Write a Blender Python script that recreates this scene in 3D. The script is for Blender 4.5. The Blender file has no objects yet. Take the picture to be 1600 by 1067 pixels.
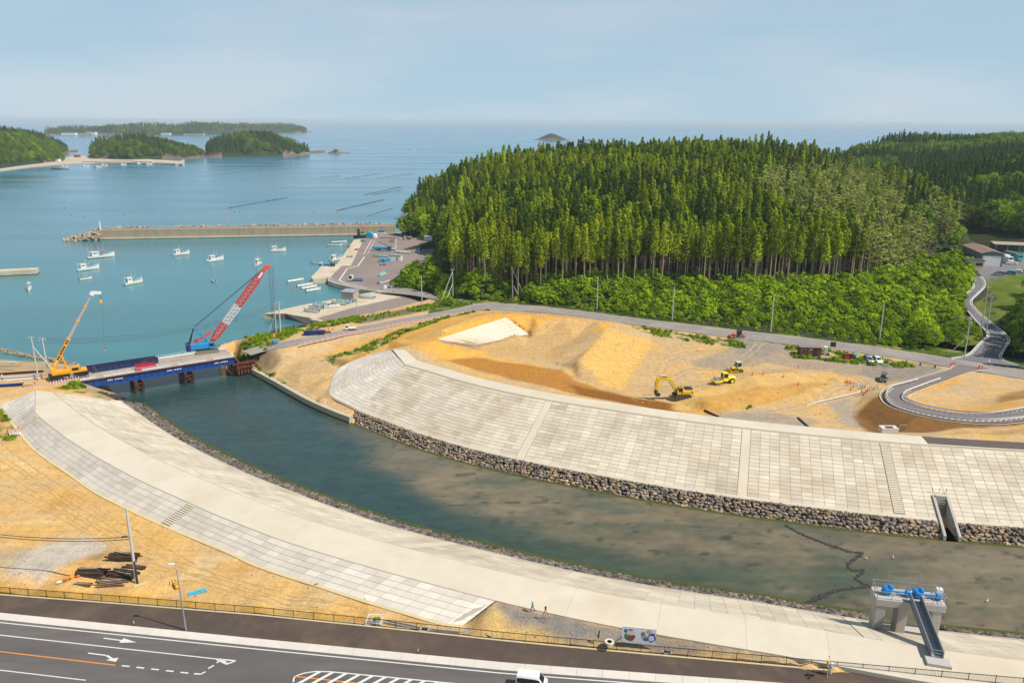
import bpy, bmesh, math, random
import numpy as np
from mathutils import Vector, Matrix, geometry
R=math.radians; PI=math.pi
random.seed(7); rng=np.random.default_rng(11)
SC=bpy.context.scene
COL=bpy.data.collections.new('scene_objects'); SC.collection.children.link(COL)
# ---------------------------------------------------------------- camera
IW,IH,FP=1600.0,1067.0,1200.0          # photograph size and focal length in its pixels
CH=70.0; PITCH=R(16.0); ROLL=R(-0.32)  # drone height over the sea, tilt, roll
cam=bpy.data.cameras.new('camera'); camo=bpy.data.objects.new('camera',cam); COL.objects.link(camo)
cam.sensor_width=36.0; cam.lens=36.0*FP/IW; cam.clip_start=1.0; cam.clip_end=200000.0
camo.location=(0,0,CH)
camo.rotation_euler=(Matrix.Rotation(PI/2-PITCH,3,'X')@Matrix.Rotation(-ROLL,3,'Z')).to_euler()
SC.camera=camo
# ---------------------------------------------------------------- light
SUN_EL=R(52.0); SUN_AZ=math.atan2(0.92,-0.39)     # azimuth from +Y towards +X
wd=bpy.data.worlds.new('World'); SC.world=wd; wd.use_nodes=True
wn=wd.node_tree.nodes; wn.clear()
wo=wn.new('ShaderNodeOutputWorld'); wb=wn.new('ShaderNodeBackground'); ws=wn.new('ShaderNodeTexSky')
ws.sky_type='NISHITA'; ws.sun_disc=False; ws.sun_elevation=SUN_EL; ws.sun_rotation=SUN_AZ
ws.air_density=1.0; ws.dust_density=0.3; ws.ozone_density=1.2; ws.altitude=2500
wb.inputs[1].default_value=0.082
WL=wd.node_tree.links
wtc=wn.new('ShaderNodeTexCoord'); wsx=wn.new('ShaderNodeSeparateXYZ'); WL.new(wtc.outputs['Generated'],wsx.inputs[0])
wmr=wn.new('ShaderNodeMapRange'); wmr.inputs[1].default_value=0.0; wmr.inputs[2].default_value=0.75; wmr.inputs[3].default_value=0.93; wmr.inputs[4].default_value=0.25; WL.new(wsx.outputs['Z'],wmr.inputs[0])   # hazy air, thickest at the horizon
wmp=wn.new('ShaderNodeMapping'); wmp.inputs['Scale'].default_value=(1.2,1.2,6.0); WL.new(wtc.outputs['Generated'],wmp.inputs[0])
wnz=wn.new('ShaderNodeTexNoise'); wnz.inputs['Scale'].default_value=2.2; wnz.inputs['Detail'].default_value=6; WL.new(wmp.outputs[0],wnz.inputs['Vector'])
wcr=wn.new('ShaderNodeMix'); wcr.data_type='RGBA'; wcr.inputs[6].default_value=(4.9,6.9,8.4,1); wcr.inputs[7].default_value=(6.3,7.5,8.6,1)   # thin veil of cloud
wm2=wn.new('ShaderNodeMapRange'); wm2.inputs[1].default_value=.42; wm2.inputs[2].default_value=.64; WL.new(wnz.outputs[0],wm2.inputs[0]); WL.new(wm2.outputs[0],wcr.inputs[0])
wmx=wn.new('ShaderNodeMix'); wmx.data_type='RGBA'; WL.new(wmr.outputs[0],wmx.inputs[0]); WL.new(ws.outputs[0],wmx.inputs[6]); WL.new(wcr.outputs[2],wmx.inputs[7])
WL.new(wmx.outputs[2],wb.inputs[0]); WL.new(wb.outputs[0],wo.inputs[0])
sl=bpy.data.lights.new('sun','SUN'); sl.energy=5.0; sl.angle=R(0.55); sl.color=(1.0,0.95,0.86)
so=bpy.data.objects.new('sun',sl); COL.objects.link(so)
sd=Vector((math.cos(SUN_EL)*math.sin(SUN_AZ),math.cos(SUN_EL)*math.cos(SUN_AZ),math.sin(SUN_EL)))
so.rotation_euler=sd.to_track_quat('Z','Y').to_euler(); so.location=(200,-100,300)
vs=SC.view_settings; vs.view_transform='Standard'; vs.look='None'; vs.exposure=0.12; vs.gamma=1.0; vs.use_curve_mapping=False
SC.render.engine='CYCLES'
cy=SC.cycles; cy.max_bounces=5; cy.diffuse_bounces=2; cy.glossy_bounces=2; cy.transmission_bounces=4; cy.transparent_max_bounces=8; cy.volume_bounces=0
cy.use_denoising=True; cy.caustics_reflective=False; cy.caustics_refractive=False
try: cy.denoiser='OPENIMAGEDENOISE'
except Exception: pass
# ---------------------------------------------------------------- helpers
def P(px,py,z=0.0):
    """point of the place at height z that the photograph shows at pixel px,py"""
    x=px-IW/2; y=py-IH/2
    c,s=math.cos(ROLL),math.sin(ROLL)
    x,y=x*c+y*s,-x*s+y*c
    dy=FP*math.cos(PITCH)-y*math.sin(PITCH); dz=-(y*math.cos(PITCH)+FP*math.sin(PITCH))
    t=(z-CH)/dz
    return Vector((x*t,dy*t,z))
def PY(px,py,Y):
    """point at distance Y in front of the camera seen at pixel px,py"""
    x=px-IW/2; y=py-IH/2
    c,s=math.cos(ROLL),math.sin(ROLL)
    x,y=x*c+y*s,-x*s+y*c
    dy=FP*math.cos(PITCH)-y*math.sin(PITCH); dz=-(y*math.cos(PITCH)+FP*math.sin(PITCH))
    t=Y/dy
    return Vector((x*t,Y,CH+dz*t))
def proj(v):
    X,Y,Z=v[0],v[1],v[2]-CH
    d=Y*math.cos(PITCH)-Z*math.sin(PITCH); u=Y*math.sin(PITCH)+Z*math.cos(PITCH)
    x,y=FP*X/d,-FP*u/d
    c,s=math.cos(ROLL),math.sin(ROLL)
    return (x*c-y*s+IW/2, x*s+y*c+IH/2)
def tag(o,label=None,cat=None,group=None,kind=None):
    if label: o['label']=label
    if cat: o['category']=cat
    if group: o['group']=group
    if kind: o['kind']=kind
    return o
def thing(name,label,cat,loc=(0,0,0),rz=0.0,group=None,sc=1.0):
    o=bpy.data.objects.new(name,None); COL.objects.link(o); o.empty_display_size=0.5
    o.location=loc; o.rotation_euler=(0,0,rz); o.scale=(sc,sc,sc)
    return tag(o,label,cat,group)
def kids(o): return [c for c in COL.objects if c.parent==o]
def copy_tree(o,loc=None,rz=None,label=None,tree=None,sc=None):
    """copy of a thing, its parts and sub-parts; tree caches children lists"""
    c=o.copy(); COL.objects.link(c)
    if loc is not None: c.location=loc
    if rz is not None: c.rotation_euler=(0,0,rz)
    if sc is not None: c.scale=(sc,sc,sc) if not hasattr(sc,'__len__') else sc
    if label: c['label']=label
    for ch in o.children:
        k=ch.copy(); COL.objects.link(k); k.parent=c
        for g in ch.children:
            q=g.copy(); COL.objects.link(q); q.parent=k
    return c
class MB:
    """collects shapes, build() links them as one mesh object"""
    def __init__(s): s.v=[]; s.f=[]; s.m=[]; s.t=[]; s.mi=0; s.tone=0.5; s.X=None
    def add(s,vs,fs):
        n=len(s.v)
        if s.X is not None: vs=[s.X@Vector(v) for v in vs]
        s.v+= [tuple(v) for v in vs]; s.t+=[s.tone]*len(vs)
        for f in fs: s.f.append(tuple(i+n for i in f)); s.m.append(s.mi)
        return s
    def box(s,c,d,rz=0.0,rx=0.0,ry=0.0,bev=0.0,taper=(1,1)):
        hx,hy,hz=d[0]/2,d[1]/2,d[2]/2; tx,ty=taper
        if bev>0:
            b=min(bev,hx*.9,hy*.9,hz*.9); P8=[]
            rings=[(-hz,b),(-hz+b,0),(hz-b,0),(hz,b)]
            vs=[]
            for z,o in rings:
                k=1.0 if z<0 else 0.0
                ax=hx*(tx if z>0 else 1); ay=hy*(ty if z>0 else 1)
                e=b
                for (x,y) in ((-ax+e,-ay+o),(ax-e,-ay+o),(ax-o,-ay+e),(ax-o,ay-e),(ax-e,ay-o),(-ax+e,ay-o),(-ax+o,ay-e),(-ax+o,-ay+e)):
                    vs.append((x,y,z))
            fs=[tuple(range(7,-1,-1)),tuple(range(24,32))]
            for r in range(3):
                for i in range(8): fs.append((r*8+i,r*8+(i+1)%8,r*8+8+(i+1)%8,r*8+8+i))
        else:
            vs=[(-hx,-hy,-hz),(hx,-hy,-hz),(hx,hy,-hz),(-hx,hy,-hz),(-hx*tx,-hy*ty,hz),(hx*tx,-hy*ty,hz),(hx*tx,hy*ty,hz),(-hx*tx,hy*ty,hz)]
            fs=[(0,3,2,1),(4,5,6,7),(0,1,5,4),(1,2,6,5),(2,3,7,6),(3,0,4,7)]
        M=Matrix.Translation(Vector(c))@Matrix.Rotation(rz,4,'Z')@Matrix.Rotation(ry,4,'Y')@Matrix.Rotation(rx,4,'X')
        return s.add([M@Vector(v) for v in vs],fs)
    def beam(s,a,b,w,h=None,up=(0,0,1)):
        a,b=Vector(a),Vector(b); h=w if h is None else h
        d=(b-a); L=d.length
        if L<1e-6: return s
        d/=L; u=Vector(up)
        if abs(d.dot(u))>.99: u=Vector((1,0,0))
        x=d.cross(u).normalized(); u=x.cross(d)
        vs=[]
        for p in (a,b):
            for i,j in ((-1,-1),(1,-1),(1,1),(-1,1)): vs.append(p+x*(w/2*i)+u*(h/2*j))
        return s.add(vs,[(0,1,2,3),(4,7,6,5),(0,4,5,1),(1,5,6,2),(2,6,7,3),(3,7,4,0)])
    def tube(s,a,b,r0,r1=None,n=8,cap=True):
        a,b=Vector(a),Vector(b); r1=r0 if r1 is None else r1
        d=(b-a); L=d.length
        if L<1e-6: return s
        d/=L; u=Vector((0,0,1)) if abs(d.z)<.95 else Vector((1,0,0))
        x=d.cross(u).normalized(); y=x.cross(d)
        vs=[]
        for p,r in ((a,r0),(b,r1)):
            for i in range(n):
                t=2*PI*i/n; vs.append(p+x*(r*math.cos(t))+y*(r*math.sin(t)))
        fs=[(i,i+n,(i+1)%n+n,(i+1)%n) for i in range(n)]
        if cap: fs+=[tuple(range(n)),tuple(range(2*n-1,n-1,-1))]
        return s.add(vs,fs)
    def path(s,pts,r,n=6):
        for a,b in zip(pts[:-1],pts[1:]): s.tube(a,b,r,r,n)
        return s
    def lathe(s,c,prof,n=12,axis='Z'):
        vs=[]
        for r,z in prof:
            for i in range(n):
                t=2*PI*i/n; p=(r*math.cos(t),r*math.sin(t),z)
                if axis=='Y': p=(p[0],p[2],p[1])
                if axis=='X': p=(p[2],p[0],p[1])
                vs.append((p[0]+c[0],p[1]+c[1],p[2]+c[2]))
        fs=[]
        for k in range(len(prof)-1):
            for i in range(n): fs.append((k*n+i,k*n+(i+1)%n,(k+1)*n+(i+1)%n,(k+1)*n+i))
        fs+=[tuple(range(n-1,-1,-1)),tuple(range((len(prof)-1)*n,len(prof)*n))]
        return s.add(vs,fs)
    def prism(s,poly,z0,z1):
        n=len(poly)
        g=lambda z,i:(z(i) if callable(z) else z)
        vs=[(p[0],p[1],g(z0,i)) for i,p in enumerate(poly)]+[(p[0],p[1],g(z1,i)) for i,p in enumerate(poly)]
        return s.add(vs,[tuple(range(n-1,-1,-1)),tuple(range(n,2*n))]+[(i,(i+1)%n,(i+1)%n+n,i+n) for i in range(n)])
    def extrude(s,prof,y0,y1):
        """profile in x,z pushed along y"""
        n=len(prof)
        vs=[(p[0],y0,p[1]) for p in prof]+[(p[0],y1,p[1]) for p in prof]
        return s.add(vs,[tuple(range(n)),tuple(range(2*n-1,n-1,-1))]+[(i,i+n,(i+1)%n+n,(i+1)%n) for i in range(n)])
    def ball(s,c,r,n=8,m=5,sq=(1,1,1)):
        vs=[];fs=[]
        for j in range(m+1):
            ph=PI*j/m
            for i in range(n):
                t=2*PI*i/n; vs.append((c[0]+r*sq[0]*math.sin(ph)*math.cos(t),c[1]+r*sq[1]*math.sin(ph)*math.sin(t),c[2]+r*sq[2]*math.cos(ph)))
        for j in range(m):
            for i in range(n): fs.append((j*n+i,j*n+n+i,j*n+n+(i+1)%n,j*n+(i+1)%n))
        return s.add(vs,fs)
    def mesh(s,name,mats,smooth=False):
        me=bpy.data.meshes.new(name); me.from_pydata(s.v,[],s.f)
        if not isinstance(mats,(list,tuple)): mats=[mats]
        for m in mats: me.materials.append(m)
        if len(mats)>1: me.polygons.foreach_set('material_index',s.m)
        a=me.attributes.new('tone','FLOAT','POINT'); a.data.foreach_set('value',np.array(s.t,dtype=np.float32))
        if smooth: me.polygons.foreach_set('use_smooth',[True]*len(s.f))
        me.update(); return me
    def build(s,name,mats,parent=None,smooth=False,loc=None,rz=None):
        o=bpy.data.objects.new(name,s.mesh(name,mats,smooth)); COL.objects.link(o)
        if parent is not None: o.parent=parent
        if loc is not None: o.location=loc
        if rz is not None: o.rotation_euler=(0,0,rz)
        return o
def obj(name,me,parent=None,loc=None,rz=None):
    o=bpy.data.objects.new(name,me); COL.objects.link(o)
    if parent is not None: o.parent=parent
    if loc is not None: o.location=loc
    if rz is not None: o.rotation_euler=(0,0,rz)
    return o
def one(name,fn,mats,parent=None,smooth=False,loc=None,rz=None):
    b=MB(); fn(b); return b.build(name,mats,parent,smooth,loc,rz)
# ---------------------------------------------------------------- materials
MATS={}
def mat(name,col,rough=0.8,var=0.12,scale=1.5,metal=0.0,bump=0.0,bscale=8.0,tone=0.0,objrand=0.0,spec=0.4,scale2=None,col2=None,mix2=0.5,world=False,trans=0.0,coat=0.0,stretch=None,attr=None,emit=None):
    if name in MATS: return MATS[name]
    m=bpy.data.materials.new(name); m.use_nodes=True; nt=m.node_tree; N=nt.nodes; L=nt.links
    b=N['Principled BSDF']; b.inputs['Roughness'].default_value=rough; b.inputs['Metallic'].default_value=metal
    b.inputs['Specular IOR Level'].default_value=spec
    if coat: b.inputs['Coat Weight'].default_value=coat; b.inputs['Coat Roughness'].default_value=0.08
    if world:
        g=N.new('ShaderNodeNewGeometry'); co=g.outputs['Position']
    else:
        g=N.new('ShaderNodeTexCoord'); co=g.outputs['Object']
    if stretch:
        mp=N.new('ShaderNodeMapping'); mp.inputs['Scale'].default_value=stretch; L.new(co,mp.inputs[0]); co=mp.outputs[0]
    nz=N.new('ShaderNodeTexNoise'); nz.inputs['Scale'].default_value=scale; nz.inputs['Detail'].default_value=5; nz.inputs['Roughness'].default_value=.65
    L.new(co,nz.inputs['Vector'])
    def rgb(c):
        r=N.new('ShaderNodeRGB'); r.outputs[0].default_value=(c[0],c[1],c[2],1); return r.outputs[0]
    if attr:
        a=N.new('ShaderNodeAttribute'); a.attribute_name=attr; base=a.outputs['Color']
    else: base=rgb(col)
    if col2 is not None:
        n2=N.new('ShaderNodeTexNoise'); n2.inputs['Scale'].default_value=scale2 or scale*.3; n2.inputs['Detail'].default_value=6; n2.inputs['Roughness'].default_value=.6
        L.new(co,n2.inputs['Vector'])
        rp=N.new('ShaderNodeMapRange'); rp.inputs[1].default_value=mix2-.12; rp.inputs[2].default_value=mix2+.12; L.new(n2.outputs[0],rp.inputs[0])
        mx=N.new('ShaderNodeMix'); mx.data_type='RGBA'; L.new(rp.outputs[0],mx.inputs[0]); L.new(base,mx.inputs[6]); L.new(rgb(col2),mx.inputs[7]); base=mx.outputs[2]
    # brightness factor 1 + var*(noise-.5)*2 + tone*(t-.5)*2 + objrand*(r-.5)*2
    f=N.new('ShaderNodeMapRange'); f.inputs[1].default_value=.25; f.inputs[2].default_value=.75; f.inputs[3].default_value=1-var; f.inputs[4].default_value=1+var; f.clamp=True
    L.new(nz.outputs[0],f.inputs[0]); fac=f.outputs[0]
    def mulrange(src,amt,fac):
        q=N.new('ShaderNodeMapRange'); q.inputs[3].default_value=1-amt; q.inputs[4].default_value=1+amt; L.new(src,q.inputs[0])
        k=N.new('ShaderNodeMath'); k.operation='MULTIPLY'; L.new(fac,k.inputs[0]); L.new(q.outputs[0],k.inputs[1]); return k.outputs[0]
    if tone:
        a=N.new('ShaderNodeAttribute'); a.attribute_name='tone'; fac=mulrange(a.outputs['Fac'],tone,fac)
    if objrand:
        a=N.new('ShaderNodeObjectInfo'); fac=mulrange(a.outputs['Random'],objrand,fac)
    vm=N.new('ShaderNodeVectorMath'); vm.operation='SCALE'; L.new(base,vm.inputs[0]); L.new(fac,vm.inputs['Scale'])
    L.new(vm.outputs[0],b.inputs['Base Color'])
    if bump:
        bn=N.new('ShaderNodeTexNoise'); bn.inputs['Scale'].default_value=bscale; bn.inputs['Detail'].default_value=4; L.new(co,bn.inputs['Vector'])
        bp=N.new('ShaderNodeBump'); bp.inputs['Strength'].default_value=bump; bp.inputs['Distance'].default_value=.1; L.new(bn.outputs[0],bp.inputs['Height']); L.new(bp.outputs[0],b.inputs['Normal'])
    if emit:
        b.inputs['Emission Color'].default_value=(*emit[:3],1); b.inputs['Emission Strength'].default_value=emit[3]
    MATS[name]=m; return m
def paint(name,col,rough=0.4,**k): return mat(name,col,rough,var=k.pop('var',.08),scale=k.pop('scale',2.0),**k)
# ---------------------------------------------------------------- numpy noise and terrain
def vnoise(x,y,seed=0):
    xi=np.floor(x).astype(np.int64); yi=np.floor(y).astype(np.int64); xf=x-xi; yf=y-yi
    def h(a,b):
        n=(a*374761393+b*668265263+seed*982451653)&0x7fffffff
        n=((n^(n>>13))*1274126177)&0x7fffffff
        return ((n^(n>>16))&0xffff)/65535.0
    u=xf*xf*(3-2*xf); v=yf*yf*(3-2*yf)
    return (h(xi,yi)*(1-u)+h(xi+1,yi)*u)*(1-v)+(h(xi,yi+1)*(1-u)+h(xi+1,yi+1)*u)*v
def fbm(x,y,seed=0,o=4):
    s=0;a=.5
    for k in range(o): s=s+a*vnoise(x*2**k,y*2**k,seed+k); a*=.5
    return s/(1-.5**o)
def dens(pts,step=2.0):
    out=[]
    for a,b in zip(pts[:-1],pts[1:]):
        a,b=Vector(a),Vector(b); n=max(1,int((b-a).length/step))
        out+= [a.lerp(b,i/n) for i in range(n)]
    out.append(Vector(pts[-1])); return out
def smooth_line(pts,step=2.0):
    """Catmull-Rom through points, resampled"""
    pts=[Vector(p) for p in pts]; q=[pts[0]*2-pts[1]]+pts+[pts[-1]*2-pts[-2]]
    out=[]
    for i in range(1,len(q)-2):
        p0,p1,p2,p3=q[i-1:i+3]; n=max(2,int((p2-p1).length/step*2))
        for k in range(n):
            t=k/n
            out.append(.5*((2*p1)+(p2-p0)*t+(2*p0-5*p1+4*p2-p3)*t*t+(3*p1-p0-3*p2+p3)*t**3))
    out.append(pts[-1])
    # resample
    L=[0]
    for a,b in zip(out[:-1],out[1:]): L.append(L[-1]+(b-a).length)
    n=max(2,int(round(L[-1]/step))); res=[]; j=0
    for k in range(n+1):
        t=L[-1]*k/n
        while j<len(L)-2 and L[j+1]<t: j+=1
        f=(t-L[j])/max(1e-9,L[j+1]-L[j]); res.append(out[j].lerp(out[j+1],min(1,f)))
    return res
def resample(pts,n):
    pts=[Vector(p) for p in pts]; L=[0]
    for a,b in zip(pts[:-1],pts[1:]): L.append(L[-1]+(b-a).length)
    res=[]; j=0
    for k in range(n+1):
        t=L[-1]*k/n
        while j<len(L)-2 and L[j+1]<t: j+=1
        f=(t-L[j])/max(1e-9,L[j+1]-L[j]); res.append(pts[j].lerp(pts[j+1],min(1,f)))
    return res
def PL(l,z=None): return [P(p[0],p[1],p[2] if len(p)>2 else z) for p in l]
def hgrid(ctrl,x0,x1,y0,y1,step,fill=-4.0):
    """height grid interpolated over a Delaunay mesh of control points"""
    nx=int((x1-x0)/step)+1; ny=int((y1-y0)/step)+1
    xs=x0+np.arange(nx)*step; ys=y0+np.arange(ny)*step
    Z=np.full((ny,nx),float(fill))
    seen={}
    for c in ctrl: seen[(round(c[0],1),round(c[1],1))]=c
    C=list(seen.values())
    r=geometry.delaunay_2d_cdt([Vector((c[0],c[1])) for c in C],[],[],0,1e-4)
    V,F,OV=r[0],r[2],r[3]
    zz=[C[o[0]][2] if o else 0 for o in OV]
    for f in F:
        (ax,ay),(bx,by),(cx,cy_)=[V[i] for i in f]; za,zb,zc=[zz[i] for i in f]
        i0=max(0,int(math.ceil((min(ax,bx,cx)-x0)/step))); i1=min(nx-1,int((max(ax,bx,cx)-x0)/step))
        j0=max(0,int(math.ceil((min(ay,by,cy_)-y0)/step))); j1=min(ny-1,int((max(ay,by,cy_)-y0)/step))
        if i1<i0 or j1<j0: continue
        X,Y=np.meshgrid(xs[i0:i1+1],ys[j0:j1+1])
        d=(by-cy_)*(ax-cx)+(cx-bx)*(ay-cy_)
        if abs(d)<1e-9: continue
        u=((by-cy_)*(X-cx)+(cx-bx)*(Y-cy_))/d; v=((cy_-ay)*(X-cx)+(ax-cx)*(Y-cy_))/d; w=1-u-v
        m=(u>=-1e-6)&(v>=-1e-6)&(w>=-1e-6)
        sub=Z[j0:j1+1,i0:i1+1]; sub[m]=(u*za+v*zb+w*zc)[m]
    return xs,ys,Z
def inpoly(X,Y,poly):
    m=np.zeros(X.shape,bool); n=len(poly)
    for i in range(n):
        x1,y1=poly[i][0],poly[i][1]; x2,y2=poly[(i+1)%n][0],poly[(i+1)%n][1]
        if y1==y2: continue
        c=((y1>Y)!=(y2>Y))&(X<(x2-x1)*(Y-y1)/(y2-y1)+x1); m^=c
    return m
def blur(A,k=1):
    for _ in range(k):
        B=np.pad(A,1,mode='edge'); A=(B[1:-1,1:-1]*2+B[:-2,1:-1]+B[2:,1:-1]+B[1:-1,:-2]+B[1:-1,2:])/6
    return A
def grid_mesh(name,xs,ys,Z,material,cols=None,keep=None,parent=None):
    ny,nx=Z.shape; X,Y=np.meshgrid(xs,ys)
    V=np.stack([X,Y,Z],-1).reshape(-1,3)
    i=np.arange(nx*ny).reshape(ny,nx)
    F=np.stack([i[:-1,:-1],i[:-1,1:],i[1:,1:],i[1:,:-1]],-1).reshape(-1,4)
    if keep is not None:
        k=(keep[:-1,:-1]|keep[:-1,1:]|keep[1:,1:]|keep[1:,:-1]).reshape(-1); F=F[k]
        used=np.zeros(len(V),bool); used[F.reshape(-1)]=True
        remap=np.cumsum(used)-1; V=V[used]; F=remap[F]
        if cols is not None: cols=cols.reshape(-1,3)[used]
    me=bpy.data.meshes.new(name)
    me.vertices.add(len(V)); me.vertices.foreach_set('co',V.astype(np.float32).reshape(-1))
    me.loops.add(len(F)*4); me.loops.foreach_set('vertex_index',F.reshape(-1).astype(np.int32))
    me.polygons.add(len(F)); me.polygons.foreach_set('loop_start',np.arange(len(F),dtype=np.int32)*4)
    me.polygons.foreach_set('use_smooth',np.ones(len(F),bool))
    if cols is not None:
        a=me.attributes.new('gcol','FLOAT_COLOR','POINT'); c=np.ones((len(V),4),np.float32); c[:,:3]=cols.reshape(-1,3); a.data.foreach_set('color',c.reshape(-1))
    me.materials.append(material); me.update(calc_edges=True); me.validate()
    return obj(name,me,parent)
def zat(G,x,y):
    xs,ys,Z=G; fx=(x-xs[0])/(xs[1]-xs[0]); fy=(y-ys[0])/(ys[1]-ys[0])
    i=int(min(max(fx,0),len(xs)-2)); j=int(min(max(fy,0),len(ys)-2)); u=min(max(fx-i,0),1); v=min(max(fy-j,0),1)
    return float((Z[j,i]*(1-u)+Z[j,i+1]*u)*(1-v)+(Z[j+1,i]*(1-u)+Z[j+1,i+1]*u)*v)
def onto(G,px,py,z=5.0,it=8):
    """ground point of terrain G seen at pixel"""
    for _ in range(it):
        p=P(px,py,z); z=.5*z+.5*zat(G,p.x,p.y)
    p=P(px,py,z); p.z=zat(G,p.x,p.y); return p
def ribbon(b,left,right,lift=0.0,thick=0.0):
    n=len(left); vs=[]
    for l,r in zip(left,right): vs+= [(l[0],l[1],l[2]+lift),(r[0],r[1],r[2]+lift)]
    fs=[(2*i,2*i+1,2*i+3,2*i+2) for i in range(n-1)]
    if thick:
        m=len(vs); vs+=[(v[0],v[1],v[2]-thick) for v in vs]
        fs+=[(2*i+m,2*i,2*i+2,2*i+2+m) for i in range(n-1)]+[(2*i+1,2*i+1+m,2*i+3+m,2*i+3) for i in range(n-1)]
        fs+=[(0,m,m+1,1),(2*n-2,2*n-1,2*n-1+m,2*n-2+m)]
    b.add(vs,fs); return b
def offset(line,d):
    """horizontal offset of a line, + to the left of travel"""
    out=[]
    for i,p in enumerate(line):
        a=line[max(0,i-1)]; c=line[min(len(line)-1,i+1)]; t=Vector((c[0]-a[0],c[1]-a[1],0)).normalized()
        out.append(Vector((p[0]-t.y*d,p[1]+t.x*d,p[2])))
    return out
# ================================================================ water
def S(r,g,b,k=0.75):
    f=lambda c:((c/255.0)/12.92 if c/255.0<=.04045 else ((c/255.0+.055)/1.055)**2.4)*k
    return (f(r),f(g),f(b))
def ip(poly,z=0.0): return [P(x,y,z) for x,y in poly]
def lerp3(a,b,t):
    t=np.asarray(t)[...,None]; return np.asarray(a)*(1-t)+np.asarray(b)*t
def water_material():
    m=bpy.data.materials.new('water'); m.use_nodes=True; N=m.node_tree.nodes; L=m.node_tree.links; b=N['Principled BSDF']
    a=N.new('ShaderNodeAttribute'); a.attribute_name='gcol'
    g=N.new('ShaderNodeNewGeometry')
    mp=N.new('ShaderNodeMapping'); mp.inputs['Scale'].default_value=(.004,.02,.01); mp.inputs['Rotation'].default_value=(0,0,R(-6)); L.new(g.outputs['Position'],mp.inputs[0])
    n1=N.new('ShaderNodeTexNoise'); n1.inputs['Scale'].default_value=1.0; n1.inputs['Detail'].default_value=7; L.new(mp.outputs[0],n1.inputs['Vector'])
    mr=N.new('ShaderNodeMapRange'); mr.inputs[1].default_value=.3; mr.inputs[2].default_value=.7; mr.inputs[3].default_value=.86; mr.inputs[4].default_value=1.14; L.new(n1.outputs[0],mr.inputs[0])
    vm=N.new('ShaderNodeVectorMath'); vm.operation='SCALE'; L.new(a.outputs['Color'],vm.inputs[0]); L.new(mr.outputs[0],vm.inputs['Scale']); L.new(vm.outputs[0],b.inputs['Base Color'])
    rr=N.new('ShaderNodeMapRange'); rr.inputs[1].default_value=.35; rr.inputs[2].default_value=.65; rr.inputs[3].default_value=.10; rr.inputs[4].default_value=.24; L.new(n1.outputs[0],rr.inputs[0]); L.new(rr.outputs[0],b.inputs['Roughness'])
    b.inputs['IOR'].default_value=1.33
    m2=N.new('ShaderNodeMapping'); m2.inputs['Scale'].default_value=(.35,.8,.5); m2.inputs['Rotation'].default_value=(0,0,R(20)); L.new(g.outputs['Position'],m2.inputs[0])
    n2=N.new('ShaderNodeTexNoise'); n2.inputs['Scale'].default_value=1.6; n2.inputs['Detail'].default_value=5; L.new(m2.outputs[0],n2.inputs['Vector'])
    bp=N.new('ShaderNodeBump'); bp.inputs['Strength'].default_value=.22; bp.inputs['Distance'].default_value=.25; L.new(n2.outputs[0],bp.inputs['Height']); L.new(bp.outputs[0],b.inputs['Normal'])
    return m
WATER=water_material()
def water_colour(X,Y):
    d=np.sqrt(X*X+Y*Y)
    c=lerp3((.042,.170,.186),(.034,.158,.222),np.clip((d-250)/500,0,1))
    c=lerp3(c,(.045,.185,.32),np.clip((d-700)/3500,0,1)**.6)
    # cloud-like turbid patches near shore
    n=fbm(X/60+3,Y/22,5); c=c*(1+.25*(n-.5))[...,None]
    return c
RX0,RX1,RY0,RY1=-190.0,190.0,60.0,214.0
def river():
    st=.6; xs=np.arange(RX0,RX1+.01,st); xs[-1]=RX1; ys=np.arange(RY0,RY1+.01,st); ys[-1]=RY1
    X,Y=np.meshgrid(xs,ys)
    c=water_colour(X,Y)
    # shallow mud of the tidal river, upstream to the right; deeper green channel along the near bank
    mudline=ip([(330,560),(420,640),(500,650),(540,690),(600,728),(650,758),(700,792),(760,806),(850,822),(930,852),(1000,872),(1060,862),(1100,876),(1150,893),(1200,918),(1280,905),(1330,860),(1345,885),(1395,908),(1340,915),(1290,935),(1290,1000),(1700,1060),(1700,700),(1200,700),(900,650),(600,600)])
    w=fbm(X/14,Y/5,9,5)
    wx=X+(fbm(X/9,Y/6,3)-.5)*14; wy=Y+(fbm(X/9,Y/6,4)-.5)*9
    m=blur(inpoly(wx,wy,mudline).astype(float),22)*np.clip(.55+.9*fbm(X/5,Y/2.2,91,5),0,1)
    la,lb2=P(120,600,0),P(372,560,0); ld=(lb2-la).normalized(); sd_=-(X-la.x)*(-ld.y)-(Y-la.y)*ld.x; ent=np.clip((sd_+6+(w-.5)*22)/16,0,1)   # river water starts at the bridge
    deep=lerp3((.046,.064,.042),(.086,.094,.054),np.clip((w-.4)*3,0,1))
    rivc=lerp3((.024,.052,.048),deep,np.clip((X+20)/30,0,1))
    mud=lerp3((.175,.138,.082),(.115,.100,.062),np.clip((fbm(X/7,Y/3,21,5)-.38)*3.2,0,1))
    mud=lerp3(mud,(.20,.15,.092),np.clip((X-62)/30,0,1)*.55)
    k=fbm(X/2.2,Y/1.3,33,4); spots=np.clip((k-.66)*9,0,1); mud=mud*(1-.55*spots)[...,None]
    streak=np.clip((fbm(X/18+5,Y/4,41,4)-.55)*5,0,1)*np.clip((X+25)/20,0,1); mud=lerp3(mud,(.060,.080,.050),streak*.6)
    rivc=lerp3(rivc,mud,m*np.clip((X+48)/28,0,1)*.92)
    rivc=rivc*(1+.55*(fbm(X/1.6,Y/.9,93,4)-.5)+.35*(fbm(X/6,Y/1.6,95,5)-.5))[...,None]
    c=lerp3(c,rivc,ent)
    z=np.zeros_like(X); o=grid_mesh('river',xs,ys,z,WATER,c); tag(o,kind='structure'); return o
river()
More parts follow.
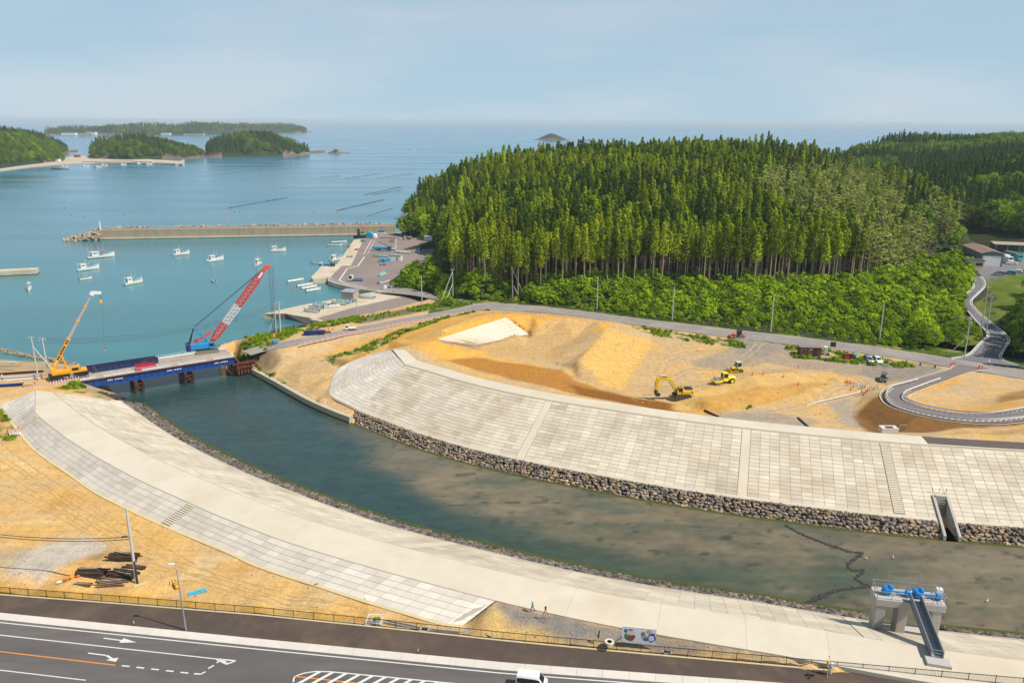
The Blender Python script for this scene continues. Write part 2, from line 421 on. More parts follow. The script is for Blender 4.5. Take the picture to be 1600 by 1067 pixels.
def sea():
    ys=[RY1]; 
    while ys[-1]<90000: ys.append(ys[-1]*1.035+1)
    ys=np.array(ys); k=np.linspace(-1.25,1.25,121)
    Y=np.repeat(ys[:,None],121,1); X=Y*k[None,:]
    # first row wider so that it closes with the river sheet
    c=water_colour(X,Y); V=np.stack([X,Y,np.zeros_like(X)],-1).reshape(-1,3)
    i=np.arange(V.shape[0]).reshape(Y.shape); F=np.stack([i[:-1,:-1],i[:-1,1:],i[1:,1:],i[1:,:-1]],-1).reshape(-1,4)
    me=bpy.data.meshes.new('sea'); me.from_pydata(V.tolist(),[],F.tolist())
    a=me.attributes.new('gcol','FLOAT_COLOR','POINT'); q=np.ones((len(V),4),np.float32); q[:,:3]=c.reshape(-1,3); a.data.foreach_set('color',q.reshape(-1))
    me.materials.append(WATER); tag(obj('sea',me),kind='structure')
sea()
# ================================================================ levee lines
NT_PX=[(235,664),(245,671),(278,691),(316,711),(354,729),(400,749),(450,768),(500,787),(550,804),(600,820),(660,836),(725,852),(825,875),(900,891),(1000,909),(1100,924),(1200,938),(1250,946),(1359,963),(1475,978),(1600,990),(1720,1003)]
FT_PX=[(560,645),(600,659),(650,677),(700,692),(750,705),(800,716),(862,728),(925,739),(1000,752),(1100,767),(1200,780),(1300,791),(1375,799),(1463,806.5),(1489,808.5),(1600,816),(1720,823)]
NT=smooth_line([P(x,y,2) for x,y in NT_PX],2.05)      # near levee toe, left to right
FT=smooth_line([P(x,y,2) for x,y in FT_PX],1.95)      # far levee toe
def up(l,z): return [Vector((p[0],p[1],z)) for p in l]
NC=up(offset(NT,-16.0),10.0); NL=up(offset(NT,-22.4),10.0)   # near levee: river-side and land-side crest
FC=up(offset(FT,16.0),10.0); FL=up(offset(FT,20.3),10.0)
# the near levee is cut off skew at the bridge road
n0=[P(190,633,2),P(82,621,10),P(57,618,10)]
def skew(line,start,n=7):
    out=list(line)
    base=line[0]; d=start-base
    pre=[start.lerp(base,i/n) for i in range(n)]
    return pre+out
NT=skew(NT,n0[0]); NC=skew(NC,n0[1]); NL=skew(NL,n0[2])
NB_PX=[(1,643),(25,673),(51,704),(76,724),(114,749),(152,775),(202,800),(253,823),(304,844),(364,868),(400,885),(450,902),(500,917),(570,939),(625,955),(675,969),(705,977),(728,978)]
NB=smooth_line([P(x,y,7.0+1.0*min(1,max(0,(x-250)/350))) for x,y in NB_PX],2.0)
def road_z(X): return 8.2+.03*X
def PR(px,py,d=0.0):
    z=8.0
    for _ in range(12): z=road_z(P(px,py,z).x)+d
    return P(px,py,z)
# ================================================================ ground colours
SAND=S(230,184,112); TAN=S(218,182,132); PALE=S(230,204,162); YEL=S(242,182,84); SOIL=S(158,108,48); BROWN=S(146,104,56); GRAV=S(150,138,126); GREY=S(176,164,150); DGRAV=S(128,120,116); ASH=S(198,186,172); GRASS=S(98,122,36,.6); DRYG=S(150,146,70,.7); BEACH=S(196,172,132)
def ground_mat():
    m=mat('ground_soil',(0,0,0),.95,var=.14,scale=.9,attr='gcol',bump=.6,bscale=3.0,spec=.12,world=True)
    N=m.node_tree.nodes; L=m.node_tree.links; b=N['Principled BSDF']; src=b.inputs['Base Color'].links[0].from_socket; g=N.new('ShaderNodeNewGeometry')
    def layer(src,scale,stretch,rot,lo,hi,k0,k1,detail=6):
        mp=N.new('ShaderNodeMapping'); mp.inputs['Scale'].default_value=stretch; mp.inputs['Rotation'].default_value=(0,0,rot); L.new(g.outputs['Position'],mp.inputs[0])
        n=N.new('ShaderNodeTexNoise'); n.inputs['Scale'].default_value=scale; n.inputs['Detail'].default_value=detail; n.inputs['Roughness'].default_value=.7; L.new(mp.outputs[0],n.inputs['Vector'])
        r=N.new('ShaderNodeMapRange'); r.inputs[1].default_value=lo; r.inputs[2].default_value=hi; r.inputs[3].default_value=k0; r.inputs[4].default_value=k1; L.new(n.outputs[0],r.inputs[0])
        v=N.new('ShaderNodeVectorMath'); v.operation='SCALE'; L.new(src,v.inputs[0]); L.new(r.outputs[0],v.inputs['Scale']); return v.outputs[0]
    src=layer(src,4.0,(1,1,1),0,.36,.62,.74,1.14)            # stones and clods
    src=layer(src,.5,(.25,3.0,1),R(14),.38,.60,.91,1.05)      # wheel tracks
    src=layer(src,.5,(3.0,.3,1),R(-20),.38,.60,.93,1.05)
    L.new(src,b.inputs['Base Color']); return m
GM=ground_mat()
def soft(X,Y,poly,b=2,w=1.2,seed=1,f=3.0):
    wx=X+(fbm(X/f,Y/f,seed)-.5)*2*w; wy=Y+(fbm(X/f+31,Y/f,seed+9)-.5)*2*w
    return blur(inpoly(wx,wy,poly).astype(float),b)
# ---- near ground: bare lot, bank to the road, gravel beside the levee, spit by the bridge
c1=[]
for p,q,r_ in list(zip(NT,NC,NL))[::2]: c1+=[(p.x,p.y,-1.5),(q.x,q.y,5.0),((q.x+r_.x)/2,(q.y+r_.y)/2,5.5)]
nB=len(NB)
for p in NB: c1.append((p.x,p.y,p.z-.02))
for p in offset(NT,3.0)[::3]: c1.append((p.x,p.y,-2.5))
for p in offset(NT,9.0)[::3]: c1.append((p.x,p.y,-4))
FENCE=[PR(x,y) for x,y in ((-200,921),(0,937),(200,949),(400,964),(600,981),(800,1001),(1000,1018),(1200,1033),(1400,1048),(1600,1064),(1800,1080))]
for p in dens(FENCE,3): c1.append((p.x,p.y,p.z-.03))
for x in range(-300,1900,100):
    p=PR(x,1085+x*.08); c1.append((p.x,p.y,p.z-.25)); p=PR(x,1300); c1.append((p.x,p.y,p.z-.3))
for x,y,z in [(-60,905,7.3),(0,918,7.3),(100,922,7.3),(200,930,7.35),(300,940,7.5),(400,952,7.7),(500,962,7.9),(580,970,8.0)]+[(0,700,7.3),(100,800,7.3),(0,850,7.25),(0,780,7.4),(60,760,7.3),(200,870,7.2),(300,900,7.3),(400,930,7.6),(500,945,7.8),(600,962,8),(680,981,8.1),(-80,700,7.3),(-100,850,7.3),
    (-150,640,7.0),(-60,640,7.2),(-5,650,7.2),(-40,622,6.2),(0,618,6.0),(50,606,5.8),(100,603,5.8),(122,604,5.8),(60,598,5.8),(0,606,5.9),(-60,612,6),(0,594,4.2),(60,588,4.2),(100,590,4.6),(-80,590,4),(0,572,2.4),(60,575,2.4),(95,583,2.6),(-100,560,1.5),(0,556,.25),(40,563,.25),(80,570,.25),(110,577,.25),(128,583,.25),(140,591,.25),(0,549,-1.5),(50,556,-1.5),(100,567,-1.5),(135,578,-1.5),(150,586,-1.5),(150,600,1.0),(165,606,.6),(-100,545,-1.5),(125,608,5.6),(140,612,5.0),(150,618,4.6),(170,622,3.2),(178,614,-.5),(185,621,-.5),(95,612,6.2),(60,612,6.3),(30,626,6.4),(0,636,6.9),(120,623,6.2),(170,629,4.2),(185,631,2.2)]:
    p=P(x,y,z); c1.append(tuple(p))
for x,y,z in [(732,975,8.0),(742,988,8.2),(735,992,8.2)]: c1.append(tuple(P(x,y,z)))
i775=min(range(len(NL)),key=lambda i:abs(proj(NL[i])[0]-772))
for p in offset(NL,-.35)[i775:]: c1.append((p.x,p.y,9.97 if p.x<45 else min(9.97,road_z(p.x)+.05)))
for p in offset(NL,.8)[i775:]: c1.append((p.x,p.y,9.6))
for p in dens(PL([(774,948,9.9),(785,960,9.85),(850,977,9.7),(950,989,9.6),(1050,1000,9.7),(1150,1010,9.8)]),2.5): c1.append(tuple(p))
for p in PL([(748,977,8.6),(760,962,9.3)]): c1.append(tuple(p))
G1=hgrid(c1,-150,95,62,215,.55,-5)
def near_ground():
    xs,ys,Z=G1; X,Y=np.meshgrid(xs,ys)
    Z=Z+(fbm(X/2.5,Y/2.5,2)-.5)*.16+(fbm(X/9,Y/9,7)-.5)*.22
    rd=inpoly(X,Y,[(p.x,p.y-.3) for p in FENCE]+[(200,40),(-200,40)]); Z=np.where(rd,np.minimum(Z,road_z(X)-.35),Z)
    gr=fbm(X/5,Y/5,11,5)
    c=lerp3(SAND,TAN,np.clip((gr-.4)*2.4,0,1)); c=lerp3(c,PALE,np.clip((fbm(X/11,Y/4,17)-.55)*4,0,1)*.7); c=lerp3(c,S(214,160,84),np.clip((fbm(X/7+9,Y/7,23)-.56)*5,0,1)*.7)
    # wheel tracks
    tr=np.abs(np.sin((X*.55+Y*.9)/2.6+fbm(X/15,Y/15,3)*7)); c=c*(1-.09*np.clip(1-tr*3,0,1)*np.clip((fbm(X/12,Y/12,55)-.45)*6,0,1))[...,None]
    m=soft(X,Y,[P(x,y,7.3) for x,y in ((20,880),(60,862),(100,852),(150,845),(185,855),(140,875),(110,885),(60,910),(30,915),(5,905))],4,2.2,5); c=lerp3(c,S(206,194,182),m*.9)
    m=soft(X,Y,[P(x,y,7.3) for x,y in ((-60,880),(0,868),(60,862),(20,900),(-60,910))],4,2,5); c=lerp3(c,S(190,170,140),m*.6)
    m=soft(X,Y,[P(x,y,7.3) for x,y in ((56,884),(80,880),(92,890),(75,902),(55,896))],2,.6,5); c=lerp3(c,S(176,166,152),m*.5)
    m=soft(X,Y,[P(x,y,7.3) for x,y in ((140,873),(170,866),(172,874),(150,882))],2,.8,6); c=lerp3(c,S(140,124,100),m*.7)
    # bank down to the fence, fresher soil
    bk=[P(x,y,7.4) for x,y in ((-60,905),(0,918),(200,930),(400,952),(585,971),(592,984),(400,966),(200,951),(0,939),(-60,934))]
    m=soft(X,Y,bk,1,.4,8); c=lerp3(c,S(222,170,76),m*.8)
    # gravel and yellow slope by the board
    m=soft(X,Y,[P(x,y,9.9) for x,y in ((776,943),(975,979),(1100,998),(1260,1024),(1100,1012),(1000,1001),(960,996),(900,990),(850,978),(800,968))],2,.9,12); c=lerp3(c,S(148,139,130),m); 
    m2=soft(X,Y,[P(x,y,9.3) for x,y in ((776,950),(800,968),(850,978),(900,990),(960,998),(1110,1014),(1160,1020),(1150,1030),(900,1015),(760,1003))],1,.6,13)*(1-m); c=lerp3(c,S(238,198,118),m2*.8)
    m=soft(X,Y,[P(x,y,9) for x,y in ((775,944),(735,972),(722,992),(745,985),(760,968))],1,.3,14); c=lerp3(c,S(176,140,84),m*.8)
    # the spit beyond the bridge road
    sp=(Z<5.2)&(Y>140); m=blur(sp.astype(float),3); c=lerp3(c,lerp3(BEACH,S(170,148,104),np.clip((gr-.45)*3,0,1)),m)
    # weeds
    for poly in (((-30,655),(8,652),(30,690),(22,702),(-10,690)),((70,609),(125,606),(180,624),(150,622),(100,616))):
        m=soft(X,Y,[P(x,y,6.5) for x,y in poly],2,1.0,15)*np.clip((fbm(X/1.5,Y/1.5,61)-.4)*5,0,1); c=lerp3(c,GRASS,m)
    c=c*(1+.12*(fbm(X/1.2,Y/1.2,77)-.5))[...,None]
    keep=Z>-3.5
    o=grid_mesh('near_ground',xs,ys,Z,GM,c,keep); tag(o,kind='structure'); return (xs,ys,Z)
G1=near_ground()
# ---- far bank: construction site
c2=[]
for p in FT: c2.append((p.x,p.y,-1.0))
for p in FC: c2.append((p.x,p.y,8.0))
for p in offset(FT,-3)[::2]: c2.append((p.x,p.y,-2.5))
for p in offset(FT,-10)[::3]: c2.append((p.x,p.y,-4))
XL=P(1050,640,10).x; XR=P(1442,676,10).x
for p in FL:
    c2.append((p.x,p.y,9.93 if (p.x<XL or p.x>XR) else 9.6))
for p in offset(FL,7.5):
    if XL+6<p.x<XR-14: c2.append((p.x,p.y,4.7))
raw='''380 573 1.4|430 599 1.4|480 626 1.4|520 643 1.4|545 652 1.4|365 565 0.6|372 556 4.5|400 550 5.2|430 546 5.5|385 562 3|400 572 2.6|430 583 3|470 590 3|500 605 3|505 625 2.6|440 566 3.6|470 566 3.4
450 548 5.6|490 538 5.6|540 527 5.6|600 514 5.6|660 500 5.6|720 489 5.6|745 486 5.6|500 558 3.6|560 548 4.0|610 533 5.6|640 522 7|450 555 5.0|520 545 4.2|425 556 5|410 560 4.4
516 622 2.6|514 610 2.7|519 592 3.2|527 579 4.2|550 567 6|580 556 8|610 547 9.9|540 590 2|570 590 2|600 570 5
640 541 10|690 517 10|745 495 10|775 491 10|800 490 10|650 548 10|700 521 10|758 499 10|660 565 9.9|700 570 9.6|735 545 5.4|825 524 5.4|683 533 9.9|789 498 9.9|720 560 7.6
830 492 9.7|880 496 9|930 500 7.6|980 505 6|1020 512 5|840 505 8.6|890 512 7.2|850 522 5.5|900 526 5.2
760 552 5.3|800 560 5.2|860 545 5.1|875 571 5.0|905 592 5.0|940 603 5.0|1000 617 5.0|1045 623 5.2|860 590 6.4|800 585 7.6|760 575 7.6|950 620 6.2|1000 630 6.4|850 560 5.1|820 540 5.3
905 563 7.7|925 540 7.7|948 514 7.4|972 600 4.8|1000 560 4.8|1022 528 4.8|862 560 5.1|884 535 5.1|915 508 6.6|890 574 5.4|935 590 5.6
1060 560 4.7|1100 540 4.7|1150 545 4.7|1050 590 4.7|1020 600 4.8|1080 520 5|1150 528 5
1060 612 6.2|1085 602 6.5|1175 581 6.6|1225 577 6.2|1085 595 4.8|1175 575 4.7|1240 571 4.7|1280 577 4.8|1050 640 6.4|1107 622 6.8|1190 605 6.4|1250 597 5.6|1297 588 4.9|1105 641 4.6|1175 628 4.6|1200 621 4.6|1250 610 4.6|1300 593 4.6
1150 640 4.5|1250 640 4.5|1320 640 4.5|1340 655 4.5|1300 560 4.7|1350 575 4.7|1200 560 4.7|1330 610 4.6|1380 580 4.8|1300 620 4.5|1420 570 5.0|1350 555 4.9|1400 560 5
1335 629 4.6|1338 640 4.6|1355 652 4.6|1372 664 4.6|1380 600 4.8|1345 618 4.7
1455 672 9.9|1520 670 9.93|1600 667 9.93|1660 664 9.93|1415 668 7.5
1460 598 5.2|1520 618 5.6|1580 610 6|1560 590 5.2|1600 588 5.2|1500 590 5.1|1650 590 5.4|1540 578 5.1|1650 610 6|1700 600 5.5'''
for q in raw.replace('\n','|').split('|'):
    a=q.split()
    if len(a)==3: c2.append(tuple(P(float(a[0]),float(a[1]),float(a[2]))))
rw=smooth_line([P(x,y,1.4) for x,y in ((372,568),(378,572),(400,583),(430,598.5),(480,625.5),(520,643),(550,654))],2)
for d_,z_ in ((-.2,1.2),(-1.0,-2.0),(-6,-3.0),(2.5,1.7)):
    for p in offset(rw,d_): c2.append((p.x,p.y,z_))
# roads on the far bank (edges in the photograph)
LOOP_O=[(1497,561.5,5.24),(1486,569.5,5.22),(1447,582,5.4),(1410,593,5.9),(1392,598,6.2),(1381,607,6.6),(1382,617,7.0),(1393,627,7.4),(1421,637,7.9),(1469,647,8.5),(1512,652,9.0),(1556,653,9.4),(1600,649,9.7),(1650,643,9.9),(1720,632,9.9)]
LOOP_I=[(1548,567.5,5.24),(1516,572.5,5.22),(1468,590,5.4),(1437,602,5.9),(1424,607,6.2),(1417,612,6.6),(1418,617,7.0),(1425,621,7.4),(1447,629,7.9),(1488,636,8.5),(1520,638,9.0),(1556,637,9.4),(1600,629,9.7),(1650,618,9.9),(1720,603,9.9)]
lo=smooth_line(PL(LOOP_O),1.2); li=smooth_line(PL(LOOP_I),1.2); nn=max(len(lo),len(li)); lo=resample(lo,nn); li=resample(li,nn)
for a in (lo,li):
    for p in a: c2.append((p.x,p.y,p.z-.08))
for a,b in zip(lo,li): c2.append(((a.x+b.x)/2,(a.y+b.y)/2,(a.z+b.z)/2-.08))
for a,b in zip(lo[::2],li[::2]):
    d=(a-b).normalized(); 
    p=a+d*1.3; c2.append((p.x,p.y,a.z-.25)); p=b-d*1.3; c2.append((p.x,p.y,b.z-.25))
MR_F=[(380,553,5.5),(420,541,5.6),(450,536,5.6),(540,517,5.6),(620,501,5.6),(690,488,5.6),(735,478,5.6),(760,474,5.6),(800,475.5,5.5),(850,479,5.5),(900,484,5.4),(1000,496,5.3),(1100,506.5,5.2),(1200,516.5,5.2),(1300,527.5,5.2),(1400,540,5.2),(1490,553,5.2),(1560,563,5.2),(1640,575,5.2)]
MR_N=[(392,560,5.5),(430,549,5.6),(455,545,5.6),(540,526,5.6),(620,510,5.6),(690,496,5.6),(745,486,5.6),(775,486,5.6),(815,487,5.5),(855,489.5,5.5),(900,493.5,5.4),(1000,506,5.3),(1100,519,5.2),(1200,530,5.2),(1300,540,5.2),(1400,553,5.2),(1485,566,5.2),(1560,577,5.2),(1640,590,5.2)]
mf=smooth_line(PL(MR_F),3); mn=smooth_line(PL(MR_N),3); nn=max(len(mf),len(mn)); mf=resample(mf,nn); mn=resample(mn,nn)
for a in (mf,mn):
    for p in a: c2.append((p.x,p.y,p.z-.06))
for p in offset(mf,4): c2.append((p.x,p.y,p.z))
for p in offset(mf,12): c2.append((p.x,p.y,p.z-.3))
raw='''600 470 2.4|560 490 2.4|500 510 2.2|640 462 3|690 472 4.6|700 480 5.2|660 480 4.4|600 495 3.8|540 505 3.2|480 525 3.2|430 530 2.2|400 538 1.5|375 548 1|366 553 -2|372 541 -2|410 527 -2|470 513 -2|500 508 0
700 466 4.6|740 470 5.4|760 470 5.5'''
for q in raw.replace('\n','|').split('|'):
    a=q.split()
    if len(a)==3: c2.append(tuple(P(float(a[0]),float(a[1]),float(a[2]))))
G2=hgrid(c2,-92,185,112,345,.7,-5)
def site():
    xs,ys,Z=G2; X,Y=np.meshgrid(xs,ys)
    Z=Z+(fbm(X/2.2,Y/2.2,2)-.5)*.14+(fbm(X/8,Y/8,7)-.5)*.2
    g=fbm(X/6,Y/6,11,5); g2=fbm(X/14,Y/5,12,5)
    c=lerp3(TAN,SAND,np.clip((g-.42)*3,0,1)); c=lerp3(c,S(206,184,152),np.clip((g2-.5)*4,0,1)*.6)
    def zone(poly,z,col,k=1.0,b=2,w=1.5,seed=1,f=4.0):
        nonlocal c
        m=soft(X,Y,[P(x,y,z) for x,y in poly],b,w,seed,f); c=lerp3(c,col,m*k)
    ysand=lerp3(YEL,S(222,172,96),np.clip((g-.42)*3,0,1))
    def zonea(poly,z,colarr,k=1.0,b=2,w=1.5,seed=1):
        nonlocal c
        m=soft(X,Y,[P(x,y,z) for x,y in poly],b,w,seed)*k; c=c*(1-m[...,None])+colarr*m[...,None]
    zonea([(390,560),(450,545),(600,512),(745,487),(800,486),(880,492),(960,498),(940,512),(870,515),(830,523),(735,548),(700,560),(640,545),(520,575),(440,575)],8,ysand,1,2,1)
    zone([(385,575),(440,563),(520,562),(600,540),(620,548),(530,578),(515,600),(516,625),(545,650),(480,628)],3,S(216,182,132),.95,2,1.4,4)
    zone([(560,549),(620,535),(700,512),(760,490),(768,492),(700,520),(630,545),(570,556)],9.5,S(222,182,120),.7,2,.6,4)
    zonea([(640,548),(735,548),(820,556),(900,585),(905,592),(800,600),(690,575),(640,560)],7,ysand,.9,2,1.2,5)
    zone([(735,548),(825,524),(870,515),(945,508),(915,535),(870,568),(800,556)],5.2,S(212,174,118),.95,2,1.0,6)
    zone([(700,578),(740,560),(800,566),(875,572),(905,590),(940,601),(1000,615),(1055,622),(1068,640),(1050,655),(900,625),(800,606)],6.4,S(190,130,56),.92,2,1.2,7)
    zone([(890,600),(940,605),(1000,617),(1050,624),(1062,636),(1050,652),(980,640),(900,622)],6.2,S(150,96,38),.95,2,1.0,8)
    zonea([(905,562),(925,540),(950,513),(1022,526),(1000,562),(973,602),(935,590)],6.2,np.ones_like(c)*np.array(S(238,190,106)),.9,1,.5,9)
    zone([(1050,640),(1065,615),(1090,600),(1180,580),(1230,576),(1300,578),(1330,570),(1300,590),(1200,622),(1110,642)],5.6,S(226,184,112),.9,2,1.2,10)
    zone([(1060,645),(1110,620),(1190,604),(1250,595),(1300,588),(1300,593),(1200,622),(1110,643)],5.2,S(208,158,82),.85,1,.6,10)
    zone([(1080,560),(1130,545),(1150,520),(1180,525),(1230,528),(1320,555),(1480,570),(1440,585),(1380,592),(1330,580),(1300,572),(1200,565),(1130,575),(1090,570)],4.7,S(174,158,138),.8,3,3.5,11,6)
    zone([(1160,515),(1225,520),(1215,545),(1190,555),(1150,545)],5,S(160,150,138),.8,3,1.5,12)
    zone([(1360,560),(1480,566),(1450,580),(1400,590),(1340,580)],4.9,S(150,142,132),.8,3,2.2,13)
    zone([(1040,655),(1100,645),(1200,640),(1270,650),(1260,668),(1100,660)],4.5,S(166,156,146),.75,3,2,14)
    zone([(1290,625),(1330,615),(1345,640),(1370,665),(1330,662),(1310,645)],4.6,S(172,164,152),.75,3,1.5,15)
    zone([(1335,628),(1382,600),(1381,612),(1400,631),(1469,650),(1556,656),(1720,640),(1720,668),(1600,671),(1445,677),(1376,668)],7.2,S(142,100,52),.95,1,.35,16)
    zone([(1480,670),(1720,655),(1720,668),(1600,671)],9.5,S(176,136,78),.6,2,.5,17)
    zonea([(1384,600),(1410,591),(1484,568),(1512,571),(1500,583),(1440,603),(1424,611),(1424,618),(1500,634),(1600,626),(1720,600),(1720,650),(1556,657),(1469,650),(1400,632)],6.5,ysand*.95,.85,1,.4,18)
    zone([(1560,610),(1600,598),(1660,585),(1660,610),(1600,622),(1555,632)],6,S(166,122,66),.85,2,.5,19)
    zone([(365,566),(372,548),(395,538),(440,530),(470,528),(445,545),(425,560),(405,572),(385,575)],3.5,S(150,126,92),.8,2,1.0,24)
    zone([(400,560),(425,552),(440,566),(420,575),(402,570)],3.5,S(112,96,78),.7,2,.8,25)
    # verges with weeds
    wn=np.clip((fbm(X/1.7,Y/1.7,61,4)-.44)*6,0,1)
    def weeds(poly,z,k=1.0,col=GRASS):
        nonlocal c
        m=soft(X,Y,[P(x,y,z) for x,y in poly],1,.8,20)*wn*k; c=lerp3(c,col,m)
    weeds([(365,560),(380,548),(420,535),(470,525),(520,512),(560,515),(470,535),(430,545),(400,562),(380,572)],3,1)
    weeds([(500,560),(540,548),(600,530),(650,515),(740,490),(740,496),(640,528),(560,556),(505,566)],5,.9)
    weeds([(385,577),(400,575),(430,590),(470,615),(480,622),(440,600)],2,.9)
    weeds([(1000,508),(1100,521),(1170,530),(1172,540),(1100,533),(1020,520)],5,.9); weeds([(960,502),(1000,506),(1040,520),(1000,516)],5.2,.7)
    weeds([(1218,533),(1300,542),(1400,556),(1430,566),(1400,567),(1330,560),(1240,552)],5,1)
    weeds([(540,508),(600,494),(660,480),(700,474),(745,478),(740,481),(690,486),(620,500),(560,512)],4.6,1)
    ot=np.clip(((X-(-60))*0+Y),0,1)*0
    # hill foot and verge beyond the road
    mfp=[(p.x,p.y) for p in mf]+[(260,400),(-90,400),(-90,300)]
    m=soft(X,Y,mfp,1,.8,22)*(X>P(690,470,5).x-3); c=lerp3(c,lerp3(S(96,118,34,.6),S(160,150,84,.7),np.clip((fbm(X/3,Y/3,71)-.5)*5,0,1)),m)
    m=soft(X,Y,[P(x,y,4.5) for x,y in ((560,503),(620,490),(680,480),(720,482),(690,487),(620,502),(560,514))],1,.5,23); c=lerp3(c,S(120,112,104),m*.75)
    c=c*(1+.14*(fbm(X/1.2,Y/1.2,77)-.5))[...,None]
    # tracks of machines
    tr=np.abs(np.sin((X*.35+Y)/1.3+fbm(X/11,Y/11,3)*6)); c=c*(1-.07*np.clip(1-tr*2.5,0,1)*np.clip((fbm(X/10,Y/10,55)-.45)*6,0,1))[...,None]
    # quay area lies elsewhere
    hole=inpoly(X,Y,[P(x,y,2) for x,y in ((300,530),(375,549),(410,533),(470,519),(560,503),(640,485),(700,470),(690,463),(300,440))])
    keep=(Z>-3.5)&~hole
    pc=[P(683,533,10),P(790,497.5,10),P(826,523.5,5.4),P(734,543.5,5.4)]; n_=(pc[1]-pc[0]).cross(pc[3]-pc[0]); pl=pc[0].z-((X-pc[0].x)*n_.x+(Y-pc[0].y)*n_.y)/n_.z
    ins=blur(inpoly(X,Y,[(p.x,p.y) for p in pc]).astype(float),3)>.03; Z=np.where(ins,np.minimum(Z,np.maximum(pl-.1,4.6)),Z)
    o=grid_mesh('construction_ground',xs,ys,Z,GM,c,keep); tag(o,kind='structure'); return (xs,ys,Z)
G2=site()
# ================================================================ concrete levees with block facing, stone footing
CONC=mat('concrete_block',S(225,211,189,.77),.85,var=.07,scale=.35,tone=.17,bump=.15,bscale=6,spec=.25,world=True,col2=S(208,191,164,.77),scale2=.12,mix2=.56)
CONC_G=mat('concrete_block_grey',S(224,213,198,.88),.88,var=.08,scale=.4,tone=.14,bump=.15,bscale=6,spec=.25,world=True,col2=S(214,202,186,.88),scale2=.15,mix2=.56)
CREST=mat('concrete_cast',S(226,213,192,.77),.85,var=.05,scale=.25,tone=.05,spec=.25,world=True,col2=S(216,200,174,.78),scale2=.1,mix2=.58)
JOINT=mat('concrete_joint',S(192,176,150),.9,var=.1,scale=.5,spec=.2,world=True)
def quad_area(q):
    p=[proj(v) for v in q]
    if not any(0<=a<=IW and 0<=b<=IH for a,b in p): return 0
    a=0
    for i in range(4): a+=p[i][0]*p[(i+1)%4][1]-p[(i+1)%4][0]*p[i][1]
    return abs(a)/2
def slab(b,q,h,inset):
    """raised slab on a four-cornered patch"""
    c=(q[0]+q[1]+q[2]+q[3])/4; n=(q[1]-q[0]).cross(q[3]-q[0]).normalized()
    if n.z<0: n=-n
    out=[]
    for i in range(4):
        v=q[i]; a=(q[(i+1)%4]-v).normalized(); d=(q[(i-1)%4]-v).normalized(); out.append(v+(a+d)*inset)
    top=[v+n*h for v in out]; lowv=[v-n*.02 for v in out]
    vs=lowv+top
    fs=[(4,5,6,7)]+[(i,(i+1)%4,(i+1)%4+4,i+4) for i in range(4)]
    if (top[1]-top[0]).cross(top[3]-top[0]).z<0: fs=[tuple(reversed(f)) for f in fs]
    b.add(vs,fs)
def lay_panels(parent,name,quads,material,h=.05,inset=.035,limit=300):
    """quads: (corners,tone). The largest in the picture become objects, the rest one part"""
    ar=[(quad_area(q[0]),i) for i,q in enumerate(quads)]; ar.sort(reverse=True)
    solo=set(i for a,i in ar[:limit] if a>0)
    rest=MB(); nrest=0
    for i,(q,t) in enumerate(quads):
        if i in solo:
            b=MB(); b.tone=t; slab(b,q,h,inset); b.build(name,material,parent)
        else: rest.tone=t; slab(rest,q,h,inset); nrest+=1
    if nrest:
        o=rest.build(name+'_field',material,parent); o['kind']='stuff'
def levee(name,label,T,C,rows,mat_slab,breaks=(),skip=None,start=0):
    """river-side slope between toe T and crest C (equal length lines)"""
    root=thing(name,label,'levee',tuple((T[0]+C[0])/2))
    root.location=(0,0,0)
    n=len(T); b=MB(); ribbon(b,T,C); 
    quads=[]
    for i in range(n-1):
        run=(i in breaks)
        for k in range(rows):
            f0,f1=.035+.945*k/rows,.035+.945*(k+1)/rows
            if skip and skip(i,k): continue
            q=[T[i].lerp(C[i],f0),T[i+1].lerp(C[i+1],f0),T[i+1].lerp(C[i+1],f1),T[i].lerp(C[i],f1)]
            if run: continue
            quads.append((q,None,i,k))
    return root,b,quads
def tones(quads,seed):
    r=random.Random(seed); out=[]; colt={}
    patch={}
    for q,_,i,k in quads:
        g=colt.setdefault(i,r.gauss(.5,.10)); p=patch.setdefault((i//3,k//4),r.gauss(0,.14))
        t=g+p+r.gauss(0,.16)
        if r.random()<.10: t+=.3
        out.append((q,min(1,max(0,t))))
    return out
# ---- far levee
def sx(line,px):
    """index on a line nearest to photograph column px"""
    return min(range(len(line)),key=lambda i:abs(proj(line[i])[0]-px))
br=[sx(FT,812),sx(FT,1150)]; stair_i=sx(FT,1424)-1; gapL,gapR=sx(FT,1466),sx(FT,1487)
brk=set(br)|{stair_i}
far,fb,fq=levee('river_levee','pale concrete block levee on the far bank below the earthworks',FT,FC,18,CONC,brk,lambda i,k:(gapL<=i<gapR and k<5))
fb2=MB()
ribbon(fb2,FT[:gapL+1],FC[:gapL+1]); ribbon(fb2,FT[gapR:],FC[gapR:])
mid0=[FT[i].lerp(FC[i],.31) for i in range(gapL,gapR+1)]; ribbon(fb2,mid0,FC[gapL:gapR+1])
fb2.build('slope_bed',JOINT,far)
lay_panels(far,'panel',tones(fq,3),CONC)
def strip(parent,name,T,C,i,h,material,f0=.03,f1=.985):
    b=MB(); q=[T[i].lerp(C[i],f0),T[i+1].lerp(C[i+1],f0),T[i+1].lerp(C[i+1],f1),T[i].lerp(C[i],f1)]; b.tone=.75; slab(b,q,h,.12); return b.build(name,material,parent)
for i in br: strip(far,'joint_strip',FT,FC,i,.09,CREST)
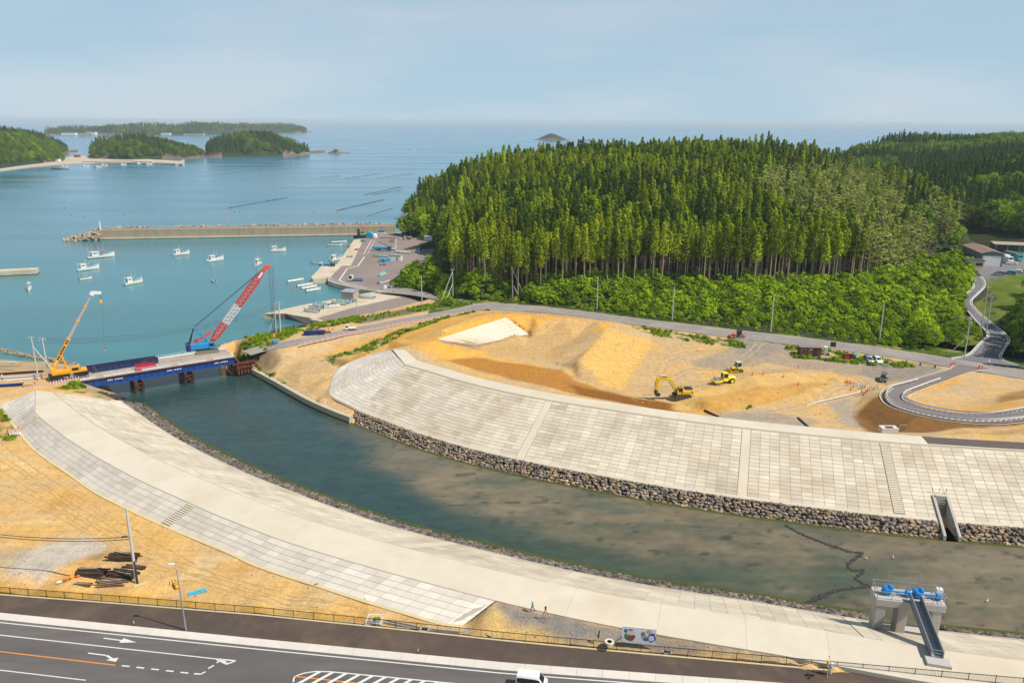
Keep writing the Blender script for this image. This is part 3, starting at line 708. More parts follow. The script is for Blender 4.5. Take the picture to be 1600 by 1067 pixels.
# toe beam and crest
def toe_beam(parent,T,i0,i1,C,name='toe_beam'):
    b=MB(); seg=T[i0:i1+1]; inn=[T[i].lerp(C[i],.034) for i in range(i0,i1+1)]
    ribbon(b,[v+Vector((0,0,.10)) for v in seg],[v+Vector((0,0,.10)) for v in inn],0,.7); b.build(name,CREST,parent)
toe_beam(far,FT,0,gapL,FC); toe_beam(far,FT,gapR,len(FT)-1,FC)
xr=sx(FC,1449)
def crest_slabs(parent,C,Lr,i0,i1,step,z=.06,m=CREST,inset=.02):
    k=i0
    while k<i1:
        e=min(k+step,i1); b=MB(); b.tone=random.uniform(.2,.8)
        inner=[C[i] for i in range(k,e+1)]; outer=[Lr[i] for i in range(k,e+1)]
        d=(inner[1]-inner[0]).normalized()*inset
        inner[0]=inner[0]+d; outer[0]=outer[0]+d
        ribbon(b,[v+Vector((0,0,z)) for v in inner],[v+Vector((0,0,z)) for v in outer],0,.5)
        b.build('crest_slab',m,parent); k=e
crest_slabs(far,FC,FL,0,xr,5)
# steps
def stairs(parent,T,C,i,f0,f1,n,w=(.06,.94),h=.17):
    for k in range(n):
        a,b_=f0+(f1-f0)*k/n,f0+(f1-f0)*(k+1)/n
        l=lambda f,s:T[i].lerp(T[i+1],s).lerp(C[i].lerp(C[i+1],s),f)
        p0,p1,p2,p3=l(a,w[0]),l(a,w[1]),l(b_,w[1]),l(b_,w[0])
        b=MB(); zt=p2.z+.05; vs=[p0,p1,p2,p3]; lo_=[Vector((v.x,v.y,v.z-.15)) for v in vs]; hi=[Vector((v.x,v.y,zt)) for v in vs]
        b.tone=random.uniform(.35,.65)
        b.add(lo_+hi,[(4,5,6,7),(0,1,5,4),(1,2,6,5),(2,3,7,6),(3,0,4,7)] if (hi[1]-hi[0]).cross(hi[3]-hi[0]).z>0 else [(7,6,5,4),(4,5,1,0),(5,6,2,1),(6,7,3,2),(7,4,0,3)])
        b.build('step',CONC_S,parent)
CONC_S=mat('concrete_step',S(226,214,192,.8),.85,var=.06,scale=.6,tone=.08,spec=.25,world=True)
stairs(far,FT,FC,stair_i,.05,.97,40)
# crest road of the far levee, right end
b=MB(); i0=xr; seg=FC[i0:]; ribbon(b,[v+Vector((0,0,-.02)) for v in seg],[v+Vector((0,0,-.02)) for v in FL[i0:]],.06,.4); b.build('crest_asphalt',mat('asphalt_fresh',S(112,100,94,.7),.9,var=.12,scale=.6,spec=.2,world=True),far)
b=MB(); ribbon(b,[v+Vector((0,0,.09)) for v in FC[i0:]],[v+Vector((0,0,.09)) for v in offset(FC,.45)[i0:]],0,.3); b.build('crest_kerb',CREST,far)
# curved wing at the downstream end
WB=smooth_line([P(x,y,z) for x,y,z in ((560,645,2.0),(540,635,2.2),(515,622,2.5),(514,610,2.7),(519,592,3.2),(527,579,4.2),(550,567,6.0),(580,556,8.0),(610,547,9.95))],2.2)
nW=len(WB)-1
apex0,apex1=FC[0],P(611,549,10.0); WC=[apex0.lerp(apex1,min(1,(i/nW))**1.2) for i in range(nW+1)]
b=MB(); ribbon(b,WC,WB); ribbon(b,WB,[v-Vector((0,0,2.5)) for v in WB]); b.build('wing_bed',JOINT,far)
wq=[]
for i in range(nW):
    L=max((WC[i]-WB[i]).length,(WC[i+1]-WB[i+1]).length); rows=18
    for k in range(rows):
        f0,f1=.02+.97*k/rows,.02+.97*(k+1)/rows
        q=[WB[i+1].lerp(WC[i+1],f0),WB[i].lerp(WC[i],f0),WB[i].lerp(WC[i],f1),WB[i+1].lerp(WC[i+1],f1)]
        if (q[1]-q[0]).length>.5 and (q[3]-q[0]).length>.15: wq.append((q,None,i,k))
lay_panels(far,'wing_panel',tones(wq,5),CONC_G,.05,.035,0)
b=MB(); p=[FC[0],FL[0],P(633,549,10),P(613,548,10)]; b.add([v+Vector((0,0,.05)) for v in p]+[v-Vector((0,0,.4)) for v in p],[(0,1,2,3),(7,6,5,4),(0,4,5,1),(1,5,6,2),(2,6,7,3),(3,7,4,0)]); b.build('crest_slab',CREST,far)
# ---- near levee
nbk=set([sx(NT,700),sx(NT,1330)])
near,nb_,nq=levee('river_levee','long pale concrete levee on the near bank beside the road',NT,NC,18,CONC,nbk)
b=MB(); ribbon(b,NC,NT); ribbon(b,NL,NC,-.02); b.build('slope_bed',JOINT,near)
gx0,gx1=sx(NT,1359),sx(NT,1478)
lay_panels(near,'panel',tones(nq,8),CONC,.03,.02)
for i in nbk: strip(near,'joint_strip',NT,NC,i,.08,CREST)
toe_beam(near,NT,0,len(NT)-1,NC)
crest_slabs(near,NL,NC,0,len(NL)-1,5)
# land-side facing
nbase=len(NB); il=sx(NL,775)
NLs=resample(NL[:il+1],nbase-1); 
lq=[]
mm=resample(NB,int(nbase*.9)-1); nl2=resample(NL[:il+1],int(nbase*.9)-1)
b=MB(); ribbon(b,NB,NLs); b.build('land_slope_bed',mat('concrete_joint_dark',S(196,188,174),.9,var=.1,scale=.5,world=True),near)
st1=min(range(len(mm)),key=lambda i:abs(proj(mm[i])[0]-258)); st2=min(range(len(mm)),key=lambda i:abs(proj(mm[i])[0]-28))
for i in range(len(mm)-1):
    if i in (st1,st2): continue
    for k in range(5):
        f0,f1=.02+.96*k/5,.02+.96*(k+1)/5
        lq.append(([mm[i+1].lerp(nl2[i+1],f0),mm[i].lerp(nl2[i],f0),mm[i].lerp(nl2[i],f1),mm[i+1].lerp(nl2[i+1],f1)],None,i,k))
lay_panels(near,'land_panel',tones(lq,12),CONC_G,.04,.03,300)
for s in (st1,st2): stairs(near,mm,nl2,s,.03,.97,12,(.05,.95))
# little concrete edge along the foot of the land-side slope
b=MB(); ribbon(b,offset(NB,.05),offset(NB,-.5),.12,.4); b.build('foot_kerb',mat('sandy_concrete',S(226,204,158),.9,var=.1,scale=.8,world=True),near)
# ---- stone footing
STONE=mat('rubble_stone',S(146,134,122),.9,var=.25,scale=1.2,tone=.6,bump=.3,bscale=5,spec=.3,world=True,col2=S(190,160,122),scale2=.45,mix2=.57)
STONE_N=mat('rubble_stone_dark',S(112,104,98),.9,var=.25,scale=1.2,tone=.75,bump=.3,bscale=5,spec=.3,world=True,col2=S(164,140,110),scale2=.4,mix2=.62)
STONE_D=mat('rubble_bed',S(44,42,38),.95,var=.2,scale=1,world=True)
ALGAE=mat('algae_band',S(86,92,20,.6),.9,var=.3,scale=.8,world=True)
def stone_shape(r,rn):
    """irregular block, 14 corners"""
    sx_,sy_,sz_=r*rn.uniform(.75,1.25),r*rn.uniform(.7,1.1),r*rn.uniform(.45,.75)
    vs=[]
    for x in (-1,1):
        for y in (-1,1):
            for z in (-1,1): vs.append((x*sx_*rn.uniform(.55,.8),y*sy_*rn.uniform(.55,.8),z*sz_*rn.uniform(.6,.9)))
    for a in range(3):
        for s in (-1,1):
            v=[rn.uniform(-.15,.15)*r]*3; v[a]=s*(sx_,sy_,sz_)[a]*rn.uniform(.85,1.1); vs.append(tuple(v))
    # faces: each cube face as a fan round its centre point
    fs=[]
    def fan(c,ring): 
        for i in range(4): fs.append((c,ring[i],ring[(i+1)%4]))
    fan(8,(0,1,3,2)); fan(9,(4,6,7,5)); fan(10,(0,4,5,1)); fan(11,(2,3,7,6)); fan(12,(0,2,6,4)); fan(13,(1,5,7,3))
    return vs,fs
def rubble(label,T,off,size,i0,i1,seed,zlow=-.35,limit=300,jit=.5,sm=None):
    rn=random.Random(seed)
    root=thing('stone_revetment',label,'revetment')
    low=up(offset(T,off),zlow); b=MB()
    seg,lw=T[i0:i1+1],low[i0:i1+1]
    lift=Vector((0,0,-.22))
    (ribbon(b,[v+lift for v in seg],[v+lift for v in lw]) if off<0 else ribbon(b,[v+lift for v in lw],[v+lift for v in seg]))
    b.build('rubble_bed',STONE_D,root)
    L=sum((a-c).length for a,c in zip(seg[:-1],seg[1:])); W=(seg[0]-lw[0]).length
    nc=int(L/size); nr=max(3,int(W/size+.5)); A=resample(seg,nc); B=resample(lw,nc)
    items=[]
    for i in range(nc):
        for k in range(nr+1):
            u=i+rn.uniform(-jit,jit)+(.5 if k%2 else 0); j=int(max(0,min(nc-1,u))); f=min(1,max(0,u-j)); t=(k+rn.uniform(-.3,.3))/nr
            p=A[j].lerp(A[j+1],f).lerp(B[j].lerp(B[j+1],f),min(1.05,max(.04,t)))
            vs,fs=stone_shape(size*rn.uniform(.5,.82),rn)
            rot=Matrix.Rotation(rn.uniform(0,6.3),3,'Z')@Matrix.Rotation(rn.uniform(-.4,.4),3,'X')
            vs=[rot@Vector(v)+p+Vector((0,0,rn.uniform(-.12,.08))) for v in vs]
            items.append((p,vs,fs,min(1,max(0,rn.gauss(.45,.25)))))
    order=sorted(range(len(items)),key=lambda i:items[i][0].y if 0<=proj(items[i][0])[0]<=IW else 1e9)
    solo=set(order[:limit]); rest=MB()
    for i,(p,vs,fs,t) in enumerate(items):
        if i in solo:
            q=MB(); q.tone=t; q.add([v-p for v in vs],fs); q.build('stone',sm or STONE,root,loc=p)
        else: rest.tone=t; rest.add(vs,fs)
    o=rest.build('stone_field',sm or STONE,root); o['kind']='stuff'
    b=MB(); s=-1 if off<0 else 1
    a1=up(offset(T,off*1.0+(.15 if off<0 else -.15)),.02)[i0:i1+1]; a2=up(offset(T,off+(-.55 if off<0 else .55)),.012)[i0:i1+1]
    (ribbon(b,a1,a2) if off<0 else ribbon(b,a2,a1)); b.build('algae_strip',ALGAE,root)
    return root
rubble('rubble stone footing under the far levee, left of the drain outlet',FT,-2.8,.6,0,gapL,1)
rubble('rubble stone footing under the far levee, right of the drain outlet',FT,-2.8,.6,gapR,len(FT)-1,2)
rubble('dark rubble stone footing along the near levee, left of the gate',NT,5.0,.62,0,gx0,3,sm=STONE_N)
rubble('short rubble stone footing along the near levee, right of the gate',NT,4.2,.62,gx1,len(NT)-1,4,sm=STONE_N)
# ================================================================ roads
ASPH=mat('asphalt_road',S(104,98,95,.78),.9,var=.15,scale=.5,spec=.25,world=True,col2=S(120,113,108,.78),scale2=.07,mix2=.52,stretch=(.35,1.6,1))
ASPH_S=mat('asphalt_walk',S(96,82,74,.75),.92,var=.14,scale=.8,spec=.2,world=True,col2=S(118,100,82,.75),scale2=.18,mix2=.60)
ASPH_O=mat('asphalt_old',S(156,148,142,.72),.92,var=.10,scale=.4,spec=.2,world=True,col2=S(172,163,152,.72),scale2=.12,mix2=.52)
ASPH_B=mat('asphalt_blue_grey',S(122,120,126,.72),.92,var=.10,scale=.4,spec=.2,world=True,col2=S(134,130,132,.72),scale2=.12,mix2=.52)
WHITEP=mat('road_paint_white',S(232,229,224,.78),.7,var=.16,scale=5,world=True)
ORANGEP=mat('road_paint_orange',S(240,150,50,.8),.7,var=.1,scale=2.5,world=True)
KERB=mat('kerb_concrete',S(222,212,200,.82),.85,var=.07,scale=.8,world=True,tone=.06)
def flat(b,pts,lift,zf):
    vs=[(p[0],p[1],zf(p[0])+lift) for p in pts]; n=len(vs)
    a=sum(vs[i][0]*vs[(i+1)%n][1]-vs[(i+1)%n][0]*vs[i][1] for i in range(n))
    b.add(vs,[tuple(range(n)) if a>0 else tuple(reversed(range(n)))])
def near_road():
    def lin(l): return [PR(x,y) for x,y in l]
    kf=lin([(-300,943),(0,967),(400,1003),(800,1037),(1150,1059),(1600,1087),(2000,1112)]); kf=resample(kf,60)
    fn=[PR(x,y) for x,y in ((-300,912),(0,937),(400,964),(800,1001),(1200,1033),(1600,1064),(2000,1096))]; fn=resample(fn,60)
    kn=[Vector((v.x,v.y,road_z(v.x))) for v in offset(kf,-1.15)]
    road=MB(); far_=[Vector((v.x,v.y,road_z(v.x))) for v in offset(kf,-26)]; ribbon(road,[v for v in kf],[v for v in far_],.0)
    r=road.build('road',ASPH); tag(r,kind='structure')
    w=MB(); ribbon(w,fn,kf,.10,.3); o=w.build('pavement',ASPH_S); tag(o,kind='structure')
    # concrete gutter kerb in lengths
    k=MB()
    for i in range(0,60,1):
        a,b_=kf[i],kf[i+1]; c,d=kn[i],kn[i+1]; g=(b_-a).normalized()*.012; b=MB(); b.tone=random.uniform(.2,.8)
        q=[a+g,b_-g,d-g,c+g]; z=[.20,.20,.045,.045]
        vs=[v+Vector((0,0,h)) for v,h in zip(q,z)]+[v+Vector((0,0,-.2)) for v in q]
        b.add(vs,[(3,2,1,0),(0,1,5,4),(1,2,6,5),(2,3,7,6),(3,0,4,7)]); b.build('kerb_stone',KERB,r)
    def stripe(px0,px1,w,m=WHITEP,name='lane_line'):
        a,c=PR(*px0),PR(*px1); d=(c-a).normalized(); n=Vector((-d.y,d.x,0))*w/2; b=MB(); flat(b,[a-n,c-n,c+n,a+n],.006,road_z); return b.build(name,m,r)
    e=[Vector((v.x,v.y,road_z(v.x))) for v in offset(kf,-1.55)]; e2=[Vector((v.x,v.y,road_z(v.x))) for v in offset(kf,-1.72)]; b=MB(); ribbon(b,e,e2,.006); b.build('edge_line',WHITEP,r)
    stripe((-80,992),(344,1034),.16); stripe((-100,1015),(186,1045.5),.17,ORANGEP,'centre_line'); stripe((-90,1045),(140,1069.5),.15)
    for i in range(5):
        x=196+i*23; y=1046+i*2.35; stripe((x,y),(x+12,y+1.2),.2,WHITEP,'lane_dash')
    for a,c in (((309,1057.4),(320,1058)),((319,1058.2),(327,1054)),((331,1049),(340,1044)),((344,1040),(351,1036))): stripe(a,c,.22,WHITEP,'lane_dash')
    for a,c in (((344,1034),(374,1036.5)),((374,1036.5),(360,1042)),((360,1042),(344,1034.5)),((352,1035),(361,1041))): stripe(a,c,.22,WHITEP,'lane_line')
    def arrow(px0,px1,turn):
        a,c=PR(*px0),PR(*px1); d=(c-a).normalized(); n=Vector((-d.y,d.x,0)); L=(c-a).length
        b=MB(); flat(b,[a-n*.09,a+d*(L*.55)-n*.09,a+d*(L*.55)+n*.09,a+n*.09],.006,road_z)
        if not turn: flat(b,[a+d*(L*.55)-n*.45,c,a+d*(L*.55)+n*.45],.006,road_z)
        else:
            flat(b,[a+d*(L*.55)-n*.09,a+d*(L*.8)-n*.55,a+d*(L*.9)-n*.45,a+d*(L*.6)+n*.09],.0061,road_z)
            flat(b,[a+d*(L*.68)-n*.75,a+d*L-n*.85,a+d*(L*.95)-n*.1],.0062,road_z)
        b.build('road_arrow',WHITEP,r)
    arrow((167,1003.5),(218,1009.5),False); arrow((143,1027),(194,1033),True)
    # hatched island
    out=[(463,1069),(464,1062),(470,1057.5),(482,1053.5),(498,1051),(520,1051),(600,1057.5),(700,1066),(760,1071)]
    ol=[PR(*p) for p in out]; il=offset(ol,-.18); b=MB(); ribbon(b,ol,il,.006); b.build('island_outline',WHITEP,r)
    for k in range(11):
        x=506+k*20.5; y=1051.2+max(0,(x-520))*.083
        a,c=PR(x,y+.6),PR(x-36,y+21); n=Vector((.28,0,0)); b=MB(); flat(b,[a-n,c-n,c+n,a+n],.007,road_z); b.build('hatch_bar',WHITEP,r)
    stripe((465,1059.5),(640,1077),.17,ORANGEP,'centre_line')
    return kf
KF=near_road()
# ---- far-bank roads
def far_roads():
    b=MB(); ribbon(b,mf,mn,.05); r=b.build('road',ASPH_O); tag(r,kind='structure')
    e=MB(); ribbon(e,offset(mf,-.25),offset(mf,-.4),.058); e.build('edge_line',WHITEP,r)
    for i in (24,36,52,63,74):
        if i+1<len(mf):
            m0,m1=mf[i].lerp(mn[i],.5),mf[i+1].lerp(mn[i+1],.5); d=(m1-m0).normalized(); n=Vector((-d.y,d.x,0))*.08; q=MB(); q.add([m0-n+Vector((0,0,.058)),m1-n+Vector((0,0,.058)),m1+n+Vector((0,0,.058)),m0+n+Vector((0,0,.058))],[(0,1,2,3)]); q.build('lane_dash',WHITEP,r)
    # loop ramp
    b=MB(); ribbon(b,li,lo,.04); r2=b.build('ramp_road',mat('asphalt_ramp',S(138,128,124,.72),.92,var=.08,scale=.5,spec=.2,world=True)); tag(r2,kind='structure')
    for src,s in ((lo,1),(li,-1)):
        for k,(u,v) in enumerate(zip(src[:-1],src[1:])):
            pass
        inn=offset(src,-.55*1 if s==1 else .55); inn2=offset(src,-.72 if s==1 else .72)
        e=MB(); (ribbon(e,inn,inn2,.052) if s==1 else ribbon(e,inn2,inn,.052)); e.build('edge_line',WHITEP,r2)
        # broad white chevrons on the bend
        q=MB(); n=len(src)
        for k in range(int(n*.36),n-2,1):
            a=src[k].lerp(li[k] if s==1 else lo[k],.13); c=src[k].lerp(li[k] if s==1 else lo[k],.20); d=(src[k+1]-src[k])*.45
            h=Vector((0,0,.054)); vs=[a+h,c+h,c+d+h,a+d+h]
            q.add(vs,[(0,1,2,3)] if (vs[1]-vs[0]).cross(vs[2]-vs[0]).z>0 else [(3,2,1,0)])
        o=q.build('edge_dashes',WHITEP,r2); o['kind']='stuff'
    # guard rails
    GW=paint('guard_rail_white',S(236,234,232,.82),.45)
    def guard(src,i0,i1,d,label):
        line=offset(src,d)[i0:i1]; root=thing('guard_rail',label,'guard rail')
        b=MB(); 
        for a,c in zip(line[:-1],line[1:]): b.beam(a+Vector((0,0,.68)),c+Vector((0,0,.68)),.08,.36)
        b.build('beam',GW,root)
        for a in line[::3]: one('post',lambda b:b.tube((0,0,-.1),(0,0,.75),.07,.07,6),GW,root,loc=a)
    n=len(lo)
    guard(lo,int(n*.24),n,.7,'white guard rail round the outside of the ramp bend')
    guard(li,int(n*.22),n,-.7,'white guard rail round the inside of the ramp bend')
    # harbour road and side road
    a=PL([(600,447,2.6),(640,453,3.2),(690,463,4.8),(735,472,5.5),(775,479,5.5)]); c=PL([(595,459,2.6),(640,463,3.2),(680,470,4.6),(718,480,5.4),(740,485,5.5)])
    a=resample(smooth_line(a,2),30); c=resample(smooth_line(c,2),30); b=MB(); ribbon(b,a,c,.03); o=b.build('harbour_road',ASPH_O); tag(o,kind='structure')
    global HRP; HRP=[(p.x,p.y) for p in offset(a,3.5)]+[(p.x,p.y) for p in offset(c,-3.5)[::-1]]
    # valley road to the yard
    VL=[(1487,553,5.2),(1513,547,5.25),(1530,530,5.6),(1543,517,5.9),(1540,509,6.1),(1527,496,6.5),(1514,481,7),(1503,470,7.4),(1499,463,7.6),(1502,457,7.8),(1513,448,8.2),(1520,440,8.5),(1518,430,9),(1517,424,9.3)]
    VR=[(1600,566,5.2),(1572,557,5.25),(1563,551,5.4),(1570,535,5.6),(1577,524,5.9),(1570,514,6.1),(1556,502,6.5),(1538,489,7),(1523,475,7.4),(1517,466,7.6),(1518,460,7.8),(1527,451,8.2),(1537,440,8.5),(1536,430,9),(1531,424,9.3)]
    vl=resample(smooth_line(PL(VL),2),60); vr=resample(smooth_line(PL(VR),2),60)
    b=MB(); ribbon(b,vl,vr,.07,.6); r3=b.build('valley_road',ASPH_B); tag(r3,kind='structure')
    for s,d in ((vl,-.25),(vr,.25)):
        e=MB(); x1,x2=offset(s,d),offset(s,d+(.2 if d>0 else -.2)); (ribbon(e,x2,x1,.078) if d>0 else ribbon(e,x1,x2,.078)); e.build('edge_line',WHITEP,r3)
        k=MB(); y1,y2=offset(s,0),offset(s,.3 if d<0 else -.3); (ribbon(k,y2,y1,.28,.4) if d<0 else ribbon(k,y1,y2,.28,.4)); k.build('kerb',KERB,r3)
    st=MB(); q=[P(1546,552.3,5.25),P(1563,552.6,5.25),P(1563,553.6,5.25),P(1546,553.3,5.25)]; st.add([v+Vector((0,0,.08)) for v in q],[(3,2,1,0)]); st.add([v+Vector((0,0,.08)) for v in (P(1546,552.3,5.25),P(1546.9,552.3,5.25),P(1546.9,558,5.25),P(1546,558,5.25))],[(3,2,1,0)]); st.build('stop_line',WHITEP,r3)
    return r3,vl,vr
VROAD,VL_,VR_=far_roads()
def text_mesh(s,size,material,name,parent=None,loc=(0,0,0),rot=(0,0,0),sx_=1.0):
    cu=bpy.data.curves.new('t','FONT'); cu.body=s; cu.size=size; cu.align_x='CENTER'; cu.align_y='CENTER'; cu.extrude=.002; cu.resolution_u=2
    o=bpy.data.objects.new('t',cu); COL.objects.link(o); bpy.context.view_layer.update()
    me=bpy.data.meshes.new_from_object(o.evaluated_get(bpy.context.evaluated_depsgraph_get())); bpy.data.objects.remove(o); me.materials.append(material)
    q=obj(name,me,parent,loc); q.rotation_euler=rot; q.scale=(sx_,1,1); return q
p0,p1=P(1555,549,5.3),P(1560,535,5.6); ang=math.atan2((p1-p0).y,(p1-p0).x)
for k,ch in enumerate('止まれ'):
    p=P(1556+1.2*k,548.5-4.4*k,5.32+.1*k); text_mesh(ch,1.9,WHITEP,'road_letter',VROAD,(p.x,p.y,p.z+.09),(R(1.5),0,ang-PI/2),1.0)
# ================================================================ fence along the pavement
BLACKM=paint('fence_dark_brown',S(70,56,48,.8),.5,metal=.3)
def fence():
    line=resample([PR(x,y) for x,y in ((-60,932.5),(0,937),(400,964),(800,1001),(1200,1033),(1600,1064),(1690,1071))],1)  # straight chord replaced below
    pts=[PR(x,y) for x,y in ((-60,932.5),(0,937),(200,950),(400,964),(600,982),(800,1001),(1000,1017.5),(1200,1033),(1400,1048.5),(1600,1064),(1690,1071))]
    n=int(sum((a-b).length for a,b in zip(pts[:-1],pts[1:]))/2.75); pts=resample(pts,n)
    root=thing('railing_fence','long dark railing fence between the pavement and the levee','fence')
    for i,p in enumerate(pts): one('post',lambda b:b.box((0,0,.6),(.07,.07,1.2)),BLACKM,root,loc=(p.x,p.y,p.z+.08))
    for i in range(n):
        a,c=pts[i]+Vector((0,0,.08)),pts[i+1]+Vector((0,0,.08)); b=MB(); h=Vector((0,0,1))
        b.beam(a+h*1.12,c+h*1.12,.06,.06); b.beam(a+h*.15,c+h*.15,.04,.05)
        m=int((c-a).length/.16)
        for k in range(1,m):
            q=a.lerp(c,k/m); b.beam(q+h*.15,q+h*1.1,.022,.022)
        b.build('fence_panel',BLACKM,root)
    b=MB(); f=resample(pts,80); ribbon(b,offset(f,.35),offset(f,-.25),.12,.3); b.build('footing',mat('sandy_concrete',S(226,204,158),.9,var=.1,scale=.8,world=True),root)
fence()
# ================================================================ poles
POLE=mat('pole_concrete',S(206,204,200,.8),.8,var=.06,scale=1.0)
STEEL=paint('galvanised_steel',S(176,180,184,.8),.45,metal=.4)
DARKM=paint('dark_metal',S(52,52,56,.8),.5,metal=.3)
RUST=mat('rusty_steel',S(128,70,42,.75),.9,var=.3,scale=2.5,col2=S(88,48,34,.75),scale2=1.2,mix2=.5)
def top_z(px,py,base): return PY(px,py,base.y).z
def utility_pole(base,top,label,arms=1,braces=(),r=.19,cat='utility pole',box=False,group=None):
    """base: world point; top: world point (poles lean a little)"""
    base,top=Vector(base),Vector(top); H=top.z-base.z
    root=thing('utility_pole',label,cat,base,0,group)
    lean=Vector((top.x-base.x,0,0))*.15
    b=MB(); b.tube((0,0,-.3),(lean.x,lean.y,H),r,r*.68,10); b.build('shaft',POLE,root)
    for k in range(arms):
        z=H-.25-.55*k; q=MB(); q.beam((lean.x-.85,0,z),(lean.x+.85,0,z),.09,.09); a=q.build('cross_arm',STEEL,root)
        for x in (-.75,-.3,.3,.75): one('insulator',lambda b:b.lathe((lean.x+x,0,z+.05),[(.05,0),(.09,.06),(.05,.13),(.08,.18),(.03,.24)],6),paint('insulator_white',S(225,225,220,.8),.3),a)
    if box: one('transformer',lambda b:b.lathe((lean.x+.4,0,H-2.4),[(.05,0),(.3,.03),(.3,.9),(.12,1.0)],10),STEEL,root)
    for i,(dx,dy,f) in enumerate(braces):
        one('stay_brace',lambda b:b.tube((dx,dy,-.4),(lean.x*f,0,H*f),.13,.11,8),POLE,root)
    return root
def wire(name,a,c,sag,label,r=.035,m=None,n=14):
    a,c=Vector(a),Vector(c); pts=[]
    for i in range(n+1):
        t=i/n; p=a.lerp(c,t); p.z-=sag*4*t*(1-t); pts.append(p)
    b=MB(); b.path(pts,r,5); o=b.build(name,m or DARKM); tag(o,label,'cable'); return o
pole_tops={}
def pole_at(key,bx,by,z,tx,ty,label,**k):
    base=P(bx,by,z); top=PY(tx,ty,base.y); o=utility_pole(base,top,label,**k); pole_tops[key]=Vector((base.x+(top.x-base.x)*.15,base.y,top.z-.25)); return o
pole_at('lot',218,918,7.25,205,800,'tall concrete utility pole on the bare lot beside rusty steel bundles',arms=0,r=.22)
pole_at('l1',61,602,5.8,49,535,'slim concrete pole behind the yellow crane, left one of two',arms=1,braces=((6.5,-.5,.78),))
pole_at('l2',78,602,5.8,64,536,'concrete pole with cross arms and boxes just left of the yellow crane',arms=2)
pole_at('c1',432,533,4.0,434,478,'thick concrete pole with cross arms near the hanging pile hammer, left of a pair',arms=1,braces=((-3,-1,.7),))
pole_at('c2',439,532,4.0,439,476,'thick concrete pole right of a pair near the hanging pile hammer',arms=2,r=.26)
pole_at('q1',558,505,3.6,555,446,'lone slim pole on the verge beside the harbour tarmac',arms=1)
pole_at('q2',659,483,4.6,656,434,'white pole on the grass verge left of the braced pole',arms=0)
pole_at('q3',707,467,5.2,705,422,'braced concrete pole on the verge with two stays leaning left',arms=1,braces=((-4.2,-5,.92),(-2.6,-5,.5)))
pole_at('q4',800,469,5.4,800,417,'braced concrete pole by the road with two stays leaning right',arms=1,braces=((5.4,-1,.93),(3.3,-1,.5)),box=True)
pole_at('r1',932,480,6.0,934,430,'slim pole against the greenery, left of three along the hill foot',arms=0)
pole_at('r2',1050,495,6.0,1053,445,'slim pole against the greenery, middle of three along the hill foot',arms=0)
pole_at('r3',1204,512,6.0,1208,455,'slim pole against the greenery, right of three along the hill foot',arms=0)
pole_at('r4',1374,524,6.0,1379,467,'street pole with a short lamp arm at the edge of the hill',arms=0)
pole_at('r5',1507,550,5.3,1510,487,'pole with cross arms at the road junction',arms=2,braces=((-4.5,1.5,.5),),box=True)
pole_at('r6',1532,509,6.4,1541,440,'grey pole in shade beside the valley road, left of two',arms=1)
pole_at('r7',1540,512,6.4,1549,455,'grey pole in shade beside the valley road, right of two',arms=1)
pole_at('s1',623,447,2.6,623,424,'short grey post at the edge of the harbour bushes',arms=0,r=.12)
pole_at('s2',735,432,11,735,416,'short white post among the bushes below the cedars',arms=0,r=.14)
for a,c,sg,lb in (('q4','r1',1.5,'thin power cable from the braced pole along the hill foot'),('r1','r2',1.5,'thin power cable between the two left hill-foot poles'),('r2','r3',1.8,'thin power cable between the two right hill-foot poles'),('r3','r4',1.8,'thin power cable towards the street pole with lamp arm'),('r4','r5',1.8,'thin power cable crossing to the junction pole')):
    wire('power_cable',pole_tops[a],pole_tops[c],sg,lb,.02)
lt=pole_tops['lot']; hook=Vector((lt.x,lt.y,PY(212,845,lt.y).z))
for dz,sg,lb in ((0,1.0,'upper black cable running left from the lot pole'),(-.35,1.1,'lower black cable running left from the lot pole')):
    e=PY(-60,836+(-dz*8),lt.y+3); wire('overhead_cable',hook+Vector((0,0,dz)),e,sg*.8,lb,.05)
one_=MB(); one_.tube((-1.0,0,0),(-.25,0,.06),.1,.1,8); o=one_.build('cable_joint_box',DARKM,None,loc=hook+Vector((-.2,0,.0))); tag(o,'black cable joint sleeve hung beside the lot pole','joint box')
for k in range(3):
    z=-k*.6; a=pole_tops['l2']+Vector((.3*k,0,z)); c=pole_tops['c1']+Vector((.3*k,0,z)); wire('power_cable',a,c,3.0,('top','middle','bottom')[k]+' cable spanning the river mouth behind the bridge',.05)
# street lamp
def street_lamp():
    base=PR(296,991); top=PY(282,889,base.y); H=top.z-base.z; r=thing('street_lamp','slender grey street lamp beside the road','street lamp',base)
    b=MB(); b.tube((0,0,0),(-.25,.1,H*.93),.11,.06,10); b.build('pole',STEEL,r)
    b=MB(); b.tube((-.25,.1,H*.93),(-.55,.25,H),.05,.04,8); b.build('arm',STEEL,r)
    b=MB(); b.box((-.95,.3,H+.02),(.85,.32,.12),rz=R(-8),bev=.04); b.build('lamp_head',paint('lamp_white',S(232,232,230,.8),.4),r)
    b=MB(); b.box((0,0,.04),(.4,.4,.08)); b.build('base_plate',STEEL,r)
street_lamp()
for x,y,lb in ((215,985,'left little marker post with yellow top beside the kerb'),(659,1024,'right little marker post with yellow top beside the kerb')):
    p=PR(x,y); r=thing('marker_post',lb,'marker post',p); one('stem',lambda b:b.tube((0,0,.05),(0,0,.75),.05,.05,8),DARKM,r); one('reflector',lambda b:b.tube((0,0,.45),(0,0,.72),.06,.06,8),paint('yellow_reflector',S(236,190,70,.8),.4),r); one('cap',lambda b:b.lathe((0,0,.75),[(.06,0),(.06,.05),(.02,.08)],8),paint('lamp_white',S(232,232,230,.8),.4),r)
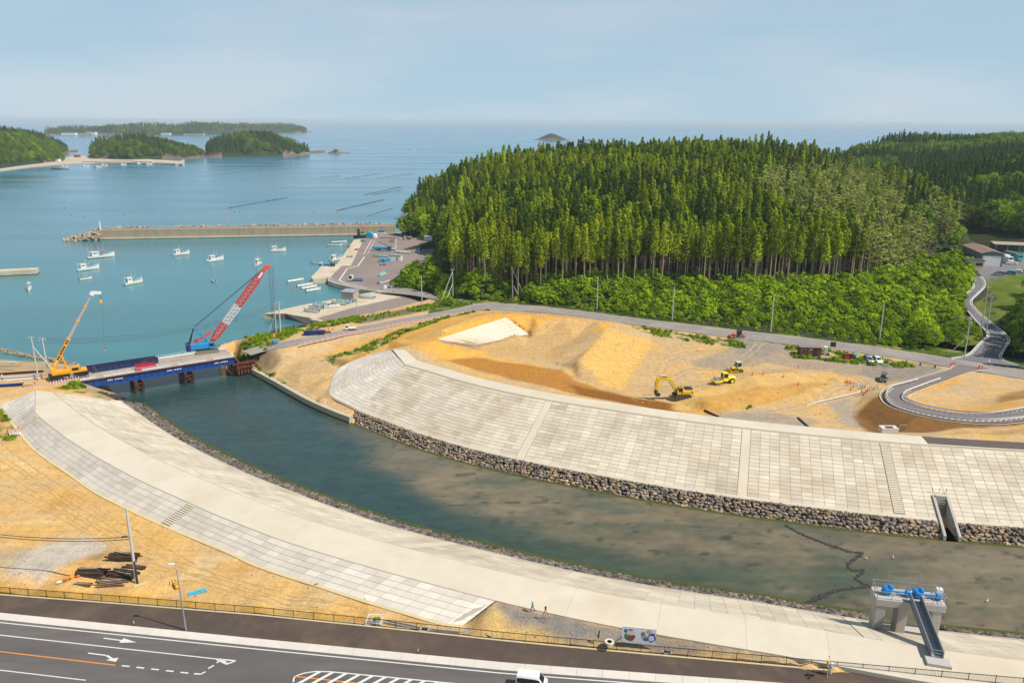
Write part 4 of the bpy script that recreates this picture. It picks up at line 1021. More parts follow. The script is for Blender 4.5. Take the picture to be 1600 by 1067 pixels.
# ================================================================ bridge
BLUE=paint('girder_blue',S(28,80,158,.8),.45,var=.12,scale=1.2,col2=S(24,62,124,.8),scale2=.6,mix2=.58)
NAVY=paint('girder_navy',S(40,58,104,.8),.5,var=.2,scale=1.0,col2=S(120,92,72,.8),scale2=.35,mix2=.66)
WRAIL=paint('rail_white',S(232,228,230,.82),.5)
DECK=mat('deck_dusty',S(168,156,142,.75),.95,var=.12,scale=.7,col2=S(188,172,148,.75),scale2=.3,mix2=.52)
A=P(126,603,5.6); B=P(366,562.5,5.6); BD=(B-A); BL=BD.length; BA=math.atan2(BD.y,BD.x); BW=9.0
def bl(px,v=0,z=5.6):
    """bridge length coordinate seen at column px on the near edge"""
    best=min(range(401),key=lambda i:abs(proj(A.lerp(B,i/400))[0]-px)); return BL*best/400
def bridge():
    r=thing('temporary_bridge','blue steel girder bridge on rusty piers across the river mouth','bridge',A,BA)
    one('deck',lambda b:b.box((BL/2,BW/2,-.12),(BL,BW,.24)),DECK,r)
    for y,nm in ((.25,0),(BW*.36,1),(BW*.66,1),(BW-.25,0)):
        b=MB(); b.box((BL/2,y,-1.15),(BL,.05,1.8)); b.box((BL/2,y,-.27),(BL,.5,.06)); b.box((BL/2,y,-2.06),(BL,.5,.06))
        if not nm:
            n=int(BL/1.5)
            for k in range(n+1): b.box((BL*k/n,y,-1.15),(.05,.36,1.74))
        b.build('girder',BLUE,r)
    one('edge_beam',lambda b:b.box((BL/2,-.08,-.18),(BL,.14,.3)),RUST,r)
    for y,nm in ((.15,'near_railing'),(BW-.15,'far_railing')):
        b=MB(); n=int(BL/1.8)
        for k in range(n+1): b.box((BL*k/n,y,.55),(.07,.07,1.1))
        for z in (.12,.6,1.1): b.beam((0,y,z),(BL,y,z),.05,.06)
        for k in range(n):
            x0=BL*k/n; 
            if nm=='far_railing' or k%5!=2: b.box((x0+BL/n/2,y+(.06 if y<1 else -.06),.42),(BL/n*.96,.02,.56))
        b.build(nm,WRAIL,r)
    # lettering on the girder face, too far off to read
    LW=paint('lettering_white',S(240,240,240,.8),.5)
    for px in (180,272,345):
        x=bl(px); b=MB(); u=0
        for w,h in ((.35,.34),(.4,.36),(.3,.3),(.0,0),(.28,.3),(.34,.28),(.38,.34),(.3,.3),(.36,.32)):
            if w: b.box((x-1.8+u+w/2,-.006,-.95),(w*.8,.012,h)); 
            u+=w+.08 if w else .35
        b.build('lettering',LW,r)
    # piers
    for px in (209,288,364):
        x=bl(px); piles=[]
        cap=MB(); cap.box((x,BW/2,-2.38),(.5,BW+.8,.5)); cap.box((x+2.0,BW/2,-2.38),(.5,BW+.8,.5)); pr=cap.build('pier_cap',RUST,r)
        for xx in (0,2.0):
            for k in range(5):
                y=-.1+(BW+.2)*k/4; one('pile',lambda b:(b.box((x+xx,y,-5.6),(.08,.36,6.0)),b.box((x+xx-.17,y,-5.6),(.05,.4,6.0)),b.box((x+xx+.17,y,-5.6),(.05,.4,6.0))),RUST,pr)
        b=MB()
        for yy in (-.1,BW+.1):
            for z in (-3.2,-4.3): b.beam((x,yy,z),(x+2,yy,z),.2,.2)
            b.beam((x,yy,-3.2),(x+2,yy,-4.6),.14,.14)
        for xx in (0,2):
            for z in (-3.2,-4.3): b.beam((x+xx,0,z),(x+xx,BW,z),.2,.2)
            for k in range(2): b.beam((x+xx,BW*k/2,-3.2),(x+xx,BW*(k+1)/2,-4.6),.14,.14)
        b.build('bracing',RUST,pr)
    # abutment steel on the right bank
    b=MB()
    for k in range(6): b.box((BL+.6+.9*k,-1.2+.1*k,-3.2),(.5,.4,3.6)); 
    b.box((BL+3,-1.3,-1.8),(6,.4,.5)); b.box((BL+3,-1.3,-3.0),(6,.4,.4)); b.build('abutment_wall',RUST,r)
    b=MB(); b.box((-.9,BW/2,-1.7),(1.8,BW+1.5,2.6)); b.build('abutment',mat('abutment_concrete',S(120,114,108),.9),r)
    return r
BR=bridge()
def bw(x,y,z=0): 
    return A+Vector((math.cos(BA)*x-math.sin(BA)*y,math.sin(BA)*x+math.cos(BA)*y,z))
# navy girders lying on the deck, red bin
for i,(x,y,L,lb) in enumerate(((bl(128)+9,BW-1.6,20,'long navy steel girder lying along the far side of the bridge deck'),(bl(150)+8,BW-3.2,16,'shorter navy steel girder lying beside the long one on the bridge deck'))):
    r=thing('steel_girder',lb,'girder',bw(x,y,.0),BA); one('web',lambda b:b.box((0,0,.85),(L,.06,1.5)),NAVY,r); one('top_flange',lambda b:b.box((0,0,1.63),(L,.5,.06)),NAVY,r); one('bottom_flange',lambda b:b.box((0,0,.06),(L,.5,.06)),NAVY,r)
    b=MB()
    for k in range(int(L/1.6)+1): b.box((-L/2+.05+k*1.6,0,.85),(.05,.4,1.46))
    b.build('stiffeners',NAVY,r)
RED=paint('bin_red',S(210,40,66,.8),.5)
r=thing('open_bin','crimson open steel bin standing on the bridge deck','bin',bw(bl(238)-1.2,1.9,0),BA)
def binf(b):
    for y in (-.85,.85): b.box((0,y,.6),(5.0,.08,1.1))
    for x in (-2.46,2.46): b.box((x,0,.6),(.08,1.62,1.1))
    b.box((0,0,.06),(4.9,1.6,.08))
    for k in range(7): b.box((-2.3+k*.767,-.92,.6),(.12,.06,1.1))
one('shell',binf,RED,r); one('rim',lambda b:(b.box((0,-.9,1.18),(5.1,.12,.08)),b.box((0,.9,1.18),(5.1,.12,.08))),RED,r)
# ================================================================ crawler crane
CBLUE=paint('crane_blue',S(40,150,206,.8),.4); CNAVY=paint('crane_navy',S(42,46,104,.8),.45); BRED=paint('boom_red',S(226,84,76,.8),.5); BORANGE=paint('boom_orange',S(240,92,36,.8),.45); BWHITE=paint('boom_white',S(226,226,222,.8),.5); GLASS=mat('dark_glass',S(40,48,56,.7),.12,var=.1,spec=.6); CABLE=paint('wire_rope',S(70,72,78,.8),.6); RUBBER=mat('rubber',S(38,37,36,.8),.9,var=.2,scale=4); TRACK=mat('track_steel',S(150,140,122,.7),.9,var=.2,scale=3)
def lattice(b,p0,p1,w0,w1,bays,r=.1,rl=.05,up_=(0,0,1)):
    p0,p1=Vector(p0),Vector(p1); d=(p1-p0).normalized(); x=d.cross(Vector(up_)).normalized(); u=x.cross(d)
    def cn(t,i):
        w=w0+(w1-w0)*t; s=((-1,-1),(1,-1),(1,1),(-1,1))[i]; return p0.lerp(p1,t)+x*(s[0]*w/2)+u*(s[1]*w/2)
    for i in range(4): b.tube(cn(0,i),cn(1,i),r,r,6)
    for k in range(bays):
        t0,t1=k/bays,(k+1)/bays
        for i in range(4):
            j=(i+1)%4
            if k%2: b.tube(cn(t0,i),cn(t1,j),rl,rl,5,False)
            else: b.tube(cn(t0,j),cn(t1,i),rl,rl,5,False)
            b.tube(cn(t0,i),cn(t0,j),rl,rl,5,False)
    return b
def crawler_crane():
    base=P(324,554.5,5.62); load=P(430,549,4.2)
    # boom foot and tip in the world
    tip=PY(418,421,load.y); d=Vector((load.x-base.x,load.y-base.y,0)); rz=math.atan2(d.y,d.x)
    tip.x=load.x-(.6*math.cos(rz)); tip.y=load.y-.6*math.sin(rz)
    r=thing('crawler_crane','blue crawler crane with red and white lattice boom on the bridge','crane',base,rz)
    T=Matrix.Translation(base)@Matrix.Rotation(rz,4,'Z'); Ti=T.inverted(); tl=Ti@tip; tl.y=0
    for y in (-1.9,1.9):
        prof=[(-3.2,.45),(-3.0,.1),(-2.6,.0),(2.6,.0),(3.0,.1),(3.2,.45),(3.0,.85),(2.6,1.0),(-2.6,1.0),(-3.0,.85)]
        tr=one('track',lambda b:b.extrude(prof,y-.42,y+.42),TRACK,r)
        b=MB()
        for k in range(26): b.box((-2.7+k*.216,y,1.02),(.13,.9,.06)); b.box((-2.7+k*.216,y,-.0),(.13,.9,.05))
        b.build('track_shoes',DARKM,tr)
    one('undercarriage',lambda b:b.box((0,0,.75),(2.6,3.2,.6)),DARKM,r)
    one('slew_ring',lambda b:b.lathe((0,0,1.0),[(1.1,0),(1.1,.25)],14),DARKM,r)
    one('machinery_house',lambda b:(b.box((-1.9,-.2,2.1),(5.0,2.8,1.7),bev=.12),),CBLUE,r)
    one('counterweight',lambda b:b.box((-4.9,0,1.95),(1.3,3.4,1.9),bev=.15),CNAVY,r)
    one('base_skirt',lambda b:b.box((-1.6,0,1.33),(6.2,3.1,.3)),CNAVY,r)
    cab=one('cab',lambda b:b.extrude([(.6,1.2),(2.3,1.2),(2.3,2.1),(1.9,3.0),(.6,3.0)],-1.75,-.7),CBLUE,r)
    one('cab_window',lambda b:(b.box((1.3,-1.76,2.35),(1.1,.02,.85)),b.box((2.13,-1.22,2.5),(.04,.85,.85),ry=R(-24))),GLASS,cab)
    one('a_frame',lambda b:[b.beam((.4,y,2.8),(-2.9,y*.6,7.4),.34,.34) for y in (-.9,.9)]+[b.beam((-2.9,-.6,7.4),(-2.9,.6,7.4),.4,.5)]+[b.beam((-1.5,-.72,5.6),(-1.5,.72,5.6),.2,.2)],CBLUE,r)
    one('back_stays',lambda b:[b.beam((-2.9,y,7.3),(-4.7,y*1.2,2.8),.14,.2) for y in (-.5,.5,)]+[b.beam((-3.1,y,7.2),(-4.2,y*1.2,2.8),.12,.16) for y in (-.3,.3)],DARKM,r)
    one('live_mast',lambda b:[b.beam((-3.6,y,2.9),(1.6,y*.8,5.6),.28,.34) for y in (-.7,.7)]+[b.beam((1.5,-.56,5.55),(1.5,.56,5.55),.2,.2)],BRED,r)
    foot=Vector((1.0,0,2.2)); D=tl-foot; g=lambda t:foot+D*t
    one('boom_foot',lambda b:(lattice(b,g(.0),g(.13),.5,1.7,4,.13,.07),b.box(tuple(g(.04)),(.9,.7,.7),ry=-math.atan2(D.z,D.x))),BORANGE,r)
    one('boom_base_section',lambda b:lattice(b,g(.13),g(.27),1.7,1.7,6,.13,.07),BRED,r)
    w=one('boom_middle_section',lambda b:lattice(b,g(.27),g(.50),1.7,1.7,10,.13,.075),BWHITE,r)
    one('boom_upper_section',lambda b:lattice(b,g(.50),g(.82),1.7,1.7,14,.13,.07),BRED,r)
    one('boom_top_section',lambda b:(lattice(b,g(.82),g(.955),1.7,.9,6,.12,.07)),BRED,r)
    one('name_board',lambda b:b.beam(g(.86)+Vector((0,-.78,0)),g(.93)+Vector((0,-.6,0)),.05,.55),paint('board_white',S(225,228,236,.8),.5),r)
    u=D.normalized()
    one('boom_head',lambda b:(b.beam(g(.95),g(1.0),1.0,.95),b.beam(g(1.0),g(1.0)+Vector((1.5,0,.1)),.9,.6),b.lathe(tuple(g(.985)+Vector((.2,-.3,.0))),[(.55,0),(.55,.6)],12,'Y')),BORANGE,r)
    one('pendant_ropes',lambda b:[b.tube((-2.9,y*.7,7.5),tuple(g(.95)+Vector((0,y,.45))),.045,.045,5) for y in (-.6,-.4,.4,.6)],CABLE,r)
    end=Ti@Vector((load.x,load.y,load.z+4.4)); hd=g(1.0)+Vector((1.2,0,0))
    one('hoist_ropes',lambda b:[b.tube(tuple(hd+Vector((-.6+.5*k,.15*((k%2)*2-1),-.1))),(end.x-.3+.2*k,end.y+.1*((k%2)*2-1),end.z),.04,.04,5) for k in range(4)],CABLE,r)
    hk=one('hook_block',lambda b:(b.box((end.x,0,end.z-.3),(.8,.45,1.1),bev=.1),b.tube((end.x,0,end.z-.9),(end.x,0,end.z-1.5),.12,.08,8)),paint('hook_yellow',S(222,160,60,.8),.5),r)
    # vibratory hammer hanging from the hook
    h=thing('pile_hammer','turquoise pile hammer hanging from the lattice crane over rusty piles','pile hammer',(load.x,load.y,load.z),rz)
    HB=paint('hammer_turquoise',S(60,150,180,.8),.5)
    one('body',lambda b:(b.box((0,0,2.1),(1.3,.8,1.3),bev=.15),b.box((0,0,1.25),(.9,.6,.6),bev=.08)),HB,h)
    one('yoke',lambda b:(b.beam((-.5,0,2.7),(0,0,3.2),.16,.2),b.beam((.5,0,2.7),(0,0,3.2),.16,.2)),HB,h)
    one('exciter',lambda b:[b.lathe((x,-.55,2.1),[(.32,0),(.32,1.1)],10,'Y') for x in (-.35,.35)],HB,h)
    one('clamp',lambda b:b.box((0,0,.75),(.5,.35,.7)),paint('hook_yellow',S(222,160,60,.8),.5),h)
    one('hose',lambda b:b.path([(.5,.2,2.2),(.9,.3,1.4),(.85,.3,.6),(.7,.2,.35)],.06),DARKM,h)
    one('held_pile',lambda b:(b.box((0,0,-.5),(.05,.4,1.9)),b.box((-.2,0,-.5),(.05,.4,1.9)),b.box((.2,0,-.5),(.05,.4,1.9))),RUST,h)
crawler_crane()
# ================================================================ yellow rough-terrain crane
YEL_P=paint('crane_yellow',S(246,168,20,.85),.4); GREYB=paint('boom_grey',S(176,172,164,.8),.45)
def wheel(parent,x,y,z,r,w,hub=None):
    t=one('wheel',lambda b:b.lathe((x,y-w/2,z),[(r*.62,0),(r*.94,.02*w),(r,w*.2),(r,w*.8),(r*.94,w*.98),(r*.62,w)],16,'Y'),RUBBER,parent)
    one('rim',lambda b:b.lathe((x,y-w/2-.01,z),[(r*.15,-.02),(r*.55,-.01),(r*.6,.0),(r*.6,w),(r*.55,w+.02),(r*.15,w+.03)],12,'Y'),hub or STEEL,t)
    return t
def rt_crane():
    base=P(104,601,5.85); base.y+=1.6; r=thing('mobile_crane','yellow mobile crane with raised telescopic boom left of the bridge','crane',base,BA)
    one('chassis',lambda b:(b.box((0,0,1.1),(8.2,2.5,.7),bev=.08),b.box((3.6,0,1.25),(1.6,2.7,.5),bev=.05),b.box((-3.6,0,1.25),(1.6,2.7,.5),bev=.05)),DARKM,r)
    for x in (-2.3,2.4):
        for y in (-1.15,1.15): wheel(r,x,y,.78,.78,.6,DARKM)
    for x in (-4.0,4.1): one('outrigger_box',lambda b:(b.box((x,0,.95),(.55,3.0,.6)),b.box((x,-1.55,.55),(.3,.3,1.1)),b.box((x,1.55,.55),(.3,.3,1.1)),b.box((x,-1.55,.04),(.6,.6,.08)),b.box((x,1.55,.04),(.6,.6,.08))),DARKM,r)
    one('turntable',lambda b:(b.box((-1.6,0,1.95),(4.4,2.5,1.0),bev=.1),b.box((-3.4,0,2.4),(1.2,2.3,1.3),bev=.12)),YEL_P,r)
    cb=one('cab',lambda b:b.extrude([(.4,1.5),(2.7,1.5),(2.9,1.9),(2.5,3.0),(.6,3.0),(.4,2.6)],-1.3,-.25),YEL_P,r)
    one('cab_window',lambda b:(b.box((1.5,-1.31,2.45),(1.5,.02,.75)),b.box((2.72,-.78,2.45),(.03,.85,.9),ry=R(-20)),b.box((1.5,-.24,2.45),(1.5,.02,.75))),GLASS,cb)
    one('bonnet',lambda b:b.box((3.4,0,1.75),(1.5,2.2,.7),bev=.1),YEL_P,r)
    one('steps',lambda b:[b.box((.5,-1.42,.5+.3*k),(.6,.12,.06)) for k in range(4)]+[b.box((.2,-1.42,1.0),(.05,.08,1.2)),b.box((.8,-1.42,1.0),(.05,.08,1.2))],WRAIL,r)
    # boom: from the pivot behind to the tip in the picture
    Ti=(Matrix.Translation(base)@Matrix.Rotation(BA,4,'Z')).inverted(); tip=Ti@PY(145,467,base.y+3); tip.y=.3
    piv=Vector((-3.4,.3,2.9)); D=tip-piv; g=lambda t:piv+D*t
    one('boom_base',lambda b:(b.beam(g(-.02),g(.40),.7,.78),b.beam(g(.38),g(.405),.8,.9)),YEL_P,r)
    s2=one('boom_stage',lambda b:b.beam(g(.40),g(.64),.62,.7),GREYB,r); one('collar',lambda b:b.beam(g(.625),g(.645),.72,.8),YEL_P,r)
    one('boom_stage',lambda b:b.beam(g(.64),g(.82),.52,.6),GREYB,r); one('collar',lambda b:b.beam(g(.81),g(.83),.62,.7),YEL_P,r)
    one('boom_stage',lambda b:b.beam(g(.82),g(.98),.44,.5),GREYB,r)
    one('boom_head',lambda b:(b.beam(g(.965),g(1.01),.8,1.0),b.beam(g(1.0),g(1.0)+Vector((2.0,0,-.3)),.6,.7)),WRAIL,r)
    one('lift_ram',lambda b:(b.tube((-.2,.3,2.3),tuple(g(.2)),.24,.24,10)),YEL_P,r)
    n=(D.normalized().cross(Vector((0,1,0)))).normalized()
    one('boom_lettering',lambda b:[b.beam(g(t)+Vector((0,-.36,0)),g(t+.022)+Vector((0,-.36,0)),.02,.5) for t in (.12,.15,.19,.22,.25,.28,.33,.36)],DARKM,r)
    one('white_mark',lambda b:[b.beam(g(t)+Vector((0,-.362,0)),g(t+.012)+Vector((0,-.362,0)),.02,.3) for t in (.06,.1)],WRAIL,r)
    tipx=g(1.0)+Vector((1.6,0,-.4))
    one('hoist_rope',lambda b:[b.tube(tuple(tipx+Vector((dx,0,0))),(tipx.x+dx,tipx.y,tipx.z-1.6),.03,.03,5) for dx in (-.15,.15)],CABLE,r)
    one('main_hook',lambda b:(b.box((tipx.x,tipx.y,tipx.z-2.2),(.6,.4,1.1),bev=.1),b.tube((tipx.x,tipx.y,tipx.z-2.8),(tipx.x,tipx.y,tipx.z-3.2),.08,.08,6)),YEL_P,r)
    e=Ti@PY(166,558,base.y+3); one('line_rope',lambda b:b.tube(tuple(g(1.0)+Vector((2.0,0,-.3))),(e.x,.3,e.z),.025,.025,5),CABLE,r)
    one('line_hook',lambda b:(b.ball((e.x,.3,e.z-.2),.28,8,5),b.tube((e.x,.3,e.z-.5),(e.x,.3,e.z-.9),.06,.05,6)),paint('hook_orange',S(226,140,90,.8),.5),r)
rt_crane()
# ================================================================ harbour: quay, boat yard, breakwaters
QCON=mat('quay_concrete',S(214,200,176,.8),.9,var=.1,scale=.3,world=True,col2=S(196,180,154,.8),scale2=.12,mix2=.54)
QWALL=mat('sea_wall_concrete',S(186,170,146,.8),.92,var=.16,scale=.5,world=True,stretch=(1,1,.12),col2=S(158,142,118,.8),scale2=.5,mix2=.56)
QASP=mat('quay_asphalt',S(156,140,132,.75),.93,var=.07,scale=.25,world=True,col2=S(146,130,122,.75),scale2=.05,mix2=.5)
TIDE=mat('tide_mark',S(92,88,64,.7),.9,var=.2,scale=.6,world=True)
def poly_slab(name,px,z,z0,m,parent=None,kind='structure'):
    w=[P(x,y,z) for x,y in px]
    a=sum(w[i].x*w[(i+1)%len(w)].y-w[(i+1)%len(w)].x*w[i].y for i in range(len(w)))
    if a<0: w=w[::-1]
    b=MB(); b.prism([(p.x,p.y) for p in w],z0,z); o=b.build(name,m,parent)
    if parent is None: tag(o,kind=kind)
    return o
quay=poly_slab('quay',[(485,437),(501,419),(525,416.5),(551,378),(562,376),(590,366),(700,364),(712,400),(690,440),(640,452),(600,458),(579,456.5),(551,452.5),(520,445),(511,441.5),(512,437.5),(488,440)],2.0,-3,QCON)
poly_slab('quay_asphalt',[(566,377.5),(588,367),(700,365),(706,400),(670,446),(640,454),(604,458),(580,455.5),(553,451),(522,443.5),(514,440),(517,434),(533,418.5),(547,417.5)],2.03,1.5,QASP,quay)
def qline(pts,w,name='quay_line',z=2.034,m=WHITEP):
    for a,c in zip(pts[:-1],pts[1:]):
        a,c=P(*a,z),P(*c,z); d=(c-a).normalized(); n=Vector((-d.y,d.x,0))*w/2; b=MB(); b.add([a-n,c-n,c+n,a+n],[(0,1,2,3)]); b.build(name,m,quay)
qline([(579,377),(567,399),(569,400)],.35); qline([(584,377),(573,399)],.25); qline([(568,404),(558,418),(541,423),(529,441),(540,446),(575,453)],.6); qline([(617,372),(617,400)],.25)
def quay_rail():
    line=resample([P(x,y,2.0) for x,y in ((512,437),(520,443.8),(551,451.5),(579,455.8))],16); b=MB()
    r=thing('quay_railing','white railing along the bend of the quay edge','railing')
    for a,c in zip(line[:-1],line[1:]):
        b.beam(a+Vector((0,0,1.0)),c+Vector((0,0,1.0)),.1,.1); b.beam(a+Vector((0,0,.55)),c+Vector((0,0,.55)),.08,.08)
    b.build('rails',WRAIL,r)
    for a in line: one('post',lambda b:b.tube((0,0,0),(0,0,1.05),.08,.08,6),WRAIL,r,loc=a)
quay_rail()
yard=poly_slab('boat_yard',[(411,495),(440,487.5),(470,480.5),(510,473),(545,465.5),(580,459),(600,456),(650,460),(700,468),(690,478),(650,488),(600,497),(560,505),(530,508),(500,505),(487,503.5),(484,500),(445,494)],1.9,-3,QCON)
poly_slab('yard_asphalt',[(495,501),(520,493),(545,485),(600,472),(645,462),(690,468),(684,478),(650,487),(600,496.5),(560,504.5),(530,507),(505,504)],1.93,1.4,QASP,yard)
# sloping sea wall below the yard
b=MB(); t=[P(x,y,1.9) for x,y in ((411,495),(445,494),(484,500))]; l=[P(x,y,-.4) for x,y in ((420,501),(446,504),(484,513))]
ribbon(b,t,l); b.build('sea_wall',mat('wall_dark_wet',S(112,102,92,.7),.9,var=.2,scale=.6,world=True,stretch=(1,1,.15)),yard)
b=MB(); t=[P(484,500,1.95),P(488.5,500.5,1.95)]; l=[P(483,513,-.4),P(487,514,-.4)]; ribbon(b,[v+Vector((0,-.15,.1)) for v in l],[v+Vector((0,-.15,.1)) for v in t],.0,.2); b.build('wall_end',QCON,yard)
# rocky shore between the yard and the bridge
def rocks(name,label,line,size,n,seed,spread,m):
    r_=random.Random(seed); b=MB(); L=resample(smooth_line([P(*p) for p in line],2),200)
    for k in range(n):
        p=L[r_.randrange(200)]+Vector((r_.uniform(-spread,spread),r_.uniform(-spread,spread),r_.uniform(-.3,.25))); vs,fs=stone_shape(size*r_.uniform(.5,1.2),r_); rot=Matrix.Rotation(r_.uniform(0,6.3),3,'Z'); b.tone=min(1,max(0,r_.gauss(.4,.2))); b.add([rot@Vector(v)+p for v in vs],fs)
    o=b.build(name,m); tag(o,label,'rocks',kind='stuff'); return o
DARKR=mat('shore_rock_dark',S(78,74,72,.7),.9,var=.25,scale=1.2,tone=.5,world=True,spec=.3)
rocks('shore_rocks','dark rocks along the shore right of the bridge',[(368,562,.1),(370,549,.2),(385,538,.2),(410,530,.2),(440,521,.2),(470,515,.2),(500,509,.4)],.9,520,3,1.6,DARKR)
rocks('shore_rocks','pale stones along the sandy spit behind the yellow crane',[(0,556,.2),(40,563,.2),(80,570,.2),(110,577,.2),(130,584,.2)],.5,260,4,1.0,mat('shore_stone_pale',S(170,154,128,.75),.9,var=.25,scale=1.2,tone=.5,world=True))
rocks('shore_rocks','dark boulders beside the near levee end by the bridge',[(150,621,4.2),(165,624,3.6),(180,628,2.6),(188,630,2.0)],.75,70,5,.9,DARKR)
# river wall right of the bridge
def river_wall():
    line=resample(smooth_line([P(x,y,1.5) for x,y in ((378,572),(400,583),(430,598.5),(480,625.5),(520,643),(550,654))],2),24); r=thing('river_wall','low concrete river wall from the bridge to the far levee','wall')
    for i in range(24):
        a,c=line[i],line[i+1]; o=offset([a,c],-.02); d=(c-a).normalized(); n=Vector((d.y,-d.x,0)); b=MB(); g=d*.02
        q=[a+g+n*.5,c-g+n*.5,c-g-n*.6,a+g-n*.6]; b.add([v+Vector((0,0,.06)) for v in q]+[Vector((v.x,v.y,-1.5))+n*.3 for v in q],[(0,1,2,3),(3,2,1,0),(0,4,5,1),(2,6,7,3),(1,5,6,2),(3,7,4,0)][:1]+[(0,4,5,1),(2,6,7,3),(1,5,6,2),(3,7,4,0)]); b.build('wall_block',mat('river_wall_concrete',S(204,190,164,.78),.9,var=.1,scale=.5,world=True),r)
    b=MB()
    for a,c in zip(line[:-1],line[1:]):
        d=(c-a).normalized(); n=Vector((d.y,-d.x,0)); b.add([Vector((a.x,a.y,-.3))+n*.83,Vector((c.x,c.y,-.3))+n*.83,Vector((c.x,c.y,.35))+n*.78,Vector((a.x,a.y,.35))+n*.78],[(0,1,2,3)])
    b.build('algae_band',ALGAE,r)
river_wall()
def breakwater():
    a,c=P(148,382,0),P(616,369,0); L=(c-a).length; rz=math.atan2(c.y-a.y,c.x-a.x); H=5.6
    r=thing('breakwater','long pale concrete breakwater wall across the harbour mouth','breakwater',a,rz)
    n=18
    for k in range(n):
        x0=L*k/n; w=L/n
        one('wall_block',lambda b:b.extrude([(.0,0)],0,0) if 0 else b.box((x0+w/2,2.4,H/2-.5),(w-.06,3.4,H+1)),QWALL,r)
        one('footing_block',lambda b:b.box((x0+w/2,.2,.25),(w-.04,2.2,1.3)),QCON,r)
    one('tide_band',lambda b:b.box((L/2,.18,.05),(L,2.22,.5)),TIDE,r)
    one('parapet',lambda b:b.box((L/2,3.6,H+.35),(L-.3,.9,.7)),QWALL,r)
    return a,c,rz,L,H
BA_,BC_,BRZ,BLEN,BH=breakwater()
def tetrapod_mesh():
    b=MB(); dirs=[(0,0,1)]+[(.943*math.cos(t),.943*math.sin(t),-.333) for t in (0,2.094,4.189)]
    for d in dirs: b.tube((0,0,0),tuple(1.35*x for x in d),.52,.34,8)
    b.ball((0,0,0),.55,8,5); return b.mesh('tetrapod',mat('tetrapod_concrete',S(176,160,138,.78),.92,var=.2,scale=.8,objrand=.2))
TP=tetrapod_mesh()
def bwp(x,y,z): return Vector((BA_.x+math.cos(BRZ)*x-math.sin(BRZ)*y,BA_.y+math.sin(BRZ)*x+math.cos(BRZ)*y,z))
rt=random.Random(9)
def tetra(p,lb,g):
    o=obj('tetrapod',TP,None,p); o.rotation_euler=(rt.uniform(0,6),rt.uniform(0,6),rt.uniform(0,6)); s=rt.uniform(1.2,1.55); o.scale=(s,s,s); tag(o,lb,'tetrapod',g)
for k in range(96):
    x=-17+20*rt.random()**.7; y=rt.uniform(-4.5,7.5); h=max(0,6.2*(1-max(0,-x)/18)*(1-abs(y-1.5)/8)); tetra(bwp(x,y,rt.uniform(-.2,h)),'concrete tetrapod in the heap at the left end of the breakwater','tetrapods heaped at the breakwater end')
for k in range(78):
    tetra(bwp(4+k*(BLEN-6)/78+rt.uniform(-1,1),6.0+rt.uniform(0,2),BH-.4+rt.uniform(-.4,.9)),'concrete tetrapod showing over the top of the breakwater wall','tetrapods behind the breakwater')
lb_=bwp(2.5,2.4,BH); r=thing('beacon','small white light beacon on the breakwater end','beacon',lb_)
WH=paint('beacon_white',S(238,238,236,.82),.5)
one('column',lambda b:b.tube((0,0,0),(0,0,4.2),.45,.35,10),WH,r); one('gallery',lambda b:b.lathe((0,0,4.2),[(.6,0),(.6,.2)],10),WH,r); one('lantern',lambda b:b.lathe((0,0,4.4),[(.3,0),(.32,.5),(.1,.8)],10),WH,r)
a=P(57,437,0); c=P(-60,444,0); r=thing('inner_breakwater','short concrete pier end at the left edge of the harbour','breakwater',a,math.atan2(c.y-a.y,c.x-a.x))
for k in range(5): one('wall_block',lambda b:b.box((4.5+9*k,-2.4,.6),(8.94,5.0,3.6),bev=.1),QCON,r)
one('tide_band',lambda b:b.box((22,-2.4,.05),(44.1,5.1,.5)),TIDE,r)
# ================================================================ boats
HULLW=paint('hull_white',S(236,232,222,.82),.4,var=.06); TEAL=paint('deck_teal',S(96,196,204,.8),.55,var=.15); CABW=paint('cabin_white',S(240,238,232,.84),.45); MAST=paint('mast_white',S(226,226,224,.8),.45); ORFL=paint('float_red',S(214,80,70,.8),.5); YELC=paint('crate_yellow',S(226,196,110,.8),.6); BLUEP=paint('tarp_blue',S(40,110,196,.8),.6,var=.15); CYANP=paint('tarp_cyan',S(40,176,214,.8),.6,var=.15); DKB=paint('hull_blue',S(60,128,176,.8),.5); GREENB=paint('deck_green',S(120,186,160,.8),.6); WOODG=paint('deck_grey',S(176,170,158,.8),.7)
def hull_mesh(L,W,H,m_in):
    st=[]
    for t,w,sh in ((0,.80,.0),(.12,.92,0),(.35,1,0),(.6,.98,.10),(.78,.78,.34),(.9,.46,.62),(.97,.16,.85),(1,.03,.95)):
        x=-L/2+L*t; hw=W/2*w; top=H*(1+sh); keel=-.35*H if t<.8 else -.35*H+(t-.8)*H*2.2
        st.append([(x,-hw*.55,keel),(x,-hw*.95,H*.35+keel*.2),(x,-hw,top),(x,-hw*.86,top),(x,-hw*.8,H*.55),(x,hw*.8,H*.55),(x,hw*.86,top),(x,hw,top),(x,hw*.95,H*.35+keel*.2),(x,hw*.55,keel)])
    b=MB(); vs=[p for s in st for p in s]; n=10; fs=[]
    b.v=vs; b.t=[.5]*len(vs)
    for k in range(len(st)-1):
        for i in range(n):
            j=(i+1)%n; fs.append(((k*n+i,k*n+j,(k+1)*n+j,(k+1)*n+i)[::-1],1 if i in (3,4,5) else 0))
    fs.append((tuple(range(n)),0)); fs.append((tuple(range((len(st)-1)*n,len(st)*n))[::-1],0))
    b.f=[f for f,_ in fs]; b.m=[m for _,m in fs]; return b.mesh('hull',[HULLW,m_in])
HM={}
